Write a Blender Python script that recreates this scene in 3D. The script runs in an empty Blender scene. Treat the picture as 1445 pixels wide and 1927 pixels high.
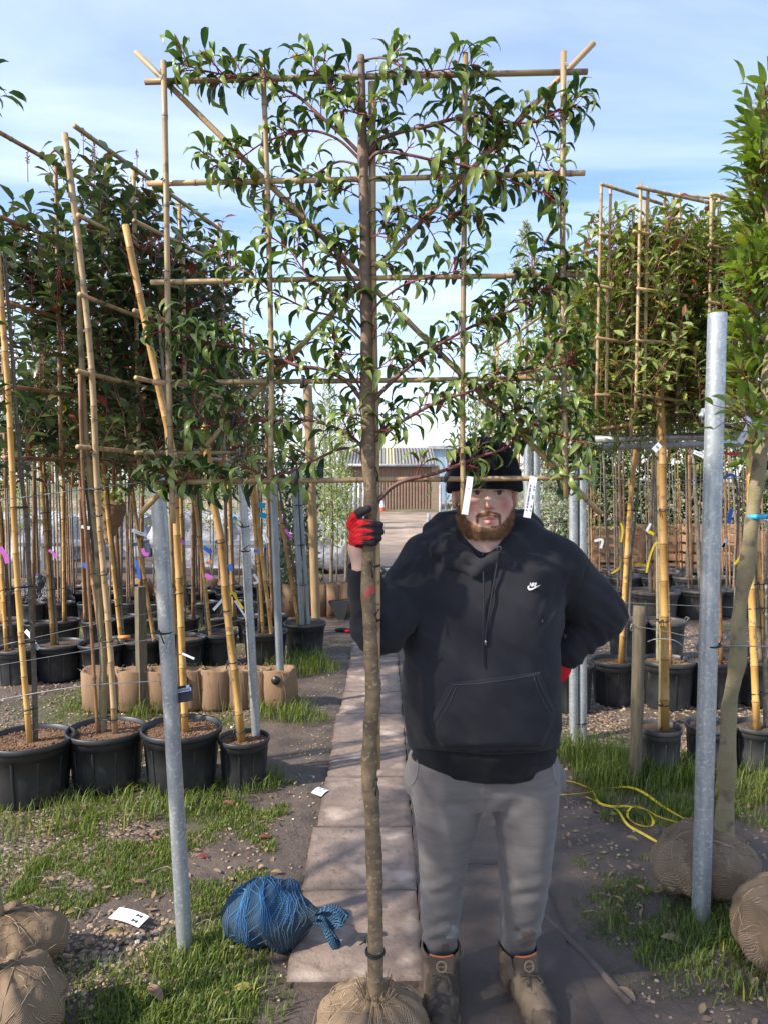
import bpy, math, random
import numpy as np
from math import radians, sin, cos, pi, atan, sqrt
random.seed(7)
RS = np.random.RandomState(11)
S = bpy.context.scene
COL = S.collection

# ------------------------------------------------------------------ camera
F_PX, PW, PH, CAM_H, HOR = 1400.0, 1445.0, 1927.0, 1.70, 905.0
TH = atan((PH/2 - HOR)/F_PX)
cam = bpy.data.cameras.new('camera'); cam_o = bpy.data.objects.new('camera', cam); COL.objects.link(cam_o)
cam.sensor_fit = 'HORIZONTAL'; cam.sensor_width = 36.0; cam.lens = F_PX/PW*36.0
cam.clip_start = 0.05; cam.clip_end = 2000
cam_o.location = (0, 0, CAM_H); cam_o.rotation_euler = (pi/2 - TH, 0, 0)
S.camera = cam_o

# ------------------------------------------------------------------ sky and sun
SUN_EL, SUN_TRAVEL = radians(38), (0.88, 0.42)      # horizontal direction the light travels
sd = np.array([SUN_TRAVEL[0], SUN_TRAVEL[1]]); sd = sd/np.linalg.norm(sd)
W = bpy.data.worlds.new('World'); S.world = W; W.use_nodes = True
nt = W.node_tree; nt.nodes.clear()
def wn(t, **k):
    n = nt.nodes.new(t)
    for a, b in k.items(): setattr(n, a, b)
    return n
out = wn('ShaderNodeOutputWorld'); bg = wn('ShaderNodeBackground'); bg.inputs['Strength'].default_value = 0.15
sky = wn('ShaderNodeTexSky', sky_type='NISHITA'); sky.sun_disc = False
sky.sun_elevation = SUN_EL; sky.sun_rotation = math.atan2(-sd[0], -sd[1])
sky.air_density = 1.15; sky.dust_density = 1.0; sky.ozone_density = 2.0
tc = wn('ShaderNodeTexCoord'); sep = wn('ShaderNodeSeparateXYZ'); nt.links.new(tc.outputs['Generated'], sep.inputs[0])
zz = wn('ShaderNodeMath', operation='MAXIMUM'); nt.links.new(sep.outputs['Z'], zz.inputs[0]); zz.inputs[1].default_value = 0.04
za = wn('ShaderNodeMath', operation='ADD'); nt.links.new(zz.outputs[0], za.inputs[0]); za.inputs[1].default_value = 0.12
dx = wn('ShaderNodeMath', operation='DIVIDE'); nt.links.new(sep.outputs['X'], dx.inputs[0]); nt.links.new(za.outputs[0], dx.inputs[1])
dy = wn('ShaderNodeMath', operation='DIVIDE'); nt.links.new(sep.outputs['Y'], dy.inputs[0]); nt.links.new(za.outputs[0], dy.inputs[1])
cmb = wn('ShaderNodeCombineXYZ'); nt.links.new(dx.outputs[0], cmb.inputs[0]); nt.links.new(dy.outputs[0], cmb.inputs[1])
mp = wn('ShaderNodeMapping'); mp.inputs['Rotation'].default_value = (0, 0, radians(28)); mp.inputs['Scale'].default_value = (0.32, 0.9, 1); mp.inputs['Location'].default_value = (0.6, 0.2, 0)
nt.links.new(cmb.outputs[0], mp.inputs['Vector'])
nz = wn('ShaderNodeTexNoise'); nz.inputs['Scale'].default_value = 1.3; nz.inputs['Detail'].default_value = 7; nz.inputs['Roughness'].default_value = 0.56; nz.inputs['Distortion'].default_value = 0.5
nt.links.new(mp.outputs[0], nz.inputs['Vector'])
cr = wn('ShaderNodeMapRange'); cr.inputs['From Min'].default_value = 0.42; cr.inputs['From Max'].default_value = 0.72; cr.inputs['To Max'].default_value = 0.80
nt.links.new(nz.outputs['Fac'], cr.inputs['Value'])
hz = wn('ShaderNodeMapRange'); hz.inputs['From Min'].default_value = 0.0; hz.inputs['From Max'].default_value = 0.34; hz.inputs['To Min'].default_value = 0.5; hz.inputs['To Max'].default_value = 0.0
nt.links.new(sep.outputs['Z'], hz.inputs['Value'])
mx = wn('ShaderNodeMath', operation='MAXIMUM'); nt.links.new(cr.outputs[0], mx.inputs[0]); nt.links.new(hz.outputs[0], mx.inputs[1])
mixc = wn('ShaderNodeMixRGB'); tint = wn('ShaderNodeVectorMath', operation='MULTIPLY'); tint.inputs[1].default_value = (0.76, 0.78, 0.90); nt.links.new(sky.outputs[0], tint.inputs[0])
nt.links.new(mx.outputs[0], mixc.inputs['Fac']); nt.links.new(tint.outputs[0], mixc.inputs['Color1']); mixc.inputs['Color2'].default_value = (4.0, 4.4, 4.7, 1)
nt.links.new(mixc.outputs[0], bg.inputs['Color']); nt.links.new(bg.outputs[0], out.inputs[0])
sun = bpy.data.lights.new('sun', 'SUN'); sun.energy = 3.3; sun.angle = radians(1.6); sun.color = (1.0, 0.93, 0.82)
sun_o = bpy.data.objects.new('sun', sun); COL.objects.link(sun_o)
from mathutils import Vector
tv = Vector((sd[0]*cos(SUN_EL), sd[1]*cos(SUN_EL), -sin(SUN_EL)))
sun_o.rotation_euler = tv.to_track_quat('-Z', 'Y').to_euler()
S.view_settings.view_transform = 'Standard'; S.view_settings.look = 'None'
S.view_settings.exposure = 1.15; S.view_settings.gamma = 1.0
try:
    S.cycles.max_bounces = 6; S.cycles.transparent_max_bounces = 4
except Exception: pass

# ------------------------------------------------------------------ pixel -> world
def P(px, py, d):
    rx = (px - PW/2)/F_PX; ru = (PH/2 - py)/F_PX
    dy_ = cos(TH) + sin(TH)*ru; dz_ = -sin(TH) + cos(TH)*ru
    t = d/dy_
    return np.array([rx*t, d, CAM_H + dz_*t])
def G(px, py, z=0.0):
    ru = (PH/2 - py)/F_PX
    dy_ = cos(TH) + sin(TH)*ru; dz_ = -sin(TH) + cos(TH)*ru
    t = (z - CAM_H)/dz_
    return np.array([(px - PW/2)/F_PX*t, dy_*t, z])
def PXf(V): return PW/2+F_PX*V[:,0]/(V[:,1]*cos(TH)-(V[:,2]-CAM_H)*sin(TH))
def PYf(V): return PH/2-F_PX*(V[:,1]*sin(TH)+(V[:,2]-CAM_H)*cos(TH))/(V[:,1]*cos(TH)-(V[:,2]-CAM_H)*sin(TH))
def PL(pts, d):
    """polyline of pixels; each (x,y) at depth d or (x,y,d)"""
    return [P(p[0], p[1], p[2] if len(p) > 2 else d) for p in pts]

# ------------------------------------------------------------------ noise
def hash3(ix, iy, iz):
    n = (ix.astype(np.int64)*374761393 + iy.astype(np.int64)*668265263 + iz.astype(np.int64)*2147483647) & 0xffffffff
    n = ((n ^ (n >> 13))*1274126177) & 0xffffffff
    n = ((n ^ (n >> 15))*2246822519) & 0xffffffff
    return ((n ^ (n >> 16)) & 0xffff)/65535.0
def vnoise(p, scale=1.0, seed=0.0):
    q = np.asarray(p, float)*scale + seed*17.31 + 1000.0
    i = np.floor(q); f = q - i; f = f*f*(3-2*f); i = i.astype(np.int64)
    r = 0
    for a in (0, 1):
        for b in (0, 1):
            for c in (0, 1):
                w = (f[:,0] if a else 1-f[:,0])*(f[:,1] if b else 1-f[:,1])*(f[:,2] if c else 1-f[:,2])
                r = r + w*hash3(i[:,0]+a, i[:,1]+b, i[:,2]+c)
    return r
def fbm(p, scale=1.0, octv=3, seed=0.0):
    r = 0; a = 0.5; t = 0
    for k in range(octv):
        r = r + a*vnoise(p, scale*2**k, seed+k); t += a; a *= 0.5
    return r/t

# ------------------------------------------------------------------ objects
ORI = {}
def tag(o, label=None, cat=None, group=None, kind=None):
    if label: o['label'] = label
    if cat: o['category'] = cat
    if group: o['group'] = group
    if kind: o['kind'] = kind
    return o
def thing(name, label, cat, loc, group=None):
    o = bpy.data.objects.new(name, None); COL.objects.link(o)
    o.empty_display_size = 0.1
    o.location = tuple(float(v) for v in loc); ORI[o.name] = np.array(loc, float)
    return tag(o, label, cat, group)
def link(name, me, mats, parent, loc=None):
    o = bpy.data.objects.new(name, me); COL.objects.link(o)
    for m in (mats if isinstance(mats, (list, tuple)) else [mats]):
        me.materials.append(m)
    if parent is not None:
        o.parent = parent; ORI[o.name] = ORI[parent.name]
    else:
        o.location = tuple(float(v) for v in loc); ORI[o.name] = np.array(loc, float)
    return o
class MB:
    def __init__(s): s.V = []; s.F = []; s.C = []; s.M = []; s.n = 0
    def add(s, v, f, c=(0, .5, 0), m=0):
        v = np.asarray(v, float).reshape(-1, 3)
        s.V.append(v)
        if isinstance(f, np.ndarray):
            s.F.append(f + s.n)
            s.M.append(np.full(len(f), m, int))
        elif len(f):
            d = {}
            for q in f: d.setdefault(len(q), []).append(q)
            for k, l in d.items():
                s.F.append(np.array(l, int) + s.n); s.M.append(np.full(len(l), m, int))
        c = np.asarray(c, float)
        if c.ndim == 1: c = np.tile(c, (len(v), 1))
        s.C.append(c); s.n += len(v)
        return s
    def mesh(s, name, origin, smooth=True):
        V = np.concatenate(s.V) - origin; C = np.concatenate(s.C)
        me = bpy.data.meshes.new(name)
        me.vertices.add(len(V)); me.vertices.foreach_set('co', V.astype(np.float32).ravel())
        loops = np.concatenate([f.ravel() for f in s.F]).astype(np.int32)
        tot = np.concatenate([np.full(len(f), f.shape[1]) for f in s.F]).astype(np.int32)
        start = (np.cumsum(tot) - tot).astype(np.int32)
        me.loops.add(len(loops)); me.loops.foreach_set('vertex_index', loops)
        me.polygons.add(len(tot)); me.polygons.foreach_set('loop_start', start)
        try: me.polygons.foreach_set('loop_total', tot)
        except Exception: pass
        me.polygons.foreach_set('material_index', np.concatenate(s.M).astype(np.int32))
        me.polygons.foreach_set('use_smooth', np.full(len(tot), bool(smooth)))
        me.update(calc_edges=True)
        at = me.color_attributes.new('Col', 'FLOAT_COLOR', 'POINT')
        at.data.foreach_set('color', np.hstack([C, np.ones((len(C), 1))]).astype(np.float32).ravel())
        me.validate(verbose=False)
        return me
    def build(s, name, mats, parent=None, loc=None, smooth=True):
        org = ORI[parent.name] if parent is not None else np.array(loc, float)
        return link(name, s.mesh(name, org, smooth), mats, parent, loc)
    def solo(s, name, mats, label, cat, group=None, kind=None, smooth=True, loc=None):
        if loc is None:
            V = np.concatenate(s.V); loc = [V[:,0].mean(), V[:,1].mean(), V[:,2].min()]
        o = s.build(name, mats, None, loc, smooth)
        return tag(o, label, cat, group, kind)
def copy_tree(o, off, label=None, group=None):
    r = o.copy(); COL.objects.link(r)
    r.location = tuple(np.array(o.location) + np.array(off)); ORI[r.name] = ORI[o.name] + np.array(off)
    if label: r['label'] = label
    if group: r['group'] = group
    for ch in o.children:
        c = ch.copy(); COL.objects.link(c); c.parent = r
        for g in ch.children:
            d = g.copy(); COL.objects.link(d); d.parent = c
    return r

# ------------------------------------------------------------------ shape helpers
def frames(pts):
    pts = np.asarray(pts, float); n = len(pts)
    t = np.zeros_like(pts); t[1:-1] = pts[2:]-pts[:-2]; t[0] = pts[1]-pts[0]; t[-1] = pts[-1]-pts[-2]
    t /= np.linalg.norm(t, axis=1)[:, None]+1e-12
    a = np.array([0, 0, 1.]) if abs(t[0][2]) < .9 else np.array([1., 0, 0])
    u = np.cross(t[0], a); u /= np.linalg.norm(u)
    U = [u]
    for i in range(1, n):
        u = U[-1] - t[i]*np.dot(U[-1], t[i]); u /= np.linalg.norm(u)+1e-12; U.append(u)
    U = np.array(U); Vv = np.cross(t, U)
    return pts, t, U, Vv
def tube(mb, pts, rad, n=8, cap=True, col=(0, .5, 0), m=0, ell=1.0):
    pts, t, U, V = frames(pts); k = len(pts)
    rad = np.full(k, rad, float) if np.isscalar(rad) else np.asarray(rad, float)
    a = np.arange(n)*2*pi/n
    ring = np.cos(a)[None,:,None]*U[:,None,:]*ell + np.sin(a)[None,:,None]*V[:,None,:]
    v = (pts[:,None,:] + ring*rad[:,None,None]).reshape(-1, 3)
    i = np.arange(k-1)[:,None]*n; j = np.arange(n)[None,:]; j2 = (j+1) % n
    f = np.stack([i+j, i+j2, i+n+j2, i+n+j], -1).reshape(-1, 4)
    c = np.asarray(col, float)
    cc = np.repeat(c, n, axis=0) if c.ndim == 2 else c
    base = mb.n
    mb.add(v, f, cc, m)
    if cap:
        mb.add(np.zeros((0, 3)), np.zeros((0, 4), int), np.zeros((0, 3)), m)
        mb.F.append(np.array([list(range(base+n-1, base-1, -1)), list(range(base+(k-1)*n, base+k*n))])); mb.M.append(np.full(2, m, int))
    return mb
def spline(pts, n=6):
    """Catmull-Rom through points"""
    p = np.asarray(pts, float)
    if len(p) < 3:
        return np.array([p[0]+(p[-1]-p[0])*s for s in np.linspace(0, 1, n+1)])
    q = np.vstack([2*p[0]-p[1], p, 2*p[-1]-p[-2]]); o = []
    for i in range(1, len(q)-2):
        for s in np.arange(n)/n:
            a, b, c, d = q[i-1], q[i], q[i+1], q[i+2]
            o.append(0.5*((2*b)+(-a+c)*s+(2*a-5*b+4*c-d)*s*s+(-a+3*b-3*c+d)*s**3))
    o.append(p[-1]); return np.array(o)
def resample(pts, step):
    pts = np.asarray(pts, float); L = np.r_[0, np.cumsum(np.linalg.norm(np.diff(pts, axis=0), axis=1))]
    n = max(2, int(L[-1]/step)+1); s = np.linspace(0, L[-1], n)
    return np.stack([np.interp(s, L, pts[:,k]) for k in range(3)], 1), s
def box(mb, c, s, rot=0, col=(0, .5, 0), m=0, bev=0.0):
    x, y, z = np.array(s)/2.0
    if bev:
        b = min(bev, x*.9, y*.9, z*.9); v = []
        for sz_ in (-1, 1):
            for (sx, sy) in ((-1,-1),(1,-1),(1,1),(-1,1)):
                v += [(sx*(x-b), sy*y, sz_*(z-b)), (sx*x, sy*(y-b), sz_*(z-b)), (sx*(x-b), sy*(y-b), sz_*z)]
        import itertools
        v = np.array(v); import mathutils
        bm = __import__('bmesh').new()
        for q in v: bm.verts.new(q)
        r = __import__('bmesh').ops.convex_hull(bm, input=bm.verts)
        bm.verts.ensure_lookup_table(); bm.verts.index_update()
        v = np.array([q.co[:] for q in bm.verts]); f = [[w.index for w in g.verts] for g in bm.faces]; bm.free()
    else:
        v = np.array([(a*x, b*y, c_*z) for c_ in (-1, 1) for (a, b) in ((-1,-1),(1,-1),(1,1),(-1,1))])
        f = [(3,2,1,0),(4,5,6,7),(0,1,5,4),(1,2,6,5),(2,3,7,6),(3,0,4,7)]
    if np.isscalar(rot): R = np.array([[cos(rot),-sin(rot),0],[sin(rot),cos(rot),0],[0,0,1]])
    else: R = np.asarray(rot)
    mb.add(v@R.T + np.asarray(c), f, col, m); return mb
def lathe(mb, prof, c, n=24, col=(0,.5,0), m=0, axis=None, wob=0):
    pr = np.asarray(prof, float); k = len(pr); a = np.arange(n)*2*pi/n
    r = pr[:,0][:,None]*(1+wob*np.cos(a*2+.6)[None,:])
    v = np.stack([r*np.cos(a), r*np.sin(a), np.repeat(pr[:,1][:,None], n, 1)], -1).reshape(-1, 3)
    if axis is not None: v = v@np.asarray(axis).T
    i = np.arange(k-1)[:,None]*n; j = np.arange(n)[None,:]; j2 = (j+1) % n
    f = np.stack([i+j, i+j2, i+n+j2, i+n+j], -1).reshape(-1, 4)
    mb.add(v+np.asarray(c), f, col, m); return mb
def rotm(ax, ang):
    return np.array(__import__('mathutils').Matrix.Rotation(ang, 3, Vector(ax)))

# ------------------------------------------------------------------ leaves (vectorised)
def unit(v): return v/(np.linalg.norm(v, axis=-1, keepdims=True)+1e-9)
def leaves(mb, pos, d, n, L, Wd, droop, fold=0.35, nS=5, col=None, petiole=0.0, shape='lance', wave=0.0, m=0):
    """pos,d(direction),n(normal) (N,3); L,Wd,droop (N,)"""
    N = len(pos)
    if N == 0: return
    d = unit(d); n = unit(n - d*np.sum(n*d, 1, keepdims=True)); side = np.cross(d, n)
    s = np.linspace(0, 1, nS+1)
    if shape == 'lance': prof = np.array([.10, .72, 1.0, .9, .55, .0]) if nS == 5 else np.interp(s, [0,.2,.4,.6,.8,1], [.10,.72,1,.9,.55,0])
    else: prof = np.interp(s, [0,.2,.45,.7,.88,1], [.12,.75,1,.95,.6,.05])
    p = pos.copy(); out = []
    th = -0.25*droop; dl = L/nS
    for i in range(nS+1):
        ca = np.cos(th)[:,None]; sa = np.sin(th)[:,None]
        dd = ca*d - sa*n; nn = ca*n + sa*d
        if i > 0: p = p + dd*dl[:,None]
        w = (Wd*0.5*prof[i])[:,None]
        up = nn*fold*w + (nn*wave*w*np.sin(i*2.1) if wave else 0)
        out.append(np.stack([p - side*w + up, p, p + side*w + up], 1))
        th = th + droop*(1.25/nS)
    v = np.stack(out, 1).reshape(N, -1, 3)        # N,(nS+1)*3,3
    fs = []
    for i in range(nS):
        a = i*3
        fs += [(a, a+3, a+4, a+1), (a+1, a+4, a+5, a+2)]
    fs = np.array(fs); K = (nS+1)*3
    F = (fs[None] + (np.arange(N)*K)[:,None,None]).reshape(-1, 4)
    if col is None: col = np.stack([RS.rand(N), np.zeros(N), np.zeros(N)], 1)
    mb.add(v.reshape(-1, 3), F, np.repeat(col, K, axis=0), m)
# ------------------------------------------------------------------ materials
def newmat(name):
    m = bpy.data.materials.new(name); m.use_nodes = True
    t = m.node_tree; t.nodes.clear(); return m, t
def nd(t, ty, **k):
    n = t.nodes.new(ty)
    for a, b in k.items():
        if a.startswith('i_'): n.inputs[a[2:].replace('_', ' ')].default_value = b
        else: setattr(n, a, b)
    return n
def c4(c): return (c[0], c[1], c[2], 1)
def pbr(name, c1, c2, scale=6, rough=.6, bump=0.2, bscale=None, metal=0.0, c3=None, stretch=(1,1,1), detail=5,
        contrast=(.35,.65), bright=0.0, spec=0.5, sheen=0.0, c4th=None, dist=0.002, spots=None, sscale=40, blotch=None):
    """noise-mixed two-colour surface. Col.r blends to c3, Col.b blends to c4th, Col.g varies brightness"""
    m, t = newmat(name); L = t.links.new
    o = nd(t, 'ShaderNodeOutputMaterial'); b = nd(t, 'ShaderNodeBsdfPrincipled')
    b.inputs['Metallic'].default_value = metal; b.inputs['Specular IOR Level'].default_value = spec
    if sheen: b.inputs['Sheen Weight'].default_value = sheen
    L(b.outputs[0], o.inputs[0])
    tc = nd(t, 'ShaderNodeTexCoord'); mp = nd(t, 'ShaderNodeMapping'); mp.inputs['Scale'].default_value = stretch
    L(tc.outputs['Object'], mp.inputs[0])
    nz = nd(t, 'ShaderNodeTexNoise', i_Scale=scale, i_Detail=detail, i_Roughness=.6); L(mp.outputs[0], nz.inputs['Vector'])
    mr = nd(t, 'ShaderNodeMapRange'); mr.inputs['From Min'].default_value = contrast[0]; mr.inputs['From Max'].default_value = contrast[1]
    L(nz.outputs['Fac'], mr.inputs['Value'])
    mc = nd(t, 'ShaderNodeMixRGB'); mc.inputs[1].default_value = c4(c1); mc.inputs[2].default_value = c4(c2); L(mr.outputs[0], mc.inputs[0])
    cur = mc.outputs[0]
    if spots is not None:
        vz = nd(t, 'ShaderNodeTexNoise', i_Scale=sscale, i_Detail=3); L(tc.outputs['Object'], vz.inputs['Vector'])
        r2 = nd(t, 'ShaderNodeMapRange'); r2.inputs['From Min'].default_value = .58; r2.inputs['From Max'].default_value = .68; L(vz.outputs['Fac'], r2.inputs['Value'])
        k = nd(t, 'ShaderNodeMixRGB'); k.inputs[2].default_value = c4(spots); L(r2.outputs[0], k.inputs[0]); L(cur, k.inputs[1]); cur = k.outputs[0]
    if blotch is not None:
        vz = nd(t, 'ShaderNodeTexNoise', i_Scale=blotch[1], i_Detail=4); L(tc.outputs['Object'], vz.inputs['Vector'])
        r2 = nd(t, 'ShaderNodeMapRange'); r2.inputs['From Min'].default_value = blotch[2]; r2.inputs['From Max'].default_value = blotch[2]+.12; L(vz.outputs['Fac'], r2.inputs['Value'])
        k = nd(t, 'ShaderNodeMixRGB'); k.inputs[2].default_value = c4(blotch[0]); L(r2.outputs[0], k.inputs[0]); L(cur, k.inputs[1]); cur = k.outputs[0]
    at = nd(t, 'ShaderNodeAttribute', attribute_name='Col'); sp = nd(t, 'ShaderNodeSeparateColor'); L(at.outputs['Color'], sp.inputs[0])
    if c3 is not None:
        k = nd(t, 'ShaderNodeMixRGB'); k.inputs[2].default_value = c4(c3); L(sp.outputs[0], k.inputs[0]); L(cur, k.inputs[1]); cur = k.outputs[0]
    if c4th is not None:
        k = nd(t, 'ShaderNodeMixRGB'); k.inputs[2].default_value = c4(c4th); L(sp.outputs[2], k.inputs[0]); L(cur, k.inputs[1]); cur = k.outputs[0]
    if bright:
        r3 = nd(t, 'ShaderNodeMapRange'); r3.inputs['To Min'].default_value = 1-bright; r3.inputs['To Max'].default_value = 1+bright; L(sp.outputs[1], r3.inputs['Value'])
        vm = nd(t, 'ShaderNodeVectorMath', operation='SCALE'); L(cur, vm.inputs[0]); L(r3.outputs[0], vm.inputs['Scale']); cur = vm.outputs[0]
    L(cur, b.inputs['Base Color'])
    rr = nd(t, 'ShaderNodeMapRange'); rr.inputs['To Min'].default_value = max(.03, rough-.1); rr.inputs['To Max'].default_value = min(1, rough+.12); L(nz.outputs['Fac'], rr.inputs['Value']); L(rr.outputs[0], b.inputs['Roughness'])
    if bump:
        n2 = nd(t, 'ShaderNodeTexNoise', i_Scale=bscale or scale*4, i_Detail=6, i_Roughness=.65); L(mp.outputs[0], n2.inputs['Vector'])
        bp = nd(t, 'ShaderNodeBump', i_Strength=bump, i_Distance=dist); L(n2.outputs['Fac'], bp.inputs['Height']); L(bp.outputs[0], b.inputs['Normal'])
    return m
def leafmat(name, dark, light, under, red=(.20,.02,.015), rough=.32, trans=.22, gl=.5):
    m, t = newmat(name); L = t.links.new
    o = nd(t, 'ShaderNodeOutputMaterial'); b = nd(t, 'ShaderNodeBsdfPrincipled'); b.inputs['Roughness'].default_value = rough; b.inputs['Specular IOR Level'].default_value = gl
    at = nd(t, 'ShaderNodeAttribute', attribute_name='Col'); sp = nd(t, 'ShaderNodeSeparateColor'); L(at.outputs['Color'], sp.inputs[0])
    k = nd(t, 'ShaderNodeMixRGB'); k.inputs[1].default_value = c4(dark); k.inputs[2].default_value = c4(light); L(sp.outputs[0], k.inputs[0])
    g = nd(t, 'ShaderNodeNewGeometry'); tc = nd(t, 'ShaderNodeTexCoord')
    nz = nd(t, 'ShaderNodeTexNoise', i_Scale=90, i_Detail=2); L(tc.outputs['Object'], nz.inputs['Vector'])
    u = nd(t, 'ShaderNodeMixRGB'); u.inputs[2].default_value = c4(under); L(g.outputs['Backfacing'], u.inputs[0]); L(k.outputs[0], u.inputs[1])
    r = nd(t, 'ShaderNodeMixRGB'); r.inputs[2].default_value = c4(red); L(sp.outputs[1], r.inputs[0]); L(u.outputs[0], r.inputs[1])
    y = nd(t, 'ShaderNodeMixRGB'); y.inputs[2].default_value = (.42,.36,.05,1); L(sp.outputs[2], y.inputs[0]); L(r.outputs[0], y.inputs[1])
    mr = nd(t, 'ShaderNodeMapRange'); mr.inputs['To Min'].default_value = .75; mr.inputs['To Max'].default_value = 1.25; L(nz.outputs['Fac'], mr.inputs['Value'])
    vm = nd(t, 'ShaderNodeVectorMath', operation='SCALE'); L(y.outputs[0], vm.inputs[0]); L(mr.outputs[0], vm.inputs['Scale'])
    L(vm.outputs[0], b.inputs['Base Color'])
    tr = nd(t, 'ShaderNodeBsdfTranslucent'); vm2 = nd(t, 'ShaderNodeVectorMath', operation='MULTIPLY'); vm2.inputs[1].default_value = (1.7, 1.9, .7); L(vm.outputs[0], vm2.inputs[0]); L(vm2.outputs[0], tr.inputs['Color'])
    mi = nd(t, 'ShaderNodeMixShader'); mi.inputs[0].default_value = trans; L(b.outputs[0], mi.inputs[1]); L(tr.outputs[0], mi.inputs[2]); L(mi.outputs[0], o.inputs[0])
    return m
def weave(name, c1, c2, sx, sy, rough=.9, bump=.6, dark=None, depth=.003, thresh=(.3,.75), holes=None, noise=12, cyl=False):
    """open thread pattern: two crossed wave bands over a base"""
    m, t = newmat(name); L = t.links.new
    o = nd(t, 'ShaderNodeOutputMaterial'); b = nd(t, 'ShaderNodeBsdfPrincipled'); b.inputs['Roughness'].default_value = rough; b.inputs['Specular IOR Level'].default_value = .2
    tc = nd(t, 'ShaderNodeTexCoord'); at = nd(t, 'ShaderNodeAttribute', attribute_name='Col'); sp = nd(t, 'ShaderNodeSeparateColor'); L(at.outputs['Color'], sp.inputs[0])
    ws = []; src = tc.outputs['Object']
    if cyl:      # threads run round and over the bundle
        sx_ = nd(t, 'ShaderNodeSeparateXYZ'); L(src, sx_.inputs[0]); a2 = nd(t, 'ShaderNodeMath', operation='ARCTAN2'); L(sx_.outputs[1], a2.inputs[0]); L(sx_.outputs[0], a2.inputs[1])
        au = nd(t, 'ShaderNodeMath', operation='MULTIPLY'); L(a2.outputs[0], au.inputs[0]); au.inputs[1].default_value = .16
        ln = nd(t, 'ShaderNodeVectorMath', operation='LENGTH'); f2 = nd(t, 'ShaderNodeVectorMath', operation='MULTIPLY'); f2.inputs[1].default_value = (1,1,0); L(src, f2.inputs[0]); L(f2.outputs[0], ln.inputs[0])
        vv = nd(t, 'ShaderNodeMath', operation='SUBTRACT'); L(sx_.outputs[2], vv.inputs[0]); L(ln.outputs['Value'], vv.inputs[1])
        nw = nd(t, 'ShaderNodeTexNoise', i_Scale=9, i_Detail=3); L(src, nw.inputs['Vector']); nm = nd(t, 'ShaderNodeVectorMath', operation='SCALE'); L(nw.outputs['Color'], nm.inputs[0]); nm.inputs['Scale'].default_value = .07
        cb = nd(t, 'ShaderNodeCombineXYZ'); L(au.outputs[0], cb.inputs[0]); L(vv.outputs[0], cb.inputs[1]); adv = nd(t, 'ShaderNodeVectorMath', operation='ADD'); L(cb.outputs[0], adv.inputs[0]); L(nm.outputs[0], adv.inputs[1]); src = adv.outputs[0]
    for (rz, sc) in ((.6, sx), (2.3, sy)):
        mp = nd(t, 'ShaderNodeMapping'); mp.inputs['Rotation'].default_value = (0, 0, rz) if cyl else (rz*.7, .5, rz); L(src, mp.inputs[0])
        w = nd(t, 'ShaderNodeTexWave', i_Scale=sc, i_Distortion=1.2 if cyl else 3.5, i_Detail=2.5); w.inputs['Detail Scale'].default_value = 1.2; L(mp.outputs[0], w.inputs['Vector']); ws.append(w)
    mxx = nd(t, 'ShaderNodeMath', operation='MAXIMUM'); L(ws[0].outputs['Fac'], mxx.inputs[0]); L(ws[1].outputs['Fac'], mxx.inputs[1])
    mr = nd(t, 'ShaderNodeMapRange'); mr.inputs['From Min'].default_value = thresh[0]; mr.inputs['From Max'].default_value = thresh[1]; L(mxx.outputs[0], mr.inputs['Value'])
    nz = nd(t, 'ShaderNodeTexNoise', i_Scale=noise, i_Detail=6); L(tc.outputs['Object'], nz.inputs['Vector'])
    k = nd(t, 'ShaderNodeMixRGB'); k.inputs[1].default_value = c4(c1); k.inputs[2].default_value = c4(c2); L(nz.outputs['Fac'], k.inputs[0])
    q = nd(t, 'ShaderNodeMixRGB'); q.inputs[1].default_value = c4(dark or c1); L(mr.outputs[0], q.inputs[0]); L(k.outputs[0], q.inputs[2])
    cur = q.outputs[0]
    if holes is not None:
        q2 = nd(t, 'ShaderNodeMixRGB'); q2.inputs[2].default_value = c4(holes); L(sp.outputs[0], q2.inputs[0]); L(cur, q2.inputs[1]); cur = q2.outputs[0]
    L(cur, b.inputs['Base Color'])
    ad = nd(t, 'ShaderNodeMath', operation='ADD'); L(mr.outputs[0], ad.inputs[0]); L(nz.outputs['Fac'], ad.inputs[1])
    bp = nd(t, 'ShaderNodeBump', i_Strength=bump, i_Distance=depth); L(ad.outputs[0], bp.inputs['Height']); L(bp.outputs[0], b.inputs['Normal'])
    L(b.outputs[0], o.inputs[0]); return m

M = {}
M['cane'] = pbr('pale_bamboo', (.47,.32,.16), (.36,.24,.12), 5, .42, .25, 60, c3=(.10,.06,.03), stretch=(1,1,.25), bright=.25, spots=(.20,.13,.07), sscale=26, dist=.001)
M['stake'] = pbr('golden_bamboo', (.53,.31,.09), (.36,.19,.055), 6, .42, .25, 60, c3=(.09,.05,.025), stretch=(1,1,.25), bright=.35, spots=(.24,.12,.05), sscale=22, dist=.001)
M['brown_cane'] = pbr('brown_bamboo', (.34,.18,.08), (.23,.11,.05), 6, .5, .25, 60, c3=(.07,.04,.025), stretch=(1,1,.25), bright=.3, spots=(.13,.07,.04), sscale=22, dist=.001)
M['bark'] = pbr('espalier_bark', (.225,.155,.085), (.125,.085,.05), 18, .75, .8, 55, c3=(.20,.12,.095), c4th=(.55,.05,.05), stretch=(1,1,2.2), spots=(.30,.23,.13), sscale=70, dist=.003, bright=.25)
M['twig'] = pbr('red_brown_twig', (.17,.075,.06), (.11,.055,.04), 20, .6, .4, 60, c3=(.22,.03,.035), spots=(.22,.14,.10), sscale=60)
M['greybark'] = pbr('grey_bark', (.20,.16,.115), (.115,.095,.07), 14, .8, .8, 60, stretch=(1,1,1.8), spots=(.28,.25,.18), sscale=50, dist=.003, bright=.35)
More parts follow.
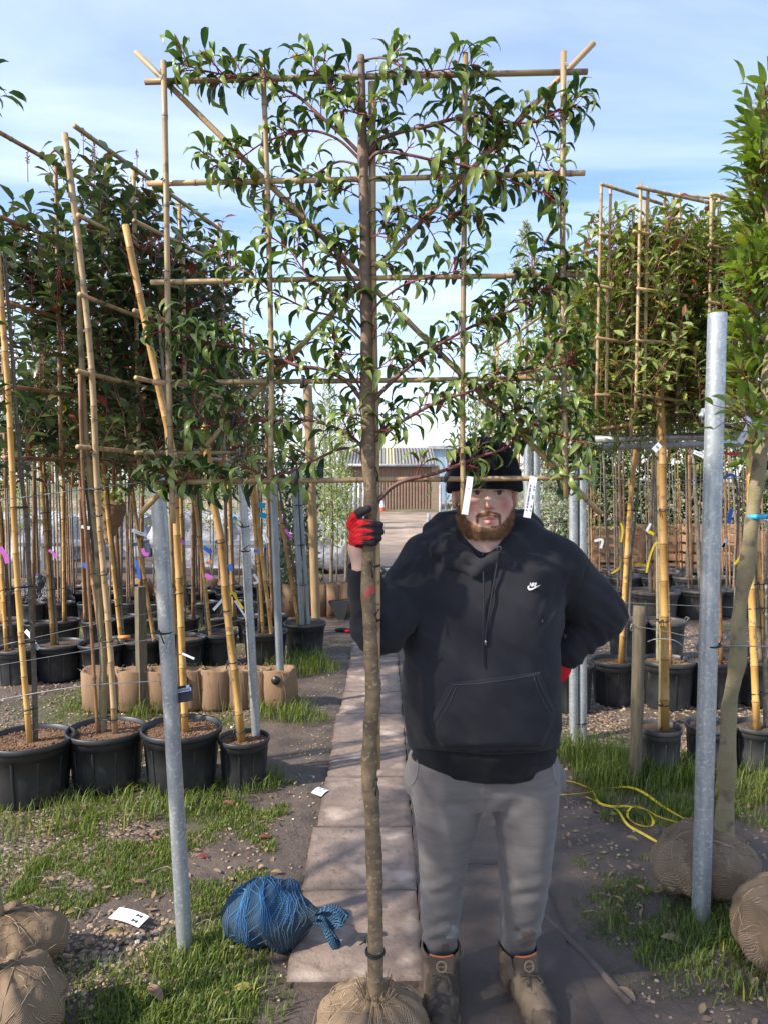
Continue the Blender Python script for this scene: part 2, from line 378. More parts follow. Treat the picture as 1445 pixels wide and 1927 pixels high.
M['greenbark'] = pbr('mossy_bark', (.20,.175,.085), (.28,.215,.125), 9, .8, 1.0, 60, c3=(.20,.13,.08), stretch=(1,1,1.6), spots=(.26,.23,.14), sscale=110, blotch=((.10,.075,.05), 14, .56), dist=.003, bright=.2)
M['leaf'] = leafmat('laurel_leaf', (.020,.054,.026), (.115,.175,.042), (.21,.27,.07), gl=.55, rough=.34, trans=.25)
M['leafb'] = leafmat('painted_sunlit_laurel_leaf', (.09,.14,.025), (.20,.26,.045), (.17,.22,.05), gl=.5, rough=.35, trans=.3)  # laurel leaf colour brightened so the right edge tree looks sunlit
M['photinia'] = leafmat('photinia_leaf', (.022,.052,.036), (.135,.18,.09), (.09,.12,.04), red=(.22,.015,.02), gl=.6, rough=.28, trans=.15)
M['photinia_painted_sun'] = leafmat('photinia_painted_sun_leaf', (.075,.13,.035), (.25,.29,.08), (.25,.30,.09), red=(.25,.02,.02), gl=.5, rough=.32, trans=.25)  # lighter copy of the photinia leaf; sunlit brightness is put into the colour
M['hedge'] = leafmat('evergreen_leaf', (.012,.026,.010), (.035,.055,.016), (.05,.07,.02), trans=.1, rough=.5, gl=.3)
M['olive'] = leafmat('olive_leaf', (.16,.19,.12), (.32,.35,.24), (.38,.40,.30), trans=.2, rough=.6, gl=.3)
M['conifer'] = leafmat('conifer_leaf', (.05,.08,.02), (.13,.15,.035), (.10,.13,.04), trans=.15, rough=.6, gl=.2)
M['grass'] = leafmat('grass_blade', (.060,.10,.018), (.19,.23,.05), (.13,.17,.04), trans=.3, rough=.5, gl=.3)
M['pot'] = pbr('black_plastic', (.016,.017,.019), (.030,.031,.033), 7, .42, .15, 90, c3=(.16,.12,.08), blotch=((.085,.08,.07), 5, .60), stretch=(1,1,.6), bright=.25)
M['potgrey'] = pbr('dusty_plastic', (.04,.04,.042), (.085,.083,.08), 5, .55, .2, 90, c3=(.16,.12,.08), blotch=((.14,.13,.11), 6, .58), stretch=(1,1,.5), bright=.25)
M['soil'] = pbr('bark_chip_soil', (.26,.14,.075), (.10,.055,.03), 110, .9, 1.0, 160, spots=(.42,.27,.16), sscale=140, dist=.008, bright=.35)
M['darksoil'] = pbr('peat_soil', (.05,.032,.022), (.11,.065,.04), 90, .9, 1.0, 140, spots=(.25,.17,.11), sscale=110, dist=.008, bright=.3)
M['steel'] = pbr('galvanised_steel', (.52,.54,.54), (.33,.36,.38), 30, .42, .25, 140, metal=.6, c3=(.10,.10,.10), stretch=(1,1,.35), blotch=((.62,.63,.62), 85, .54), spec=.5)
M['dullsteel'] = pbr('weathered_steel', (.22,.25,.27), (.33,.36,.38), 20, .45, .12, 120, metal=.6, c3=(.25,.18,.12), stretch=(1,1,.3), blotch=((.44,.46,.46), 40, .62), spec=.5)
M['postwood'] = pbr('weathered_timber', (.17,.135,.085), (.095,.075,.05), 10, .85, .8, 40, stretch=(6,6,.7), blotch=((.10,.12,.05), 6, .60), dist=.004)
M['polewood'] = pbr('round_timber', (.42,.28,.14), (.30,.20,.10), 9, .8, .7, 40, stretch=(6,6,.6), dist=.004)
M['tie'] = pbr('black_cable_tie', (.012,.012,.013), (.02,.02,.02), 10, .5, 0)
M['wire'] = pbr('steel_wire', (.35,.35,.34), (.22,.22,.22), 40, .4, 0, metal=.7)
M['burlap'] = weave('jute_hessian', (.31,.21,.13), (.47,.345,.225), 62, 70, dark=(.13,.085,.05), depth=.006, bump=1.0, holes=(.10,.065,.042), noise=14, thresh=(.35,.85), cyl=True)
M['burlapf'] = weave('fine_jute', (.27,.165,.09), (.38,.25,.155), 80, 90, dark=(.17,.105,.06), depth=.003, bump=.6, holes=(.14,.09,.05), noise=7)
M['fibre'] = pbr('loose_jute_fibre', (.38,.275,.175), (.27,.19,.12), 20, .9, 0, bright=.4)
M['bluenet'] = weave('blue_netting', (.025,.09,.20), (.09,.20,.31), 44, 38, dark=(.015,.022,.032), depth=.004, bump=.9, thresh=(.55,.92), holes=(.045,.06,.075), noise=7, cyl=True)
M['white'] = pbr('white_label', (.78,.79,.82), (.70,.71,.74), 20, .5, 0, c3=(.02,.02,.02))
M['print'] = pbr('black_print', (.03,.03,.035), (.05,.05,.05), 20, .6, 0)
M['blackcard'] = pbr('black_sheet', (.02,.021,.024), (.03,.03,.033), 20, .4, .05)
M['yellow'] = pbr('yellow_strap', (.75,.56,.02), (.55,.38,.02), 30, .5, .2, 80)
M['purple'] = pbr('purple_ribbon', (.55,.12,.50), (.42,.10,.40), 20, .5, 0)
M['blue'] = pbr('blue_ribbon', (.02,.09,.42), (.03,.14,.55), 20, .5, 0)
M['cyan'] = pbr('cyan_ribbon', (.02,.42,.72), (.03,.34,.6), 20, .45, 0)
M['orange'] = pbr('orange_ribbon', (.70,.25,.07), (.6,.2,.05), 20, .5, 0)
M['redplast'] = pbr('red_plastic', (.65,.04,.02), (.55,.04,.02), 20, .5, 0)
M['skin'] = pbr('skin', (.74,.48,.38), (.68,.41,.32), 25, .5, .25, 240, c3=(.50,.12,.11), c4th=(.34,.18,.10), dist=.001, sheen=.05)
M['eye'] = pbr('eye', (.52,.50,.48), (.5,.48,.46), 20, .2, 0, c3=(.03,.04,.05))
M['beard'] = pbr('ginger_beard', (.27,.135,.065), (.14,.07,.035), 60, .8, .6, 200, bright=.5, dist=.003)
M['knit'] = pbr('black_knit', (.006,.0065,.009), (.010,.011,.014), 60, .97, .5, 300, stretch=(1,1,.2), dist=.002, sheen=.05, spec=.2)
M['hoodie'] = pbr('navy_fleece', (.0165,.0165,.0205), (.0255,.0255,.0305), 5, .95, .35, 320, c3=(.007,.0072,.010), c4th=(.24,.19,.12), dist=.0012, sheen=.06, spec=.25, blotch=((.028,.0285,.033), 4.5, .60))
M['jogger'] = pbr('grey_marl', (.125,.108,.099), (.175,.155,.144), 8, .95, .45, 260, stretch=(.6,.6,3), c3=(.10,.065,.04), c4th=(.30,.29,.28), dist=.0015, sheen=.2)
M['boot'] = pbr('muddy_boot_leather', (.085,.057,.036), (.045,.032,.024), 16, .75, .8, 70, c3=(.18,.13,.085), c4th=(.015,.013,.012), dist=.004, blotch=((.15,.108,.07), 20, .58))
M['bootlining'] = pbr('orange_lining', (.62,.17,.06), (.5,.14,.06), 20, .8, 0)
M['lace'] = pbr('dark_lace', (.05,.04,.03), (.09,.07,.05), 40, .9, .3, 200)
M['glove'] = pbr('red_knit_glove', (.68,.010,.016), (.55,.008,.012), 40, .85, .6, 260, c3=(.025,.016,.018), dist=.0015)
M['logo'] = pbr('white_stitching', (.85,.85,.86), (.8,.8,.8), 60, .7, .3, 300)
M['path'] = pbr('muddy_board', (.33,.245,.195), (.19,.138,.11), 5, .75, .6, 40, c3=(.085,.062,.05), spots=(.20,.14,.11), sscale=34, blotch=((.47,.365,.295), 5, .55), dist=.010, bright=.1)
M['stone'] = pbr('gravel_stone', (.34,.25,.165), (.22,.15,.10), 14, .7, .4, 60, c3=(.55,.47,.38), c4th=(.15,.10,.07), bright=.5)
M['litter'] = leafmat('dead_leaf', (.10,.055,.035), (.24,.15,.10), (.24,.16,.11), red=(.19,.045,.04), rough=.6, trans=.08, gl=.3)
M['corr'] = pbr('brown_cladding', (.22,.135,.09), (.17,.105,.07), 3, .7, .1)
M['roof'] = pbr('fibre_cement_roof', (.24,.22,.195), (.17,.155,.14), 4, .8, .3, 20, c3=(.45,.40,.24))
M['bluewall'] = pbr('pale_blue_cladding', (.42,.55,.62), (.36,.48,.56), 3, .5, .1)
M['crate'] = pbr('crate_wood', (.42,.24,.13), (.28,.155,.085), 8, .8, .5, 40, stretch=(1,1,5), bright=.3)
M['sheet'] = pbr('white_sheeting', (.50,.50,.54), (.24,.23,.25), 2.5, .5, .6, 9, dist=.05)
M['bag'] = pbr('black_polythene', (.015,.015,.018), (.03,.03,.035), 8, .22, 1.0, 14, dist=.03)
M['conered'] = pbr('cone', (.75,.10,.03), (.7,.09,.03), 10, .5, 0, c3=(.85,.85,.85))
M['bench'] = pbr('grey_bench', (.20,.21,.23), (.13,.14,.16), 4, .6, .2)

def groundmat():
    m, t = newmat('nursery_ground'); L = t.links.new
    o = nd(t, 'ShaderNodeOutputMaterial'); b = nd(t, 'ShaderNodeBsdfPrincipled'); L(b.outputs[0], o.inputs[0])
    tc = nd(t, 'ShaderNodeTexCoord'); at = nd(t, 'ShaderNodeAttribute', attribute_name='Col'); sp = nd(t, 'ShaderNodeSeparateColor'); L(at.outputs['Color'], sp.inputs[0])
    n1 = nd(t, 'ShaderNodeTexNoise', i_Scale=3.5, i_Detail=9, i_Roughness=.7); L(tc.outputs['Object'], n1.inputs['Vector'])
    mud = nd(t, 'ShaderNodeValToRGB'); L(n1.outputs['Fac'], mud.inputs[0])
    mud.color_ramp.elements[0].position = .30; mud.color_ramp.elements[0].color = (.052,.038,.030,1)
    mud.color_ramp.elements[1].position = .70; mud.color_ramp.elements[1].color = (.155,.115,.09,1)
    vo = nd(t, 'ShaderNodeTexVoronoi', i_Scale=55); L(tc.outputs['Object'], vo.inputs['Vector'])
    hs = nd(t, 'ShaderNodeValToRGB'); sv = nd(t, 'ShaderNodeSeparateColor'); L(vo.outputs['Color'], sv.inputs[0]); L(sv.outputs[0], hs.inputs[0])
    e = hs.color_ramp.elements; e[0].position = 0; e[0].color = (.05,.035,.025,1); e[1].position = 1; e[1].color = (.42,.33,.24,1)
    x = hs.color_ramp.elements.new(.45); x.color = (.13,.085,.055,1); x = hs.color_ramp.elements.new(.75); x.color = (.26,.18,.12,1)
    k = nd(t, 'ShaderNodeMixRGB'); L(sp.outputs[0], k.inputs[0]); L(mud.outputs[0], k.inputs[1]); L(hs.outputs[0], k.inputs[2])
    n2 = nd(t, 'ShaderNodeTexNoise', i_Scale=.6, i_Detail=8, i_Roughness=.65); L(tc.outputs['Object'], n2.inputs['Vector'])
    sand = nd(t, 'ShaderNodeValToRGB'); L(n2.outputs['Fac'], sand.inputs[0])
    sand.color_ramp.elements[0].position = .35; sand.color_ramp.elements[0].color = (.20,.13,.085,1)
    sand.color_ramp.elements[1].position = .65; sand.color_ramp.elements[1].color = (.46,.34,.23,1)
    k2 = nd(t, 'ShaderNodeMixRGB'); L(sp.outputs[1], k2.inputs[0]); L(k.outputs[0], k2.inputs[1]); L(sand.outputs[0], k2.inputs[2])
    k3 = nd(t, 'ShaderNodeMixRGB'); L(sp.outputs[2], k3.inputs[0]); L(k2.outputs[0], k3.inputs[1]); k3.inputs[2].default_value = (.07,.085,.02,1)
    L(k3.outputs[0], b.inputs['Base Color'])
    rr = nd(t, 'ShaderNodeMapRange'); rr.inputs['From Min'].default_value = .35; rr.inputs['From Max'].default_value = .6; rr.inputs['To Min'].default_value = .42; rr.inputs['To Max'].default_value = .9
    L(n1.outputs['Fac'], rr.inputs['Value']); L(rr.outputs[0], b.inputs['Roughness'])
    n3 = nd(t, 'ShaderNodeTexNoise', i_Scale=22, i_Detail=8, i_Roughness=.7); L(tc.outputs['Object'], n3.inputs['Vector'])
    ad = nd(t, 'ShaderNodeMath', operation='SUBTRACT'); L(n3.outputs['Fac'], ad.inputs[0]); 
    mu = nd(t, 'ShaderNodeMath', operation='MULTIPLY'); L(vo.outputs['Distance'], mu.inputs[0]); L(sp.outputs[0], mu.inputs[1]); L(mu.outputs[0], ad.inputs[1])
    bp = nd(t, 'ShaderNodeBump', i_Strength=.9, i_Distance=.02); L(ad.outputs[0], bp.inputs['Height']); L(bp.outputs[0], b.inputs['Normal'])
    return m
M['ground'] = groundmat()
# ------------------------------------------------------------------ implicit surfaces
def cap(p, a, b, ra, rb=None):
    a = np.asarray(a, float); b = np.asarray(b, float); rb = ra if rb is None else rb
    ab = b-a; t = np.clip(((p-a)@ab)/(ab@ab+1e-12), 0, 1)
    return np.linalg.norm(p-a-t[:,None]*ab, axis=1) - (ra+(rb-ra)*t)
def ell(p, c, r, R=None):
    q = p-np.asarray(c, float)
    if R is not None: q = q@np.asarray(R)
    r = np.asarray(r, float); k0 = np.linalg.norm(q/r, axis=1); k1 = np.linalg.norm(q/(r*r), axis=1)+1e-9
    return k0*(k0-1)/k1
def smin(a, b, k):
    h = np.clip(.5+.5*(b-a)/k, 0, 1); return b*(1-h)+a*h-k*h*(1-h)
def smax(a, b, k): return -smin(-a, -b, k)
def poly(p, pts, rad, k=.01):
    d = None
    for i in range(len(pts)-1):
        e = cap(p, pts[i], pts[i+1], rad[i], rad[i+1]); d = e if d is None else smin(d, e, k)
    return d
def stack(p, zs, cx, cy, rx, ry, pw=2.4):
    """vertical body with superelliptic sections given per height"""
    z = p[:,2]; o = np.argsort(zs); zs = np.array(zs)[o]
    def ip(v): return np.interp(z, zs, np.array(v, float)[o])
    X = np.abs(p[:,0]-ip(cx))/ip(rx); Y = np.abs(p[:,1]-ip(cy))/ip(ry)
    r = (X**pw + Y**pw)**(1/pw); d = (r-1)*np.minimum(ip(rx), ip(ry))
    return np.maximum(d, np.maximum(zs[0]-z, z-zs[-1]))
def sdf_grid(fn, lo, hi, h):
    lo = np.array(lo, float); n = np.ceil((np.array(hi)-lo)/h/8).astype(int)*8
    D = np.empty(n, np.float32); nb = n//8
    bi = np.stack(np.meshgrid(*[np.arange(k) for k in nb], indexing='ij'), -1).reshape(-1, 3)
    c = lo + (bi*8+3.5)*h; dc = fn(c)
    Db = np.sign(dc)*1.0
    D[:] = np.repeat(np.repeat(np.repeat(Db.reshape(nb), 8, 0), 8, 1), 8, 2)
    act = bi[np.abs(dc) < h*8*1.25+.012]
    off = np.stack(np.meshgrid(*[np.arange(8)]*3, indexing='ij'), -1).reshape(-1, 3)
    for k in range(0, len(act), 400):
        a = act[k:k+400]; idx = (a[:,None,:]*8+off[None]).reshape(-1, 3)
        D[idx[:,0], idx[:,1], idx[:,2]] = fn(lo+idx*h)
    return D, lo
def nets(D, lo, h):
    n = np.array(D.shape); ins = D < 0
    c = np.zeros(n-1, np.uint8)
    for a in (0,1):
        for b in (0,1):
            for d in (0,1): c += ins[a:n[0]-1+a, b:n[1]-1+b, d:n[2]-1+d]
    act = (c > 0) & (c < 8); idx = np.argwhere(act); vid = np.full(n-1, -1, np.int64); vid[act] = np.arange(len(idx))
    acc = np.zeros((len(idx), 3)); cnt = np.zeros(len(idx))
    cor = [np.array(q) for q in ((0,0,0),(1,0,0),(0,1,0),(1,1,0),(0,0,1),(1,0,1),(0,1,1),(1,1,1))]
    for (i, j) in ((0,1),(2,3),(4,5),(6,7),(0,2),(1,3),(4,6),(5,7),(0,4),(1,5),(2,6),(3,7)):
        A = idx+cor[i]; B = idx+cor[j]; da = D[A[:,0],A[:,1],A[:,2]]; db = D[B[:,0],B[:,1],B[:,2]]
        s = (da < 0) != (db < 0); t = np.where(s, da/(da-db+1e-12), 0)[:,None]
        acc += np.where(s[:,None], A+t*(B-A), 0); cnt += s
    V = lo + acc/np.maximum(cnt, 1)[:,None]*h
    F = []
    for ax in range(3):
        u, w = (ax+1) % 3, (ax+2) % 3
        sl = [slice(1, n[k]-1) for k in range(3)]; sl[ax] = slice(0, n[ax]-1)
        sh = list(sl); sh[ax] = slice(1, n[ax])
        a = ins[tuple(sl)]; b = ins[tuple(sh)]; e = np.argwhere(a != b); 
        if not len(e): continue
        st = a[tuple(e.T)]
        off = np.array([1,1,1]); off[ax] = 0; e = e+off
        q = []
        for (du, dw) in ((0,0),(-1,0),(-1,-1),(0,-1)):
            o = e.copy(); o[:,u] += du; o[:,w] += dw; q.append(vid[tuple(o.T)])
        q = np.stack(q, 1); q = np.where(st[:,None], q, q[:, ::-1]); F.append(q)
    return V, np.concatenate(F)
def relax(V, F, it=1, lam=.5):
    e = np.concatenate([F[:,[0,1]], F[:,[1,2]], F[:,[2,3]], F[:,[3,0]]])
    for _ in range(it):
        acc = np.zeros_like(V); cnt = np.zeros(len(V))
        for k in range(3):
            acc[:,k] = np.bincount(e[:,0], V[e[:,1],k], len(V)) + np.bincount(e[:,1], V[e[:,0],k], len(V))
        cnt = np.bincount(e[:,0], None, len(V)) + np.bincount(e[:,1], None, len(V))
        V = V+lam*(acc/np.maximum(cnt,1)[:,None]-V)
    return V
def vnorm(V, F):
    n = np.cross(V[F[:,2]]-V[F[:,0]], V[F[:,3]]-V[F[:,1]]); o = np.zeros_like(V)
    for k in range(4):
        for c in range(3): o[:,c] += np.bincount(F[:,k], n[:,c], len(V))
    return unit(o)
def blob(fn, lo, hi, h, disp=None, it=1):
    D, o = sdf_grid(fn, lo, hi, h); V, F = nets(D, o, h)
    ok = (F >= 0).all(1); F = F[ok]
    if it: V = relax(V, F, it)
    if disp is not None:
        N = vnorm(V, F); V = V + N*disp(V)[:,None]
    return V, F
# ------------------------------------------------------------------ ground
def ss(a, b, x): t = np.clip((x-a)/(b-a), 0, 1); return t*t*(3-2*t)
def gh(p):
    """ground height: lumps of mud, flat under the boards"""
    x, y = p[:,0], p[:,1]; q = np.stack([x, y, x*0], 1)
    h = (fbm(q, 2.2, 4, 3)-.5)*.05 + (fbm(q, 14, 2, 5)-.5)*.012
    on = ss(-.42, -.30, x)*(1-ss(.66, .80, x))*ss(1.4, 1.6, y)
    far = ss(9, 16, y)
    return h*(1-on)*(1-.6*far) - .012*on
def axis_pts(a, b, lo, hi, st, ext):
    c = list(np.arange(lo, hi+st*.5, st)); g = st; v = hi
    while v < b: g *= 1.22; v += g; c.append(v)
    g = st; v = lo
    while v > a: g *= 1.22; v -= g; c.insert(0, v)
    return np.array(c)
xs = axis_pts(-700, 700, -3.6, 3.6, .045, 0); ys = axis_pts(-60, 900, 1.4, 8.6, .045, 0)
X, Y = np.meshgrid(xs, ys, indexing='ij'); g = np.stack([X.ravel(), Y.ravel(), X.ravel()*0], 1)
g[:,2] = gh(g)
nx, ny = len(xs), len(ys)
i = (np.arange(nx-1)[:,None]*ny + np.arange(ny-1)[None,:]).ravel()
Fq = np.stack([i, i+ny, i+ny+1, i+1], 1)
x, y = g[:,0], g[:,1]; q2 = np.stack([x, y, x*0], 1)
nA = fbm(q2, 1.6, 3, 9); nB = fbm(q2, .5, 3, 12)
leftbed = 1-ss(-.95, -.62, x+.25*(nA-.5)); rightbed = ss(1.05, 1.3, x+.2*(nA-.5))*ss(3.6, 4.5, y)
grav = np.clip((leftbed*ss(.40, .62, nA)*.95 + rightbed*ss(.25,.5,nA)), 0, 1)*(1-ss(13, 17, y))
sand = ss(15, 22, y+3*(nB-.5))*np.maximum(ss(28,40,y), ss(-1.6,-.8,x)*(1-ss(2.5,4,x))); green = np.clip(ss(.50,.62,fbm(q2, 1.1, 3, 21))*leftbed*(1-ss(5.5,8,y))*.5, 0, 1)
green = np.maximum(green, ss(38, 41, y)*(1-ss(44.0, 46, y))*.8); green = np.maximum(green, ss(60, 80, y)*.8)
mb = MB(); mb.add(g, Fq, np.stack([grav, sand, green], 1))
ground = mb.solo('ground', M['ground'], None, None, kind='structure', loc=(0,0,0))

# ------------------------------------------------------------------ board path
def board(mb, x0, x1, y0, y1, top=.018, seed=0, mud=0.0, ang=0.0):
    nx_, ny_ = 26, 26; a = np.linspace(0, 1, nx_); b = np.linspace(0, 1, ny_)
    A, B = np.meshgrid(a, b, indexing='ij'); p = np.stack([x0+(x1-x0)*A, y0+(y1-y0)*B, A*0], -1).reshape(-1, 3)
    ed = np.minimum(np.minimum(A, 1-A)*(x1-x0), np.minimum(B, 1-B)*(y1-y0)).ravel()
    rag = (fbm(p, 14, 2, seed)-.5)*.022*(ed < .004)
    p[:,0] += rag; p[:,1] += rag*.8
    z = top + (fbm(p, 5, 4, 31)-.5)*.012 + (fbm(p, 30, 2, 33)-.5)*.004 - .004*(ed < .002)
    md = ss(.50, .66, fbm(p, 3.3, 4, 35)) * (.75*ss(.0, .5, p[:,0])+.35) + (1-ss(0, .03, ed))*.55
    md = np.clip(md + mud*ss(.2,.6,fbm(p, 4, 3, 37)+mud*.4), 0, 1)
    c0, s0 = cos(ang), sin(ang); cx_, cy_ = (x0+x1)/2, (y0+y1)/2
    v = np.stack([(p[:,0]-cx_)*c0-(p[:,1]-cy_)*s0+cx_, (p[:,0]-cx_)*s0+(p[:,1]-cy_)*c0+cy_, z], 1)
    i = (np.arange(nx_-1)[:,None]*ny_ + np.arange(ny_-1)[None,:]).ravel()
    F = np.stack([i, i+ny_, i+ny_+1, i+1], 1); col = np.stack([md, np.full(len(v), RS.rand()), md*0], 1)
    mb.add(v, F, col)
    # side skirts
    for e in (np.arange(nx_)*ny_, np.arange(nx_)*ny_+ny_-1, np.arange(ny_), (nx_-1)*ny_+np.arange(ny_)):
        t_ = v[e]; bt = t_.copy(); bt[:,2] = -.03; k = len(e)
        f = np.array([(j, j+1, k+j+1, k+j) for j in range(k-1)]); mb.add(np.vstack([t_, bt]), f, np.tile([.9, .3, 0], (2*k, 1)))
mb = MB(); yy = 2.44; rr = random.Random(3)
k = 0
while yy < 9.6:
    ln = .585+rr.uniform(-.03, .03)
    board(mb, -.33+rr.uniform(-.012,.012), .135, yy, yy+ln-.003, .014, k, 0, rr.uniform(-.006,.006))
    board(mb, .138, .66+rr.uniform(-.02,.03), yy+.2-.585*(k==0), yy+.2+ln-.003, .017, k+50, .85, rr.uniform(-.008,.008))
    yy += ln; k += 1
board(mb, .20, .83, 1.35, 2.62, .012, 90, 1.3, .16)
board(mb, -.30, .19, 1.2, 1.84, .012, 91, .8, .0)
path = mb.solo('path', M['path'], None, None, kind='structure', loc=(0,0,0))
# raised ridge along the muddy board
mb = MB(); a = G(1022,1728); b = G(1185,1895)
pts = spline([a+[0,0,.014], (a+b)/2+[.006,0,.016], b+[0,0,.014]], 8); tube(mb, pts-np.array([0,0,.006]), .014, 8, ell=1.0, col=(.85,.3,0))
ridge = mb.solo('path_edge', M['path'], None, None, kind='structure')

# ------------------------------------------------------------------ grass, stones, litter (stuff)
def blades(mb, cx, cy, n, r, hgt, wd=.004, spread=.5, rs=RS):
    a = rs.rand(n)*2*pi; rr_ = r*np.sqrt(rs.rand(n)); x = cx+rr_*np.cos(a); y = cy+rr_*np.sin(a)
    z = gh(np.stack([x, y, x*0], 1)); 
    az = rs.rand(n)*2*pi; dv = np.stack([np.cos(az), np.sin(az), 0*az], 1); sd_ = np.stack([-np.sin(az), np.cos(az), 0*az], 1)
    h = hgt*(.45+.75*rs.rand(n)); ln = spread*(.25+rs.rand(n)); w = wd*(.6+.8*rs.rand(n))
    b = np.stack([x, y, z-.004], 1); up = np.array([0,0,1.])
    m1 = b + dv*(h*ln*.35)[:,None] + up*(h*.60)[:,None]; tp = b + dv*(h*ln)[:,None] + up*(h*(1-.30*ln))[:,None]
    v = np.stack([b-sd_*w[:,None]/2, b+sd_*w[:,None]/2, m1+sd_*w[:,None]*.42, m1-sd_*w[:,None]*.42, tp+sd_*w[:,None]*.06, tp-sd_*w[:,None]*.06], 1)
    F = (np.array([(0,1,2,3),(3,2,4,5)])[None]+(np.arange(n)*6)[:,None,None]).reshape(-1, 4)
    yel = (rs.rand(n) < .07)*rs.rand(n)*.8
    col = np.stack([rs.rand(n), np.zeros(n), yel], 1); mb.add(v.reshape(-1,3), F, np.repeat(col, 6, 0))
mb = MB(); rg = np.random.RandomState(5)
# broad cover: many small tufts kept where a noise field says grass
def cover(x0, x1, y0, y1, n, thr, hgt, seed, nb=14, r=.03, bare=()):
    x = rg.uniform(x0, x1, n); y = rg.uniform(y0, y1, n); q = np.stack([x, y, x*0], 1)
    f = .6*fbm(q, 1.5, 3, seed)+.4*fbm(q, 7, 2, seed+3); keep = f > thr
    for (bx, by, br) in bare: keep &= ((x-bx)**2+(y-by)**2) > (br*(.7+.6*vnoise(q, 8, 3)))**2
    for a, b, s in zip(x[keep], y[keep], f[keep]):
        blades(mb, a, b, nb, r, hgt*(.6+2.2*(s-thr)), rs=rg)
gp = G
bare = [tuple(gp(200,1790)[:2])+(.34,), tuple(gp(120,1800)[:2])+(.3,), tuple(gp(420,1620)[:2])+(.2,), tuple(gp(560,1560)[:2])+(.16,), tuple(gp(250,1560)[:2])+(.18,), tuple(gp(500,1500)[:2])+(.17,)]
cover(-1.55, -.50, 2.15, 4.1, 3800, .43, .032, 41, 15, .032, bare)
cover(-1.3, -.42, 1.95, 2.6, 900, .42, .032, 45, 16, .03, bare[:2])
cover(-2.6, -1.0, 4.1, 8.2, 1700, .50, .045, 47, 12, .05)
cover(.95, 2.0, 2.1, 3.3, 1300, .51, .030, 51, 16, .032)
cover(1.1, 3.2, 3.6, 4.6, 1000, .42, .065, 53, 16, .04)
cover(.75, 1.2, 2.2, 3.3, 180, .56, .03, 57, 12, .03)
cover(1.0, 4.0, 5.5, 9, 500, .56, .07, 59, 12, .05)
for (px, py, r, h, n) in [(350,1800,.14,.085,330),(415,1785,.12,.06,180),(300,1850,.22,.055,340),(490,1480,.14,.10,260),(410,1500,.2,.08,260),(535,1345,.22,.13,420),(580,1355,.16,.09,200),
    (560,1260,.3,.20,520),(600,1262,.22,.13,220),(270,1340,.16,.16,200),(1090,1430,.2,.18,420),(1150,1450,.2,.18,460),(1200,1470,.22,.15,520),(1260,1465,.2,.18,460),(1320,1470,.2,.14,300),(1400,1480,.3,.16,520),(1130,1478,.16,.15,240),
    (1320,1740,.16,.06,300),(1370,1760,.16,.09,300),(1300,1760,.14,.05,220),(1420,1830,.2,.06,320),(1340,1830,.2,.04,260),(1250,1790,.14,.06,200),(1150,1690,.10,.06,90),(1165,1745,.08,.06,90),(1060,1255,.2,.1,120),
    (110,1890,.24,.05,340),(220,1880,.22,.05,320),(370,1895,.2,.06,300),(460,1890,.16,.055,200),(500,1700,.08,.05,60),(60,1540,.3,.10,460),(200,1530,.3,.10,460),(330,1520,.2,.09,260),(20,1650,.2,.06,260),(655,1215,.3,.06,90),(420,1330,.2,.1,120)]:
    c = gp(px, py); blades(mb, c[0], c[1], n, r, h, .0045, .65, rg)
for k in range(46):   # weeds among the pots further off
    c = (rg.uniform(-4.5,-1.0), rg.uniform(5.4, 9)); blades(mb, c[0], c[1], 60, .14, .10, .006, .7, rg)
grass = mb.solo('grass', M['grass'], 'green grass tufts over the beds either side of the boards', 'grass', kind='stuff', loc=(0,0,0))

def ico():
    t = (1+5**.5)/2; v = unit(np.array([(-1,t,0),(1,t,0),(-1,-t,0),(1,-t,0),(0,-1,t),(0,1,t),(0,-1,-t),(0,1,-t),(t,0,-1),(t,0,1),(-t,0,-1),(-t,0,1)], float))
    f = np.array([(0,11,5),(0,5,1),(0,1,7),(0,7,10),(0,10,11),(1,5,9),(5,11,4),(11,10,2),(10,7,6),(7,1,8),(3,9,4),(3,4,2),(3,2,6),(3,6,8),(3,8,9),(4,9,5),(2,4,11),(6,2,10),(8,6,7),(9,8,1)])
    return v, f
IV, IF = ico()
def stones(mb, x, y, s, z=None, rs=rg, flat=.55, sink=.3, pale=.13):
    n = len(x); z = gh(np.stack([x, y, x*0], 1)) if z is None else z
    sc = np.stack([s*(.7+.6*rs.rand(n)), s*(.6+.5*rs.rand(n)), s*flat*(.6+.6*rs.rand(n))], 1)
    a = rs.rand(n)*2*pi; V = IV[None]*sc[:,None,:]*(1+.25*(rs.rand(n,12,1)-.5))
    c, q = np.cos(a)[:,None], np.sin(a)[:,None]
    V = np.stack([V[...,0]*c-V[...,1]*q, V[...,0]*q+V[...,1]*c, V[...,2]], -1) + np.stack([x, y, z+sc[:,2]*(1-2*sink)], 1)[:,None,:]
    F = (IF[None]+(np.arange(n)*12)[:,None,None]).reshape(-1, 3)
    col = np.stack([(rs.rand(n) < pale)*rs.rand(n), rs.rand(n), (rs.rand(n) < .35)*rs.rand(n)], 1)
    mb.add(V.reshape(-1,3), F, np.repeat(col, 12, 0))
mb = MB()
def scat(n, x0, x1, y0, y1, thr, seed, s0, s1):
    x = rg.uniform(x0, x1, n); y = rg.uniform(y0, y1, n); q = np.stack([x,y,x*0],1); k = fbm(q, 1.8, 3, seed) > thr
    stones(mb, x[k], y[k], rg.uniform(s0, s1, k.sum()))
scat(2000, -1.7, -.5, 2.0, 4.2, .52, 61, .004, .011)
x = rg.normal(bare[0][0]+.02, .19, 900); y = rg.normal(bare[0][1]-.04, .16, 900); stones(mb, x, y, rg.uniform(.005, .014, 900))
scat(5200, -4.2, -.9, 4.1, 8.5, .40, 63, .006, .014)
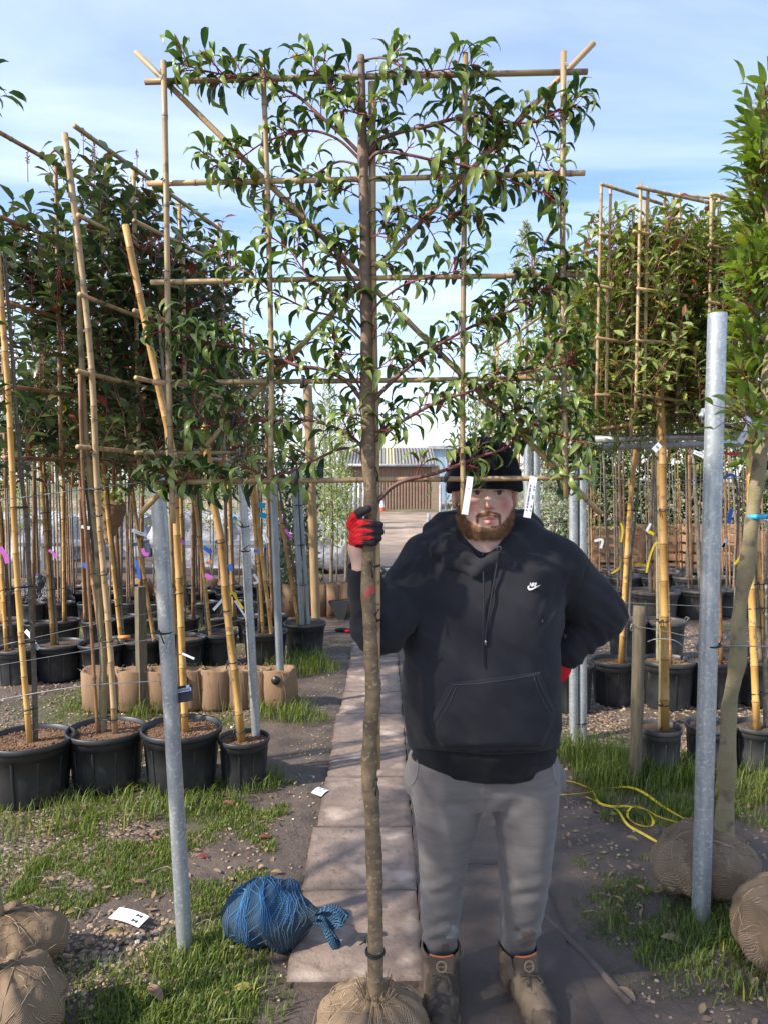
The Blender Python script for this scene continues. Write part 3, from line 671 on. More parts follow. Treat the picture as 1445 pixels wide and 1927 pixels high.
scat(600, -.6, -.33, 2.2, 8, .45, 65, .003, .009)
scat(9000, 1.0, 4.6, 4.3, 8.5, .30, 67, .006, .015)
scat(1500, .85, 2.1, 2.0, 4.4, .42, 69, .003, .011)
scat(160, -.3, .85, 2.0, 6, .5, 71, .002, .006)
gravel = mb.solo('gravel', M['stone'], 'loose brown gravel stones on the planting beds', 'gravel', kind='stuff', loc=(0,0,0), smooth=False)
mb = MB()
def lit(n, x0, x1, y0, y1, L0=.018, L1=.05):
    x = rg.uniform(x0,x1,n); y = rg.uniform(y0,y1,n); p = np.stack([x,y,x*0],1); p[:,2] = gh(p)+rg.uniform(.004,.02,n)
    a = rg.rand(n)*2*pi; d = np.stack([np.cos(a),np.sin(a),rg.normal(0,.15,n)],1); nn = np.stack([rg.normal(0,.3,n),rg.normal(0,.3,n),np.ones(n)],1)
    L_ = rg.uniform(L0,L1,n); leaves(mb, p, d, nn, L_, L_*rg.uniform(.3,.5,n), rg.normal(.3,.6,n), fold=.3, nS=4, shape='oval', col=np.stack([rg.rand(n),(rg.rand(n)<.10)*.8*rg.rand(n),rg.rand(n)*.15],1))
lit(300, -1.7, -.45, 2.1, 4.3); lit(500, -4, -.7, 4.3, 8.5); lit(150, .85, 2.0, 2.1, 4.3); lit(420, 1.0, 4.2, 4.3, 8.5); lit(24, -.33, .8, 2.2, 6, .01, .025)
litter = mb.solo('leaf_litter', M['litter'], 'small dry brown leaves strewn over the soil', 'leaf litter', kind='stuff', loc=(0,0,0))
# twigs
mb = MB()
for k in range(150):
    sx = (rg.uniform(-1.7,-.45), rg.uniform(.8,2.2))[k % 3 == 0]; sy = rg.uniform(2.1, 4.6); a = rg.rand()*6.28; l = rg.uniform(.03,.14)
    p = np.array([[sx,sy,.012],[sx+cos(a)*l*.5,sy+sin(a)*l*.5,.02+rg.rand()*.01],[sx+cos(a+.4)*l,sy+sin(a+.4)*l,.01]]); tube(mb, spline(p,3), rg.uniform(.0008,.002), 5, col=(0,rg.rand(),0))
mb.solo('twig_litter', M['greybark'], 'thin dry twigs scattered on the ground', 'twigs', kind='stuff', loc=(0,0,0))
ords = ['leftmost','second','third','fourth','fifth','sixth','seventh','eighth','ninth','tenth','eleventh','twelfth','thirteenth','fourteenth','fifteenth','sixteenth','seventeenth','eighteenth','nineteenth','twentieth','twenty-first','twenty-second','twenty-third','twenty-fourth','twenty-fifth','twenty-sixth','twenty-seventh','twenty-eighth','twenty-ninth','thirtieth']
# ------------------------------------------------------------------ builders for canes, pots and trees
def at_d(px, py, z): return G(px, py, z)
def cane_mb(mb, pts, r, step=.24, n=8, jit=0.0, m=0):
    pts = spline(pts, 5) if len(pts) > 2 else np.asarray(pts, float)
    L = np.r_[0, np.cumsum(np.linalg.norm(np.diff(pts, axis=0), axis=1))]; tot = L[-1]
    ss_ = [0.0, tot]; rr_ = {0.0: (r*1.02, 0), tot: (r, 0)}
    s = step*random.uniform(.3, .9)
    while s < tot-.02:
        for ds, k, dk in ((-.009, 1.0, 0), (-.003, 1.13, .15), (0, 1.03, 1.0), (.003, 1.12, .2), (.010, .97, 0)):
            ss_.append(s+ds); rr_[s+ds] = (r*k, dk)
        s += step*random.uniform(.8, 1.15)
    ss_ = sorted(set(ss_)); ss_ = [q for q in ss_ if 0 <= q <= tot]
    q = np.stack([np.interp(ss_, L, pts[:,k]) for k in range(3)], 1)
    g_ = random.random(); rad = [rr_[v][0] for v in ss_]; col = [(rr_[v][1], g_, 0) for v in ss_]
    tube(mb, q, rad, n, True, np.array(col), m)
def cane(parent, pts, r, mat='cane', name='cane', step=.24):
    mb = MB(); cane_mb(mb, pts, r, step); return mb.build(name, M[mat], parent)
def ring(mb, c, rx, ry, th, axis=(0,0,1), rot=0, n=14, col=(0,.5,0)):
    a = np.linspace(0, 2*pi, n+1)[:-1]
    ax = unit(np.array(axis, float)); u = np.cross(ax, [0,1,0.001]); u = unit(u); v = np.cross(ax, u)
    pts = np.array(c)+ (np.cos(a)*rx)[:,None]*u + (np.sin(a)*ry)[:,None]*v
    pts = np.vstack([pts, pts[:1]]); tube(mb, pts, th, 6, False, col)
def tie(parent, a, b, ra, rb, th=.0035, tail=True, mat='tie', name='cable_tie'):
    """band round two neighbouring stems whose centres are a and b"""
    a = np.asarray(a, float); b = np.asarray(b, float); mb = MB(); c = (a*rb*0+a+b)/2; dv = b-a; dv[2] = 0; L = np.linalg.norm(dv); w = L/2+max(ra, rb)+th*.5; hh = max(ra, rb)+th*.5
    an = math.atan2(dv[1], dv[0]) if L > 1e-6 else 0; t = np.linspace(0, 2*pi, 17)[:-1]
    p = np.stack([np.cos(t)*w, np.sin(t)*hh, .004*np.sin(t)], 1); R = rotm((0,0,1), an); p = p@R.T + c; p = np.vstack([p, p[:1]])
    tube(mb, p, th, 6, False)
    if tail:
        e = c+R@np.array([random.choice([-1,1])*w*.3, -hh, 0]); tube(mb, [e, e+np.array([random.uniform(-.01,.01), -.012, .012]), e+np.array([random.uniform(-.02,.02), -.02, .035*random.choice([-1,1])])], th*.7, 5)
    return mb.build(name, M[mat], parent)
def pot_mb(x, y, R, h, z0=0.0, n=36):
    mb = MB(); p = []
    pr = [(R*.30, .004), (R*.78, .0), (R*.80, .012), (R*.86, h*.45), (R*.905, h*.78), (R*.93, h*.785), (R*.945, h*.88), (R*.955, h*.90), (R*1.0, h*.905), (R*1.015, h*.93), (R*1.01, h*.985), (R*.985, h), (R*.955, h*.985), (R*.94, h*.90), (R*.93, h*.86)]
    lathe(mb, pr, (x, y, z0), n, col=(0, random.random(), 0), wob=.012)
    for k in range(10):   # moulded ribs
        a = k*2*pi/10+.3; v = []
        for (r, z) in ((R*.80, .02), (R*.86, h*.45), (R*.905, h*.76)):
            for da, dr in ((-.035, .001), (0, .006), (.035, .001)): v.append((x+(r+dr)*cos(a+da), y+(r+dr)*sin(a+da), z0+z))
        mb.add(v, [(0,1,4,3),(1,2,5,4),(3,4,7,6),(4,5,8,7)], (0,.5,0))
    return mb
def soil_mb(x, y, R, z, chips=0, rs=RS):
    mb = MB(); nr, na = 9, 28; v = [(x, y, z)]
    for i in range(1, nr):
        for j in range(na):
            r = R*i/(nr-1); a = j*2*pi/na; v.append((x+r*cos(a), y+r*sin(a), z))
    v = np.array(v); v[:,2] += (fbm(v, 18, 3, 77)-.5)*.03 + .010*(1-np.hypot(v[:,0]-x, v[:,1]-y)/R); F = [(0, 1+j, 1+(j+1) % na) for j in range(na)]
    for i in range(nr-2):
        for j in range(na): a = 1+i*na+j; b = 1+i*na+(j+1) % na; F.append((a, a+na, b+na, b))
    mb.add(v, F, (0, .5, 0))
    if chips:
        r = R*.97*np.sqrt(rs.rand(chips)); a = rs.rand(chips)*2*pi; cx, cy = x+r*np.cos(a), y+r*np.sin(a)
        stones(mb, cx, cy, rs.uniform(.003, .0075, chips), z=z+.004*rs.rand(chips)+.006*(1-r/R), rs=rs, flat=.6, sink=.1)
    return mb
def px_pot(cx, rim_y, w, h):
    d = (CAM_H-h)*F_PX/(rim_y-HOR); return (cx-PW/2)*d/F_PX, d, w/2*d/F_PX, h
def stem_tube(pts, r0, r1, knob=0.0, n=8, step=.03, seed=0, col=(0,.5,0)):
    p = spline(pts, 6); p, s = resample(p, step); t = s/s[-1]
    r = (r0+(r1-r0)*t)*(1+knob*(vnoise(np.stack([s*14, s*0+seed, s*0], 1), 1, seed)-.5)*1.6)
    p = p + np.stack([(vnoise(np.stack([s*5, s*0, s*0+k*9+seed], 1), 1, seed)-.5)*r0*.5 for k in range(3)], 1)*np.array([1,1,0])
    mb = MB(); tube(mb, p, r, n, True, col); return mb
def crown(A, B, z0, z1, nst, thick=.3, L=.07, wd=.4, step=.028, red=.05, shape='oval', upw=.9, rs=RS, yellow=.02, sl=(.3,.7), dr=(.2,.5), skip=0.0, nS=3, top=None):
    """leafy stems filling an upright panel between plan points A and B; returns (leaf mesh builder, twig mesh builder)"""
    lm, tm = MB(), MB(); A = np.array(A, float); B = np.array(B, float); ab = B-A; nrm = np.array([-ab[1], ab[0]]); nrm /= np.linalg.norm(nrm)+1e-9
    for k in range(nst):
        s = rs.rand(); z = z0-.08+(z1-z0+.08)*rs.rand()**1.2*.97; o = rs.normal(0, thick*.30); pl = A+ab*s+nrm*o
        if fbm(np.array([[pl[0], pl[1], z]]), 2.2, 2, 91)[0] < skip: continue
        ln = rs.uniform(*sl); ln = min(ln, z1-z)
        if ln < .08: ln = .08
        sgn = np.sign(o) if abs(o) > .02 else rs.choice([-1, 1]); n = 6
        dirh = nrm*sgn*rs.uniform(.1,.7)+unit(ab)*rs.normal(0,.35); p = [np.array([pl[0], pl[1], z])]; dv = np.array([dirh[0], dirh[1], upw])
        for i in range(n):
            dv = dv+np.array([rs.normal(0,.12), rs.normal(0,.12), .10]); dv = dv/np.linalg.norm(dv); p.append(p[-1]+dv*ln/n)
        p = np.array(p); tube(tm, p, np.linspace(.0035, .0014, n+1), 4, False, (rs.rand()*.6, rs.rand(), 0))
        q, sq = resample(p, step); m = len(q); tg = np.gradient(q, axis=0); tg = unit(tg)
        az = np.arange(m)*2.4+rs.rand()*6; rnd = unit(np.stack([np.cos(az), np.sin(az), 0*az], 1)); out_ = unit(rnd-tg*np.sum(rnd*tg,1,keepdims=True))
        d = unit(out_*.8+tg*.55+rs.normal(0,.15,(m,3))); nn = unit(tg*.8-out_*.35+rs.normal(0,.25,(m,3))+np.array([0,0,.35]))
        LL = L*rs.uniform(.65,1.15,m); g = np.stack([rs.rand(m), np.where(rs.rand(m) < red, rs.rand(m), 0), np.where(rs.rand(m) < yellow, .7*rs.rand(m), 0)], 1)
        if rs.rand() < red*1.6: g[-3:,1] = rs.uniform(.5,1,len(g[-3:])); LL[-3:] *= .8
        leaves(lm, q+out_*.006, d, nn, LL, LL*wd*rs.uniform(.85,1.15,m), rs.uniform(dr[0],dr[1],m), .3, nS, g, shape=shape)
    return lm, tm
def frame_panel(parent, tops, zs, mat, r=.011, verts=(0,.35,.7,1.0), front=None, zlow=None, name='frame_cane', off=.10):
    """tops = (plan point A, plan point B); horizontals at heights zs; uprights at fractions"""
    A, B = np.array(tops[0]), np.array(tops[1]); u = (B-A)/np.linalg.norm(B-A); nr = np.array([-u[1], u[0]]); nr = nr*np.sign(np.dot(nr, -(A+B)/2))*off
    for k, z in enumerate(zs):
        j = random.uniform(-.012, .012); a = A-u*random.uniform(.02,.07); b = B+u*random.uniform(.02,.10)
        cane(parent, [np.r_[a+nr, z+j], np.r_[b+nr, z-j+random.uniform(-.02,.02)]], r, mat, name)
    zl = zlow if zlow is not None else zs[-1]-.08
    for f in verts:
        if f == 0 and front is not None: continue
        c = A+(B-A)*f; c2 = c+random.uniform(-.03,.03)*u; nv = nr*(1-r*2/off); cane(parent, [np.r_[c2+nv, zl], np.r_[c+nv, zs[0]+random.uniform(.01,.035)]], r, mat, name)

def potted(label, group, px, mat='pot', soil='soil', chips=0, trunk=None, tr=.018, tmat='greybark', stakes=(), ties=(), cat='potted tree', dd=0.0, kn=.12):
    x, d, R, h = px; t = thing('potted_tree', label, cat, (x, d, 0), group)
    pot_mb(x, d, R, h).build('pot', M[mat], t); soil_mb(x, d, R*.95, h*.90, chips).build('soil', M[soil], t, smooth=not chips)
    if trunk:
        pts = PL(trunk, d+dd); pts[0][2] = min(pts[0][2], h*.92); stem_tube(pts, tr, tr*.6, kn, 9, seed=len(ORI) % 97, col=(0, random.random(), 0)).build('trunk', M[tmat], t)
    for s in stakes:
        pts = PL(s[0], d+dd-.03); pts[0][2] = min(pts[0][2], h*.90); cane(t, pts, s[1], s[2], 'stake')
    for ty in ties:   # (pixel y) where stem and stake are banded together
        if trunk and stakes:
            def xa(l): 
                l = sorted([(p[1], p[0]) for p in l]); return np.interp(ty, [q[0] for q in l], [q[1] for q in l])
            a = P(xa(trunk), ty, d+dd); b = P(xa(stakes[0][0]), ty, d+dd-.03); tie(t, a, b, tr*.9, stakes[0][1], .0035)
        elif stakes:
            l = sorted([(p[1], p[0]) for p in stakes[0][0]]); b = P(np.interp(ty, [q[0] for q in l], [q[1] for q in l]), ty, d+dd-.03); tie(t, b, b, stakes[0][1], stakes[0][1], .0035)
    return t
def add_crown(t, lm, tm, mat, tmat='twig'):
    lf = lm.build('foliage', M[mat], t); tm.build('twigs', M[tmat], t); return lf
def pxr(w, d): return w/2*d/F_PX     # radius from a width in pixels

# ------------------------------------------------------------------ left front row: four big pots, three with cane frames
g = 'large potted screening trees of the front left row'
tA = potted('large black pot at the far left edge with a golden bamboo stake', g, px_pot(48, 1392, 160, .33), chips=1500,
   trunk=[(66,1385),(62,1200),(50,1000),(30,760),(15,560),(5,420)], tr=.014, stakes=[([(56,1390),(33,1100),(17,760),(0,540),(-20,250)], pxr(11,4.1), 'stake')], ties=(1335,1210,1105,955))
tB = potted('large black pot with a mossy green trunk, second from left in the front row', g, px_pot(193, 1375, 146, .33), chips=1700,
   trunk=[(193,1372),(194,1258),(180,1000),(163,830),(150,600),(140,420)], tr=.021, tmat='greenbark', stakes=[([(217,1378),(206,1198),(185,950),(173,700),(150,470),(122,250)], pxr(12,4.1), 'cane'), ([(184,1372),(170,1150),(155,880),(150,700)], .010, 'brown_cane')], ties=(1352,1205,1080,970,920))
tC = potted('large black pot right behind the front steel post, third in the front row', g, px_pot(337, 1372, 150, .34), chips=1700,
   trunk=[(340,1372),(330,1200),(322,1000),(318,880),(300,600)], tr=.015, tmat='greenbark', stakes=[([(349,1380),(340,1150),(331,960),(328,866),(296,715),(236,423)], pxr(13,4.2), 'stake')], ties=(1345,1228,1115,955))
tD = potted('smaller black pot with a dried mud stain, beside the second steel post', g, px_pot(456, 1392, 96, .28), chips=700,
   trunk=[(450,1390),(436,1260),(425,1150),(410,1000),(400,900),(380,760)], tr=.013, stakes=[([(456,1398),(442,1260),(428,1150),(417,1018),(399,930),(385,800)], pxr(14,4.2), 'stake')], ties=(1375,1245,1148,1020))
rs1 = np.random.RandomState(101)
def plan(px, py, z): q = G(px, py, z); return q[:2]
zB = P(122,252,4.05)[2]; Af, Ab = plan(122,252,zB), plan(393,430,zB)
zs = [P(122,y,4.05)[2] for y in (252,410,560,705,846)]
frame_panel(tB, (Af, Ab), zs, 'cane', .0135, (0,.33,.66,1.0), front=True)
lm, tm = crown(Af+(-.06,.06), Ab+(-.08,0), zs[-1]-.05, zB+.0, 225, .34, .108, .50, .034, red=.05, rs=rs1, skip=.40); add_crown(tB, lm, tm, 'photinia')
zA = P(-20,258,4.05)[2]; Cf, Cb = plan(-20,258,zA), plan(238,398,zA)
zs = [P(-10,y,4.05)[2] for y in (258,415,570,725,862)]
frame_panel(tA, (Cf, Cb), zs, 'brown_cane', .0125, (.35,.7,1.0), front=True)
lm, tm = crown(Cf+(-.08,.05), Cb+(-.14,.2), zs[-1]-.03, zA-.28, 215, .34, .108, .50, .034, red=.06, rs=rs1, skip=.38); add_crown(tA, lm, tm, 'photinia')
zC = P(236,423,4.18)[2]; Ef, Eb = plan(236,423,zC), plan(400,500,zC)
zs = [P(236,y,4.18)[2] for y in (423,587,715,850)]
frame_panel(tC, (Ef, Eb), zs, 'cane', .0125, (.5,1.0), front=True)
lm, tm = crown(Ef+(-.03,.1), Eb+(-.03,.3), zs[-1]+.02, zC+.0, 120, .34, .088, .46, .030, red=.09, rs=rs1, yellow=.05); add_crown(tC, lm, tm, 'photinia')
# flower buds: upright reddish spikes on the tops
def buds(parent, pts, rs=RS):
    for (x, y, d) in pts:
        c = P(x, y, d); mb = MB()
        for k in range(26):
            a = rs.rand()*6.28; r = rs.uniform(0,.018); z = rs.uniform(0,.07); q = c+np.array([r*cos(a)*(1-z*8), r*sin(a)*(1-z*8), z])
            mb.add(IV*rs.uniform(.0025,.0045)+q, IF, (rs.uniform(.5,1), rs.rand(), 0))
        tube(mb, [c-[0,0,.1], c+[0,0,.07]], .0022, 4, col=(1,.5,0)); mb.build('flower_bud', M['twig'], parent)
buds(tB, [(157,262,4.5),(175,300,4.4),(258,300,4.8),(270,355,4.7),(275,340,4.7),(340,400,5.1),(178,290,4.4),(108,535,4.1),(112,520,4.1),(120,645,4.1),(82,690,4.1),(60,545,4.1)], rs1)
buds(tA, [(52,308,4.3),(25,395,4.2),(56,500,4.3),(28,470,4.3),(75,700,4.1)], rs1)
buds(tC, [(285,455,4.3),(300,470,4.4),(430,500,4.8)], rs1)

# ------------------------------------------------------------------ second left row
g2 = 'black potted trees of the second left row'
L2 = [
 ('black pot at the left picture edge in the second row, thin trunk', (28,1221,78,.30), [(24,1215),(12,1080),(0,940)], [([(12,1216),(4,1080),(-4,900)], .017,'stake')], (1200,1110)),
 ('black pot behind the white paper tag, second in the second left row', (106,1211,94,.31), [(108,1212),(96,1050),(84,880),(75,760)], [([(100,1218),(89,1050),(77,877),(70,700)], .019,'stake')], (1190,1110,1000,965)),
 ('black pot with a dusty grey flank behind the mossy trunk', (186,1211,84,.31), [(196,1205),(178,1050),(160,900),(150,800)], [([(191,1215),(170,1050),(149,877),(142,700)], .018,'brown_cane')], (1190,1080)),
 ('black pot with a trowel resting on its rim beside the grey wooden post', (262,1203,86,.31), [(232,1200),(222,1100),(205,950),(196,800)], [([(234,1275),(227,1200),(210,1040),(194,874),(186,720)], .018,'stake')], (1210,1140,950)),
 ('black pot between the grey wooden post and the front steel post', (341,1200,86,.32), None, [([(300,1275),(296,1240),(273,1095),(241,860),(225,700)], .019,'stake')], (1190,1090,1010,870)),
 ('black pot left of the second steel post with a pale upright stake', (407,1192,78,.31), [(392,1190),(380,1050),(372,900)], [([(401,1272),(399,1230),(384,1080),(368,943),(355,800)], .017,'stake')], (1185,1010)),
 ('black pot between the second and third steel posts', (498,1188,84,.33), [(489,1185),(484,1050),(474,930),(465,800)], [([(496,1190),(487,1070),(477,953),(468,800)], .015,'stake'), ([(517,1268),(510,1180),(496,1068),(480,928),(470,800)], .019,'stake')], (1170,1060)),
 ('black pot standing behind the twin steel posts at the end of the second row', (573,1172,80,.32), [(575,1170),(552,1060),(530,940),(515,850)], [([(563,1172),(550,1100),(538,1026),(521,933),(510,860)], .019,'stake')], (1120,985,960)),
]
T2 = []
for lab, pp, tr_, st, ti in L2:
    T2.append(potted(lab, g2, px_pot(*pp), soil='darksoil', chips=0, trunk=tr_, tr=.016, stakes=st, ties=ti))
# crowns of the second row (a continuous run of clipped photinia seen behind the front frames)
rs2 = np.random.RandomState(202)
spec2 = [(4,(-1.62,5.0),(-1.50,6.4),1.75,3.25,110),(5,(-1.55,5.9),(-1.42,7.2),1.72,3.22,100),(6,(-1.50,7.2),(-1.38,8.4),1.72,3.15,80),(0,(-3.2,5.6),(-2.7,7.0),1.7,3.0,85),(1,(-2.8,5.4),(-2.3,6.9),1.7,3.1,90),(2,(-2.35,5.5),(-2.0,7.0),1.7,3.15,90),(3,(-1.95,5.2),(-1.75,6.6),1.68,3.25,100)]
for (i, a, b, z0, z1, n) in spec2:
    lm, tm = crown(a, b, z0, z1, n, .45, .085, .45, .034, red=.06, rs=rs2, yellow=.05, sl=(.3,.6)); add_crown(T2[i], lm, tm, 'photinia')
    frame_panel(T2[i], (np.array(a), np.array(b)), [z1, z1-.42, z1-.84, z1-1.26][:3+(i > 3)], 'brown_cane', .012, (0,.5,1.0), zlow=z0-.05, name='frame_cane')

# ------------------------------------------------------------------ third and fourth left rows (smaller pots)
g3 = 'small black potted trees in the rear left rows'
order = ['first','second','third','fourth','fifth','sixth','seventh','eighth','ninth','tenth']
L3 = [(18,1172,56),(69,1173,54),(118,1167,56),(182,1168,60),(232,1160,50),(290,1163,56),(345,1163,56),(410,1162,54),(470,1160,50),(520,1158,44)]
X3 = [(5,-6),(60,64),(120,118),(160,150),(225,214),(262,268),(345,340),(363,362),(440,430),(513,504)]
for k, (cx, ry, w) in enumerate(L3):
    a, b = X3[k]
    potted('%s pot from the left in the third row of the left bed' % order[k], g3, px_pot(cx, ry, w, .28), soil='darksoil', trunk=[(a+4,ry),(a+(b-a)*.5+3,ry-130),(b+2,ry-260),(b-2,ry-380)], tr=.013, tmat=('greybark','bark')[k%2],
        stakes=[([(a,ry),(b,ry-250),(b-3,ry-400)], .015,('stake','brown_cane')[k%2])], ties=(ry-60,ry-190))
L4 = [(60,1136,42),(115,1134,44),(165,1135,44),(200,1133,44),(245,1134,40),(300,1135,44),(385,1133,46),(440,1132,42),(495,1131,38)]
for k, (cx, ry, w) in enumerate(L4):
    potted('%s pot from the left in the fourth row of the left bed' % order[k], g3, px_pot(cx, ry, w, .28), soil='darksoil', trunk=[(cx,ry),(cx+random.uniform(-6,4),ry-120),(cx+random.uniform(-12,6),ry-300)], tr=.012, tmat='greybark', stakes=[([(cx-5,ry),(cx-9,ry-230),(cx-14,ry-330)], .010,'brown_cane')])
def far_pots(src, xs_, d, fmt, group):
    o = np.array(src.location)
    for k, x in enumerate(xs_): copy_tree(src, np.array([x, d+random.uniform(-.08,.08), 0])-o, label=fmt % ords[k], group=group)
fp = potted('black pot with a thin cane at the right end of the far left pots', g3, ((430-PW/2)*9.3/F_PX, 9.3, .17, .30), soil='darksoil', trunk=[(430,1118),(427,1000),(425,860)], tr=.013, tmat='greybark', stakes=[([(426,1118),(424,1000),(421,840)], .010, 'brown_cane')])
far_pots(fp, np.arange(-4.7, -2.1, .40), 9.3, '%s black pot of the row at the far back left', g3)
far_pots(fp, np.arange(-5.0, -1.3, .42), 9.9, '%s black pot of the rearmost left row', g3)
# crowns high above the rear rows
for k, (a, b, z0, z1, n) in enumerate([((-4.6,8.3),(-3.4,9.4),1.75,3.1,90),((-3.6,8.0),(-2.6,9.4),1.72,3.1,100),((-2.7,8.2),(-1.9,9.6),1.72,3.1,100),((-1.75,8.6),(-1.45,10.2),1.72,3.0,90)]):
    t = thing('trained_tree', ['screening tree crown far left behind the rear pots', 'screening tree with a thin pale trunk left of centre in the rear', 'screening tree behind the middle of the rear pots', 'screening tree ending the left run, above the round timber post'][k], 'tree', (*((np.array(a)+b)/2), 0), 'screening trees behind the left pots')
    c = (np.array(a)+b)/2; stem_tube([np.r_[c,0], np.r_[c+.02,1.2], np.r_[c,2.6]], .022, .012, .15).build('trunk', M['greybark'], t)
    lm, tm = crown(a, b, z0, z1, n, .5, .10, .45, .045, red=.05, rs=rs2, yellow=.06, sl=(.3,.6)); add_crown(t, lm, tm, 'photinia')
    frame_panel(t, (np.array(a), np.array(b)), [z1, z1-.42, z1-.84], 'brown_cane', .013, (0,.5,1.0), zlow=z0-.05, name='frame_cane')

# ------------------------------------------------------------------ right rows
g4 = 'black potted trees of the right bed'
R = [
 ('black pot with a leaning golden stake right of the man at the hip', (1157,1243,80,.34,'pot'), [(1175,1238),(1182,1100),(1195,980),(1205,860)], .011, 'greybark', [([(1167,1242),(1177,1080),(1187,930),(1196,850),(1208,700)], .019,'stake')], (1165,1050,960), 'soil'),
 ('black pot of bark chips just behind the short front pot', (1262,1243,96,.36,'pot'), [(1238,1240),(1237,1100),(1234,950),(1230,840)], .013,'greenbark', [([(1262,1240),(1256,1100),(1248,950),(1246,800)], .012,'brown_cane')], (1165,), 'soil'),
 ('black pot directly behind the tall steel post', (1340,1243,86,.35,'pot'), [(1330,1240),(1335,1100),(1340,900)], .014,'greybark', [([(1357,1240),(1353,1100),(1350,980),(1346,850)], .017,'brown_cane')], (1150,), 'soil'),
 ('black pot cut by the right picture edge, full of brown bark', (1440,1241,92,.35,'pot'), [(1432,1238),(1425,1120),(1418,1000)], .017,'greybark', [([(1440,1240),(1436,1160),(1425,1040),(1414,900)], .017,'stake')], (1180,), 'soil'),
 ('dark pot half hidden behind the man and the twin steel posts', (1083,1250,72,.36,'pot'), None, .012,'greybark', [], (), 'soil'),
 ('short black pot in tall grass beside the right wooden post', (1247,1372,82,.29,'potgrey'), [(1242,1370),(1243,1200),(1240,1000),(1238,850),(1236,700)], .011,'greenbark', [([(1252,1375),(1251,1200),(1248,1000),(1246,830),(1240,700)], .023,'stake')], (1325,1168,960), 'darksoil'),
 ('low grey pot right behind the foot of the tall steel post', (1345,1366,92,.28,'potgrey'), None, .012,'greybark', [], (), 'darksoil'),
 ('low dusty pot with a golden stake at the right edge, right of the leaning trunk', (1430,1368,84,.28,'potgrey'), [(1442,1366),(1440,1260),(1440,1100)], .016,'greybark', [([(1424,1370),(1419,1250),(1413,1080),(1412,900),(1408,780)], .021,'stake')], (1305,1145,1100), 'darksoil'),
 ('tall grey pot behind the right wooden post with dried mud marks', (1183,1166,70,.42,'potgrey'), [(1180,1160),(1184,1000),(1190,860)], .010,'greybark', [([(1176,1165),(1183,1000),(1194,850)], .010,'stake')], (), 'darksoil'),
 ('grey bucket with lifting handles and white scuffs in the right bed', (1253,1168,78,.40,'potgrey'), None, .012,'greybark', [], (), 'darksoil'),
 ('lidless pot with a pale slim trunk just right of the tall steel post', (1385,1212,60,.22,'potgrey'), [(1378,1210),(1384,1080),(1388,960),(1382,860)], .010,'greybark', [([(1385,1210),(1390,1000),(1392,900)], .006,'brown_cane')], (), 'darksoil'),
]
TR = []
for lab, pp, tr_, trr, tm_, st, ti, so in R:
    TR.append(potted(lab, g4, px_pot(*pp[:4]), mat=pp[4], soil=so, trunk=tr_, tr=trr, tmat=tm_, stakes=st, ties=ti, chips=(500 if so == 'soil' else 0)))
x_, d_, R_, h_ = px_pot(1253,1168,78,.40)      # handles of the bucket
for sx in (-1, 1):
    mb = MB(); tube(mb, [(x_+sx*R_*.98, d_-.03, h_-.02), (x_+sx*(R_+.03), d_-.03, h_+.02), (x_+sx*(R_+.03), d_+.03, h_+.02), (x_+sx*R_*.98, d_+.03, h_-.02)], .008, 6); mb.build('handle', M['potgrey'], TR[9])
g5 = 'black potted trees in the rear right rows'
R3 = [('mid pot with a thick pale trunk left of the golden stake', (1231,1112,96,.36), [(1224,1118),(1223,1000),(1228,880),(1232,800)], .026, [(1230,1118),(1235,980),(1238,800)]),
 ('mid pot with a leaning grey trunk left of the tall steel post', (1316,1108,94,.36), [(1318,1112),(1312,1000),(1306,880),(1300,800)], .030, None),
 ('mid pot right of the tall steel post, dark soil', (1400,1106,70,.36), [(1380,1112),(1384,1000),(1378,900),(1372,840)], .019, None),
 ('rear pot just right of the man, bark heaped above its rim', (1182,1082,66,.34), [(1146,1080),(1140,980),(1136,880),(1130,800)], .024, [(1176,1082),(1174,980),(1172,860)]),
 ('rear pot behind the thick golden stake, pale chips inside', (1264,1076,66,.34), [(1298,1090),(1296,980),(1293,900),(1290,860)], .020, [(1284,1060),(1280,960),(1278,900)]),
 ('rear pot left of the tall steel post, empty rim showing', (1330,1074,66,.34), None, .02, [(1192,1068),(1186,980),(1183,900)]),
 ('rear pot at the right edge under the blue ribbon', (1400,1070,70,.34), [(1396,1068),(1398,980),(1396,880)], .017, [(1366,1060),(1364,980),(1362,900)]),
 ('rear pot at the far right edge behind the leaning trunk', (1450,1090,90,.34), [(1440,1085),(1444,980)], .02, None),
 ('rearmost pot with a thin bamboo cane between the crates', (1215,1052,52,.32), [(1210,1050),(1206,960),(1200,870)], .012, [(1122,1060),(1118,960),(1114,840)]),
 ('rearmost pot in front of the pale pallet', (1150,1056,50,.32), [(1160,1060),(1158,960),(1150,850)], .012, [(1132,1058),(1124,960),(1117,900)]),
 ('rearmost pot in the dark gap between the two crates', (1285,1050,52,.32), [(1270,1050),(1268,960),(1264,880)], .012, None)]
T5 = []
for lab, pp, tr_, trr, st in R3:
    T5.append(potted(lab, g5, px_pot(*pp), mat='potgrey', soil=('soil','darksoil')[len(T5) % 2], trunk=tr_, tr=trr, stakes=[(st, .012, 'brown_cane')] if st else [], ties=()))
fq = potted('grey pot with a slim trunk at the back of the right bed by the posts', g5, ((1110-PW/2)*9.4/F_PX, 9.4, .19, .34), mat='potgrey', soil='soil', trunk=[(1110,1110),(1108,1000),(1104,850)], tr=.015, stakes=[([(1115,1110),(1112,960),(1110,840)], .011, 'brown_cane')])
far_pots(fq, np.arange(2.95, 5.2, .46), 9.4, '%s grey pot of the far row in front of the crates', g5)
far_pots(fq, np.arange(2.9, 6.0, .47), 10.6, '%s grey pot of the rearmost row against the crates', g5)
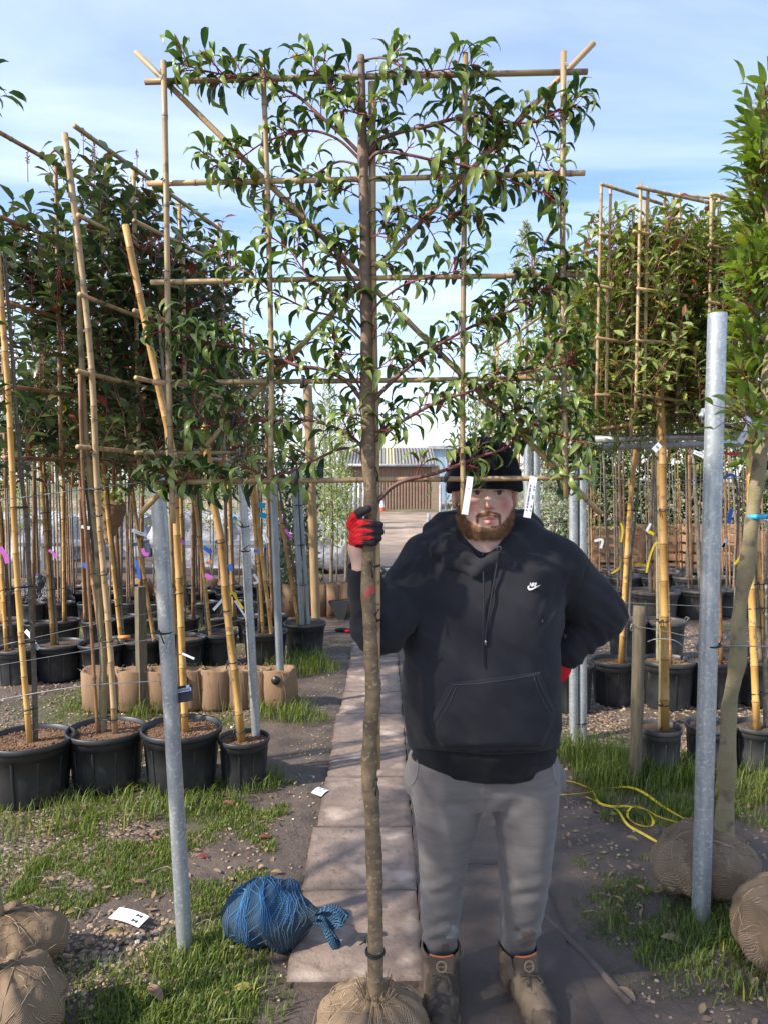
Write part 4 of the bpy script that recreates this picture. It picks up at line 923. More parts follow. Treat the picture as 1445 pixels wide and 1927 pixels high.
far_pots(fq, np.arange(3.1, 6.2, .50), 11.6, '%s small grey pot touching the crates', g5)
# right cane frames with thinner crowns whose leaf colour is painted sunlit
rs3 = np.random.RandomState(303)
def rframe(t, p0, p1, d0, ys, n, r=.0095, th=.3, z0o=0.0, verts=(0,.5,1), mat='cane'):
    z = P(p0[0], p0[1], d0)[2]; A = plan(*p0, z); B = plan(*p1, z); zz_ = [P(p0[0], y, d0)[2] for y in ys]
    frame_panel(t, (A, B), zz_, mat, r, verts, name='frame_cane', off=.035)
    lm, tm = crown(A+(-.03,.02), B+(.0,.08), zz_[-1]+z0o-.10, z-.10, int(n*1.5), th, .078, .38, .032, red=.05, rs=rs3, yellow=.05, shape='oval', sl=(.25,.5)); add_crown(t, lm, tm, 'photinia_painted_sun')
rframe(TR[0], (1127,355), (1262,394), 4.2, (355,441,544,642,744), 100, verts=(.0,.12,.6,1))
rframe(TR[5], (1201,357), (1330,390), 4.1, (357,441,545,642,748), 100, verts=(.0,.10,.55,1))
rframe(TR[1], (1247,367), (1400,386), 4.35, (369,462,568,660,760), 140, verts=(.0,.10,.6,1))
rframe(TR[7], (1334,373), (1480,402), 4.1, (373,470,570,670,765), 140, verts=(.0,.10,.5,1))
rframe(TR[4], (1196,399), (1066,486), 4.3, (399,510,615,720,800), 190, verts=(.0,.3,.65,1), th=.35, mat='cane')
rframe(TR[3], (1290,420), (1130,500), 5.2, (420,520,620,720,790), 210, verts=(.3,.65,1), th=.4, mat='cane')
# trees behind on the right
for k, (a, b, z0, z1, n) in enumerate([((1.45,6.3),(1.25,7.8),1.85,3.1,90),((2.2,5.9),(3.2,6.3),1.9,3.2,90),((1.9,7.4),(3.2,8.0),1.9,3.2,90)]):
    t = thing('trained_tree', ['sunlit screening tree behind the right frames nearest the path','sunlit screening tree behind the tall steel post','sunlit screening tree at the back of the right bed'][k], 'tree', (*((np.array(a)+b)/2), 0), 'screening trees behind the right frames')
    c = (np.array(a)+b)/2; stem_tube([np.r_[c,0], np.r_[c+.02,1.2], np.r_[c,2.6]], .022, .012, .15).build('trunk', M['greybark'], t)
    lm, tm = crown(a, b, z0, z1, n, .5, .085, .38, .04, red=.08, rs=rs3, yellow=.06, sl=(.3,.6)); add_crown(t, lm, tm, 'photinia_painted_sun')
    frame_panel(t, (np.array(a), np.array(b)), [z1, z1-.42, z1-.84], 'stake', .012, (0,.5,1.0), zlow=z0-.05, name='frame_cane')
# ------------------------------------------------------------------ posts, rails, wires
def hollow(mb, a, b, r, n=20, col=(0,.5,0)):
    a = np.asarray(a, float); b = np.asarray(b, float)
    u = unit(b-a); pts = [a, a+(b-a)*.33, a+(b-a)*.66, b, b, b-u*.10]; rad = [r, r, r, r, r*.86, r*.86]
    tube(mb, pts[:4], rad[:4], n, False, col)
    base = MB(); _, t, U, V = frames(np.array([a, b])); an = np.arange(n)*2*pi/n; rg_ = np.cos(an)[:,None]*U[1]+np.sin(an)[:,None]*V[1]
    v = np.vstack([b+rg_*r, b+rg_*r*.87, b-u*.12+rg_*r*.87]); f = []
    for j in range(n):
        k = (j+1) % n; f += [(j, k, n+k, n+j), (n+j, n+k, 2*n+k, 2*n+j)]
    mb.add(v, f, col); mb.add([b-u*.119+rg_[j]*r*.87 for j in range(n)], [tuple(range(n))], (1,.5,0))
def post(label, tops, bot, d, r, mat='steel', ties=(), group=None, extra=None):
    a = G(*bot); b = P(*tops, a[1]); mid = (a+b)/2; t = thing('steel_post', label, 'post', a, group)
    mb = MB(); hollow(mb, a-[0,0,.05], b, r); mb.build('tube', M[mat], t)
    if extra:
        for (tp, bt, rr_) in extra:
            bb = P(bt[0], bt[1], a[1]+.01); bb[2] = min(bb[2], .02); mb = MB(); hollow(mb, bb, P(*tp, a[1]+.01), rr_); mb.build('tube', M[mat], t)
    for y in ties:
        s = (y-tops[1])/(bot[1]-tops[1]); c = b+(a-b)*s; q = P(PW/2+(c[0])/c[1]*F_PX, y, a[1])
        q2 = q.copy()
        if extra: q2 = q + [(extra[0][0][0]-tops[0])*a[1]/F_PX, .01, 0]
        tie(t, q, q2, r, r if not extra else extra[0][2], .0035, True)
    return t
gp_ = 'galvanised posts in a line along the left of the boards'
post('nearest galvanised post on the left, standing in tufts of grass', (296,888), (350,1790), 2.69, .0275, 'steel', (1188,), gp_)
post('second galvanised post, between the mud-stained pot and the boards', (456,905), (488,1468), 4.2, .0245, 'steel', (990,1036), gp_)
post('third galvanised post, in front of the jute wrapped rolls', (514,905), (531,1335), 5.5, .0285, 'dullsteel', (), gp_)
post('pair of slim steel posts strapped together before the last left pot', (553,880), (572,1232), 7.3, .031, 'dullsteel', (922,950,1025,1100), gp_, extra=[((562,880),(584,1232),.020)])
tp = post('tall galvanised post on the right with a clamp ring, brightly lit', (1350,590), (1318,1735), 2.87, .0345, 'steel', (1213,))
c = P(1341, 782, 2.87); mb = MB(); tube(mb, [c-[0,0,.028], c+[0,0,.028]], .0415, 22); tube(mb, [c+[-.04,-.01,.0], c+[-.052,-.012,0]], .012, 8); tube(mb, [c+[-.05,-.012,0], c+[-.058,-.013,0]], .007, 6); mb.build('clamp', M['steel'], tp)
mb = MB(); c = P(1314, 1215, 2.85); ring(mb, c+[.0,-.01,0], .012, .02, .0035, (0,1,0)); ring(mb, c+[.003,-.015,.004], .009, .014, .003, (0,1,.3)); tube(mb, [c+[.01,0,0], c+[.02,.0,0]], .004, 6); mb.build('wire_knot', M['wire'], tp)
post('twin galvanised posts right of the man, banded together', (1078,716), (1079,1395), 4.6, .0285, 'steel', (1360,1406), None, extra=[((1094,712),(1096,1422),.0285)])
post('pair of galvanised posts seen beside the man\'s beanie', (992,752), (992,1330), 5.6, .030, 'steel', (978,), None, extra=[((1008,760),(1008,1330),.030)])
def rail(label, a, b, r, col=None):
    mb = MB(); a = np.array(a); b = np.array(b); tube(mb, [a, a+(b-a)*.3, a+(b-a)*.7, b], r, 16); t = thing('steel_rail', label, 'rail', (a+b)/2, 'horizontal steel rails on the right'); mb.build('tube', M['steel'], t)
    u = unit(b-a); mb = MB(); tube(mb, [a-u*.02, a+u*.045], r*1.16, 16); mb.build('coupling', M['steel'], t)
rail('upper horizontal galvanised rail running behind the tall post', P(1104,827,4.58), P(1470,817,4.3), .0225)
rail('lower horizontal galvanised rail starting behind the twin posts', P(1030,844,5.55), P(1470,832,5.2), .0235)
# timber posts
def timber(label, a, b, r, mat, square=False, top=True):
    a = np.array(a); b = np.array(b); mb = MB()
    p, s = resample([a, b], .05); rr_ = r*(1+.06*(vnoise(np.stack([s*9, s*0, s*0+r*99], 1), 1, 5)-.5)); rr_[-1] *= .94
    tube(mb, p, rr_, 4 if square else 14, True); t = thing('wooden_post', label, 'post', a, None); mb.build('shaft', M[mat], t, smooth=not square)
    return t
c = G(268, 1340); timber('short grey square timber post on the left among the jute rolls', c-[0,0,.05], P(264,1104,c[1]), .043, 'postwood', True)
c = G(596, 1195); timber('tall round timber pole behind the last left pot', c, P(579,724,c[1]), .050, 'polewood')
c = G(1195, 1478); t = timber('weathered round stake in the grass right of the man', c-[0,0,.05], P(1203,1141,c[1]), .0345, 'postwood')
mb = MB(); q = P(1190,1180,c[1]-.01); ring(mb, q, .012, .018, .0025, (0,1,.2)); ring(mb, q+[-.006,0,-.01], .007, .014, .0025, (0,1,.2)); mb.build('wire_clip', M['wire'], t)
# wires
def wire(label, pts, r=.0018, name='wire', mat='wire', cat='wire'):
    mb = MB(); tube(mb, spline(pts, 8), r, 5); return mb.solo(name, M[mat], label, cat, 'fence wires' if name == 'wire' else None)
wire('taut wire at head height from the left edge to the nearest steel post', [P(-20,944,2.95), P(150,922,2.85), P(296,904,2.69)])
wire('low wire with a rust spot from the left edge to the nearest steel post', [P(-20,1320,3.1), P(150,1292,2.95), P(312,1281,2.70)])
wire('sagging wire crossing the second row pots on the left', [P(-20,1255,3.8), P(130,1230,3.9), P(300,1200,4.0), P(460,1165,4.2)], .002)
wire('thin wire in front of the rear left pots', [P(0,1215,5.0), P(250,1160,5.2), P(480,1120,5.6)], .002)
wire('curly wire ending in a knot on the tall right post', [P(1218,1208,2.95), P(1235,1203,2.93), P(1268,1205,2.9), P(1292,1220,2.88), P(1312,1216,2.84)], .0022)
wire('lower right wire running from the tall post to the right edge', [P(1325,1214,2.87), P(1400,1216,2.8), P(1470,1217,2.7)], .0022)
wire('wire from the weathered stake to the tall right post', [P(1190,1178,4.1), P(1260,1190,3.5), P(1330,1208,2.9)], .002)
wire('upper right wire tied to the clamp ring', [P(1340,782,2.83), P(1365,798,2.8), P(1400,793,2.75), P(1470,806,2.7)], .003)
wire('doubled wire behind the right stakes at head height', [P(1090,896,6), P(1250,905,6), P(1470,895,6)], .004)
wire('rear wire between the right trunks', [P(1090,912,7), P(1250,912,7), P(1470,908,7)], .003)
wire('wire crossing behind the upper rail on the right', [P(1100,802,4.6), P(1220,796,4.5), P(1330,800,4.3), P(1470,799,4.2)], .003)
wire('low rear wire passing the right pots', [P(1150,1133,5.6), P(1300,1140,5.4), P(1470,1147,5.2)], .002)

# ------------------------------------------------------------------ jute wrapped rolls in the left bed
rb = np.random.RandomState(8)
names = ['leftmost jute wrapped roll, left of the mossy trunk', 'jute roll with a frayed top beside the short timber post', 'jute roll half hidden behind the nearest steel post', 'slim jute roll with a black liner right of the nearest steel post', 'jute roll with a broad flat face in the middle of the line', 'jute roll with a drooping flap left of the second steel post', 'jute roll just right of the second steel post', 'last jute roll with a round hole showing black, at the third steel post']
for k, (cx, w) in enumerate([(186,74),(246,66),(300,62),(356,50),(404,60),(448,52),(482,50),(522,66)]):
    b = G(cx, 1344-k*.5); d = b[1]+.12; x = (cx-PW/2)*d/F_PX; R_ = w/2*d/F_PX; h = .30
    t = thing('jute_root_roll', names[k], 'wrapped roots', (x, d, 0), 'jute wrapped rolls in a line'); mb = MB()
    lathe(mb, [(R_*.3,0),(R_*.9,0),(R_*.98,.03),(R_*1.0,h*.5),(R_*1.02,h*.97),(R_*.96,h),(R_*.86,h*.96),(R_*.5,h*.88),(.001,h*.86)], (x,d,0), 26, wob=.05, col=(0,.5,0))
    V = mb.V[0]; q = V*1.0; a = np.arctan2(V[:,1]-d, V[:,0]-x); dsp = (fbm(q, 7, 3, k)-.5)*.05+.006*np.sin(a*11+V[:,2]*9+k); rr_ = V[:,:2]-[x,d]; V[:,:2] = [x,d]+rr_*(1+dsp[:,None]/max(R_, .01)*.8); V[:,2] += (V[:,2] > h*.8)*(fbm(q, 12, 2, k+4)-.5)*.05
    mb.C[0] = np.stack([(V[:,2] < .05)*.4, V[:,2]*0+.5, V[:,2]*0], 1); mb.build('jute_wrap', M['burlapf'], t)
    mb = MB()
    for j in range(26):   # frayed fringe
        a = rb.rand()*6.28; p0 = np.array([x+R_*cos(a)*.97, d+R_*sin(a)*.97, h*.97]); p1 = p0+[rb.normal(0,.02), rb.normal(0,.02), rb.uniform(-.02,.035)]; tube(mb, [p0, (p0+p1)/2+[0,0,.012], p1+rb.normal(0,.006,3)], .0012, 4, False, (0, rb.rand(), 0))
    for j in range(5):
        a = rb.rand()*3.14+3.14; tube(mb, [np.array([x+R_*1.03*cos(a), d+R_*1.03*sin(a), h]), np.array([x+R_*1.06*cos(a+.1), d+R_*1.06*sin(a+.1), h*.6]), np.array([x+R_*1.05*cos(a+.2), d+R_*1.05*sin(a+.2), h*rb.uniform(.1,.5)])], .0012, 4, False)
    mb.build('fringe', M['fibre'], t)
    if k in (3, 7):
        mb = MB(); tube(mb, [(x-(.0 if k == 7 else .03), d-R_*1.08, h*.80), (x-(.0 if k == 7 else .03), d-R_*.9, h*.80)], .032, 14); mb.build('liner', M['pot'], t)
for k, cx in enumerate((545,572,600,626,650)):   # further line
    d = 9.3; x = (cx-PW/2)*d/F_PX; mb = MB(); lathe(mb, [(.05,0),(.10,0),(.105,.2),(.10,.42),(.06,.40),(.001,.38)], (x,d,0), 16, wob=.05); V = mb.V[0]; V += (fbm(V, 6, 2, k)-.5)[:,None]*.04
    mb.solo('jute_root_roll', M['burlapf'], ['far jute roll left of the twin slim posts','far jute roll behind the twin slim posts','far jute roll at the round timber pole','far jute roll right of the timber pole','far jute roll nearest the boards'][k], 'wrapped roots', 'distant jute wrapped rolls', loc=(x,d,0))
for k, cx in enumerate((-10,35,80,125,175,220,265,330,385,430,480,515)):
    d = 10.2; x = (cx-PW/2)*d/F_PX; mb = MB(); lathe(mb, [(.10,0),(.17,0),(.18,.15),(.16,.30),(.10,.36),(.001,.38)], (x,d,0), 16, wob=.08); V = mb.V[0]; V += (fbm(V, 5, 2, k)-.5)[:,None]*.09
    mb.solo('jute_root_roll', M['burlapf'], 'jute wrapped root ball number %s from the left behind the rear left pots' % ['one','two','three','four','five','six','seven','eight','nine','ten','eleven','twelve'][k], 'wrapped roots', 'root balls lined up behind the rear left pots', loc=(x,d,0))
# ------------------------------------------------------------------ the espalier the man holds
D0 = 2.15
rm = np.random.RandomState(77)
base = P(697, 2010, D0); base[2] = 0
E = thing('espalier_tree', 'tall framed evergreen on a bamboo lattice held upright by the man', 'tree', base)
# trunk
tp_ = [(680,104,D0),(681,200,D0),(683,290,D0),(686,420,D0),(688,560,D0),(690,700,D0),(692,770,D0),(693,850,D0),(696,900,D0),(698,960,D0),(694,1040,D0),(692,1100,D0),(696,1180,D0),(699,1250,D0),(702,1300,D0),(697,1370,D0),(695,1450,D0),(700,1530,D0),(703,1600,D0),(706,1700,D0),(707,1780,D0),(707,1890,D0)]
tw = [14,16,19,20,21,23,27,26,27,27,27,29,30,30,31,31,32,33,33,33,34,36]
pts = np.array(PL(tp_, D0)); L_ = np.r_[0, np.cumsum(np.linalg.norm(np.diff(pts, axis=0), axis=1))]
q = spline(pts, 6); q, s = resample(q, .012); r = np.interp(s, L_, [pxr(w*(.97 if i_ < 9 else .88), D0) for i_, w in enumerate(tw)])
knots = [(290,.20),(305,.18),(700,.10),(745,.35),(770,.22),(840,.22),(860,.2),(945,.12),(1118,.10),(1148,.08),(1215,.10),(1290,.16),(1325,.12),(1362,.10),(1430,.20),(1492,.20),(1580,.12),(1612,.16),(1660,.08)]
ypx = PYf(q)
bump = sum(k*np.exp(-((ypx-y)/11.)**2) for y, k in knots); r = r*(1+bump*.8+(vnoise(np.stack([s*30,s*0,s*0],1),1,3)-.5)*.06)
n = 20; mb = MB(); colr = np.clip(1-(ypx-100)/900, 0, 1)*.6
tube(mb, q, r, n, True, np.stack([colr, .5+0*s, 0*s], 1))
V = mb.V[0]; c_ = np.repeat(q, n, 0); dv = V-c_; sg = np.stack([V[:,0]*22, V[:,1]*22, V[:,2]*9], 1); V += dv*((fbm(sg*[1.6,1.6,2.5], 1, 3, 8)-.5)*.34)[:,None]
# paint mark and knots
yy_ = PYf(V); xx_ = PXf(V)
mk = (np.abs(yy_-1112-(xx_-697)*-.45) < 6+4*np.sin(xx_)) & (xx_ > 688) & (V[:,1] < D0)
mb.C[0][:,2] = mk*.9; mb.C[0][:,0] = np.where(mk, 0, mb.C[0][:,0])
trunk = mb.build('trunk', M['bark'], E)
# central stake
cane(E, PL([(700,150),(701,400),(703,600),(706,780),(708,960),(709,1150),(708,1300),(709,1450)], D0+.004) + np.array([0,.012,0]), pxr(14, D0), 'cane', 'stake', .27)
# lattice canes
V_ = [((308,114),(313,340),(318,720),(326,985)), ((494,110),(502,300),(512,720),(508,900)), ((875,99),(873,420),(870,700),(871,968)), ((1060,96),(1058,500),(1062,800),(1065,936))]
for i, v in enumerate(V_): cane(E, PL(v, D0-.012), pxr((11,10,10,11)[i], D0), 'cane', 'lattice_cane', .22)
H_ = [((273,153),(700,143),(1105,134)), ((278,345),(700,336),(1100,325)), ((284,531),(700,523),(1100,516)), ((288,720),(700,716),(1098,710)), ((289,908),(700,903),(1096,899))]
for i, v in enumerate(H_): cane(E, PL(v, D0+.010), pxr((11.5,11,10,10,10)[i], D0), 'cane', 'lattice_cane', .3)
for v, dz in [(((256,97),(640,478),(1130,966)), .028), (((1117,80),(700,512),(263,968)), .040)]: cane(E, PL(v, D0+dz), pxr(11, D0), 'cane', 'lattice_cane', .25)
for vx in V_:
    for hy in H_:
        y = hy[1][1]; x = np.interp(y, [p[1] for p in vx], [p[0] for p in vx]); y = np.interp(x, [p[0] for p in hy], [p[1] for p in hy])
        if y > vx[-1][1]: continue
        c = P(x, y, D0); mb = MB()
        for k in range(2): ring(mb, c+rm.normal(0,.0008,3), .0095, .021, .0009, (rm.choice([-.7,.7]),0,1) if k else (.7,0,1), n=12)
        for k in range(2): e = c+[0,-.019,0]; tube(mb, [e, e+[rm.normal(0,.006), -.006, rm.uniform(.002,.012)], e+[rm.normal(0,.01), -.008, rm.uniform(-.004,.02)]], .0008, 4)
        mb.build('wire_tie', M['wire'], E)
def bandpx(x0, x1, y, tilt=0, mat='tie', th=.0032):
    a = P(x0, y, D0); b = P(x1, y+tilt, D0+.012); tie(E, a, b, pxr(14 if y > 850 else 10, D0), pxr(8, D0), th, True, mat)
for (y, x0) in [(226,682),(903,697),(1065,694),(1168,696),(1470,697)]: bandpx(x0, 707 if y < 1300 else 703, y, -4)
c = P(706,1790,D0); mb = MB(); ring(mb, c, .0275, .0275, .003); ring(mb, c+[0,0,-.006], .0275, .0275, .003); tube(mb, [c+[-.028,-.01,.03], c+[-.03,-.012,.05]], .0025, 5); tube(mb, [c+[-.028,-.01,.035], c+[-.045,-.012,.025]], .002, 5); mb.build('cable_tie', M['tie'], E)
# branches
BR = [  # px polyline, start width px, leaf density (per m), leaf side spread
 ([(678,288),(640,250),(600,215),(560,180),(500,152),(440,143),(390,133),(348,122)], 8, 1.0),
 ([(678,300),(640,264),(600,247),(560,246),(530,256),(495,268),(455,295),(408,315)], 6, .9),
 ([(676,310),(640,303),(605,320),(575,338),(540,352),(500,345),(455,348)], 5, 1.0),
 ([(681,560),(650,500),(615,455),(585,425),(555,405),(510,398)], 6, .75),
 ([(681,616),(650,578),(615,545),(580,520),(545,470),(500,440)], 5, .8),
 ([(682,640),(640,600),(590,585),(545,565),(505,545),(470,515),(435,500),(412,478)], 5, .95),
 ([(681,752),(650,715),(605,695),(560,688),(510,668),(450,655),(370,640),(296,618)], 9, 1.6),
 ([(684,742),(660,700),(635,665),(605,640)], 5, .8),
 ([(690,850),(660,820),(620,800),(560,788),(500,793),(440,788),(400,800),(358,808)], 7, 1.3),
 ([(400,800),(380,785),(365,755),(358,725)], 3, 1.0),
 ([(690,858),(650,843),(600,862),(545,888),(490,900),(430,908),(370,902),(292,884)], 6, 1.5),
 ([(684,112),(720,108),(752,124),(785,134),(820,132),(850,128),(892,120)], 4, 1.0),
 ([(683,150),(662,160),(640,178),(610,140),(590,110),(575,98)], 4, .8),
 ([(692,290),(715,262),(755,247),(800,238),(850,224),(905,222),(960,230),(1010,228),(1050,205),(1085,196)], 9, 1.0),
 ([(835,228),(860,200),(885,180),(905,190),(925,212)], 4, 1.1),
 ([(830,232),(870,260),(905,282),(925,295),(940,262)], 4, .9),
 ([(692,305),(715,285),(765,290),(820,302),(870,310),(930,328),(985,350),(1040,368)], 7, 1.1),
 ([(850,308),(862,345),(875,375),(890,400),(905,415)], 3, .7),
 ([(1000,232),(1015,270),(1030,310),(1050,345)], 3, .6),
 ([(692,398),(730,392),(775,408),(815,418),(855,405)], 5, .85),
 ([(692,602),(715,568),(755,538),(800,522),(850,512),(885,495)], 5, .75),
 ([(696,760),(740,715),(800,665),(850,634),(900,608),(950,590),(1000,565),(1040,530),(1072,500)], 9, 1.25),
 ([(925,600),(960,570),(985,545),(1015,545),(1050,555)], 4, 1.5),
 ([(985,545),(1000,505),(1018,478),(1025,452)], 3, .6),
 ([(704,830),(760,790),(830,753),(880,738),(930,718),(985,700),(1040,690),(1085,672)], 8, 1.35),
 ([(985,700),(1020,670),(1050,640),(1075,625)], 4, 1.0),
 ([(880,740),(930,770),(980,790),(1030,800),(1085,768)], 4, 1.4),
 ([(709,945),(735,918),(765,903),(810,893),(860,876),(905,858),(950,843),(990,812),(1040,815),(1090,835)], 9, .85),
 ([(1040,815),(1065,850),(1085,875),(1075,905)], 3, .8),
]
def branch(pl, w, dens, k):
    n_ = len(pl); bow = rm.uniform(-.10, .08); pts = []
    for i, (x, y) in enumerate(pl):
        t = i/(n_-1); pts.append(P(x, y, D0-.008*(i > 0)+bow*sin(pi*t*.9)*.6+rm.normal(0,.006)*(i > 0)))
    p = spline(pts, 6); p, s = resample(p, .012); L = s[-1]
    r = pxr(w, D0)*(1-.72*(s/L)); mb = MB(); r = r*(1+.12*(vnoise(np.stack([s*60, s*0, s*0+k],1),1,k)-.5))
    tube(mb, p, r, 8, True, np.stack([np.clip(s/L*1.2-.15,0,1), .5+0*s, 0*s], 1)); tg = unit(np.gradient(p, axis=0))
    pos, dr, nr, sz = [], [], [], []
    # leafy side twigs plus leaves directly on the branch
    m = int(L*(78 if k < 40 else 46)*dens); si = np.sort(rm.rand(m))*.93+.07; si = si**(.62 if L > .35 else .8)
    idx = np.clip((si*(len(p)-1)).astype(int), 0, len(p)-1)
    for j, i in enumerate(idx):
        t_ = tg[i]; a = j*2.4+rm.normal(0,.5); u = unit(np.cross(t_, [0,1,0.01])); v = np.cross(t_, u); o = u*cos(a)+v*sin(a)*.75
        if rm.rand() < .34 and si[j] > .18:   # twiglet with 3-6 leaves
            ln = rm.uniform(.03,.085); e = unit(t_*.8+o*.9+np.array([0,0,.25])); c = p[i]+e*ln; tube(mb, [p[i], p[i]+e*ln*.5+[0,0,.003], c], [.0022,.0017,.0012], 5, False, (.9,.5,0))
            for z in range(rm.randint(3,5)):
                pp = p[i]+e*ln*(.4+.6*z/5); az = z*2.4+a; uu = unit(np.cross(e, [0,1,.3])); vv = np.cross(e, uu); oo = uu*cos(az)+vv*sin(az)
                pos.append(pp); dr.append(unit(oo*.75+e*.6+np.array([0,0,.30]))); nr.append(unit(e*.3+np.array([0,-.05,1.])+rm.normal(0,.28,3))); sz.append(rm.uniform(.75,1.08))
        else:
            pos.append(p[i]); dr.append(unit(o*.85+t_*.45+np.array([0,0,.34]))); nr.append(unit(np.array([0,-.05,1.])-o*.1+rm.normal(0,.25,3))); sz.append(rm.uniform(.8,1.15))
    # tip rosette
    for z in range(5):
        az = z*2.1+k; u = unit(np.cross(tg[-1], [0,1,.2])); v = np.cross(tg[-1], u); pos.append(p[-1]-tg[-1]*.006*z); dr.append(unit(tg[-1]*.9+(u*cos(az)+v*sin(az))*.7)); nr.append(unit(np.array([0,0,1.])+rm.normal(0,.3,3))); sz.append(.45+.12*z)
    pos, dr, nr, sz = map(np.array, (pos, dr, nr, sz)); m = len(pos)
    pet = .010+.008*rm.rand(m); e = pos+dr*pet[:,None]
    for a, b in zip(pos, e): tube(mb, [a, b], [.0011,.0010], 4, False, (1,.6,0))
    br = mb.build('branch', M['twig'], E)
    LL = .083*sz; col = np.stack([rm.rand(m)**1.3, np.zeros(m), (rm.rand(m) < .03)*.35], 1)
    lm = MB(); leaves(lm, e, dr, nr, LL, LL*rm.uniform(.215,.295,m), rm.uniform(1.1,2.9,m), .42, 7, col, shape='lance', wave=.22)
    lm.build('foliage', M['leaf'], br)
for k, (pl, w, dens) in enumerate(BR): branch(pl, w, dens, k)
# short shoots straight from the trunk
for k, (y, sd_) in enumerate([(135,1),(165,-1),(190,1),(215,-1),(245,1),(345,-1),(372,-1),(430,1),(470,-1),(500,1),(540,-1),(590,-1),(640,1),(665,-1),(700,1),(780,1),(800,-1),(815,1),(835,-1),(450,1),(310,1)]):
    x0 = 683+(y-150)*.012+sd_*7; ln = rm.uniform(18,52); up = rm.uniform(-5,24); branch([(x0,y),(x0+sd_*ln*.5,y-up*.7),(x0+sd_*ln,y-up)], 2.8, 1.5, 40+k)
# black rubber ties where branches meet canes
for (x, y, tl) in [(624,143,.3),(762,141,0),(497,262,.1),(600,338,.5),(512,405,.2),(570,716,.15),(560,895,.2),(865,716,.1),(840,893,.5),(960,242,0),(945,352,.2),(1058,350,0),(512,800,.2),(360,720,.3),(440,788,.2),(827,660,.1),(945,790,0),(968,520,.3),(812,522,.3),(790,415,.2)]:
    c = P(x, y, D0-.004); mb = MB(); R_ = rotm((0,1,0), tl); box(mb, c+[0,-.010,-.006], (.011,.0025,.036), R_, bev=.001); box(mb, c+[0,.016,-.004], (.011,.0025,.030), R_, bev=.001); box(mb, c+[.001,.003,.014], (.011,.030,.003), R_, bev=.001); mb.build('rubber_tie', M['tie'], E)
# root ball wrapped in hessian with net
RBc = P(700, 1962, 2.18); RBc[2] = .060
def rbf(p):
    d = ell(p, RBc, (.168,.165,.095)); d = smin(d, cap(p, RBc+[0,-.0,.05], RBc+[.008,-.02,.105], .070, .040), .05)
    d = smin(d, ell(p, RBc+[.085,-.05,.045], (.075,.075,.06)), .03); d = smin(d, ell(p, RBc+[-.05,-.09,.06], (.06,.05,.04)), .03)
    return np.maximum(d, -.0-p[:,2])
def folds(c, amp=.010, fr=13, tw=6, seed=0):
    def f(V):
        q = V-c; a = np.arctan2(q[:,1], q[:,0]); rr_ = np.hypot(q[:,0], q[:,1])
        return amp*(.6*np.sin(a*fr+q[:,2]*tw*3+4*vnoise(V, 6, seed))+1.2*(fbm(V, 16, 3, seed)-.5)*2)*np.clip(rr_/.06, .2, 1)
    return f
V, F = blob(rbf, RBc-[.25,.25,.13], RBc+[.27,.25,.24], .0065, folds(RBc, .0085, 15, 6, 4), 1)
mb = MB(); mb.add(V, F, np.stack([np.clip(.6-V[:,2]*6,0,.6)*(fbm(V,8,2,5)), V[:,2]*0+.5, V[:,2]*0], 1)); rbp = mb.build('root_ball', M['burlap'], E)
def twine(parent, V, F, c, n, seed, r=.0016):
    """cord pulled round the wrapped ball"""
    from mathutils.bvhtree import BVHTree
    b = BVHTree.FromPolygons([tuple(v) for v in V], [tuple(int(i) for i in f) for f in F]); rs = np.random.RandomState(seed)
    for k in range(n):
        ax = unit(rs.normal(0,1,3)*[1,1,.45]); u = unit(np.cross(ax, [0,0,1.])); v = np.cross(ax, u); pts = []
        for a in np.linspace(0, 2*pi, 34):
            h = b.ray_cast(Vector(c+ax*rs.uniform(-.002,.002)), Vector(u*cos(a)+v*sin(a)))
            if h[0] is not None: pts.append(np.array(h[0])+(u*cos(a)+v*sin(a))*.0012)
        pts = [q for q in pts if q[2] > .004]
        if len(pts) > 4:
            mb = MB(); tube(mb, pts, r, 5, False, (0, rs.rand(), 0)); mb.build('twine', M['fibre'], parent)
def threads(parent, ctr, rad, n, seed, zr=(.02,.2), lo=-.06, th=.0011):
    rs = np.random.RandomState(seed); mb = MB()
    for k in range(n):
        a = rs.rand()*6.28; b = rs.uniform(-.2,1.2); d0 = np.array([cos(a)*cos(b), sin(a)*cos(b), sin(b)]); t1 = unit(rs.normal(0,1,3)); t1 = unit(t1-d0*np.dot(t1,d0)); c = []
        for i in range(5):
            dd = unit(d0+t1*(i-2)*rs.uniform(.05,.14)+rs.normal(0,.02,3)); c.append(ctr+dd*rad*(1+rs.uniform(0,.05)))
        tube(mb, spline(c, 2), th*rs.uniform(.7,1.5), 4, False, (0, rs.rand(), 0))
    return mb.build('loose_fibres', M['fibre'], parent)
twine(rbp, V, F, RBc, 5, 2)
threads(rbp, RBc, np.array([.171,.168,.098]), 70, 3, th=.0009)
mb = MB()
for k in range(70):
    a = k*.31+rm.rand(); r0 = rm.uniform(.030,.05); b = RBc+np.array([.010,-.028,.108]); p0 = b+[r0*cos(a), r0*sin(a), 0]; p1 = b+[r0*1.5*cos(a), r0*1.5*sin(a), rm.uniform(.02,.05)]; tube(mb, [b+[.1*cos(a),.1*sin(a),-.035], p0, p1], .0013, 4, False, (0, rm.rand(), 0))
mb.build('tied_fringe', M['fibre'], rbp)

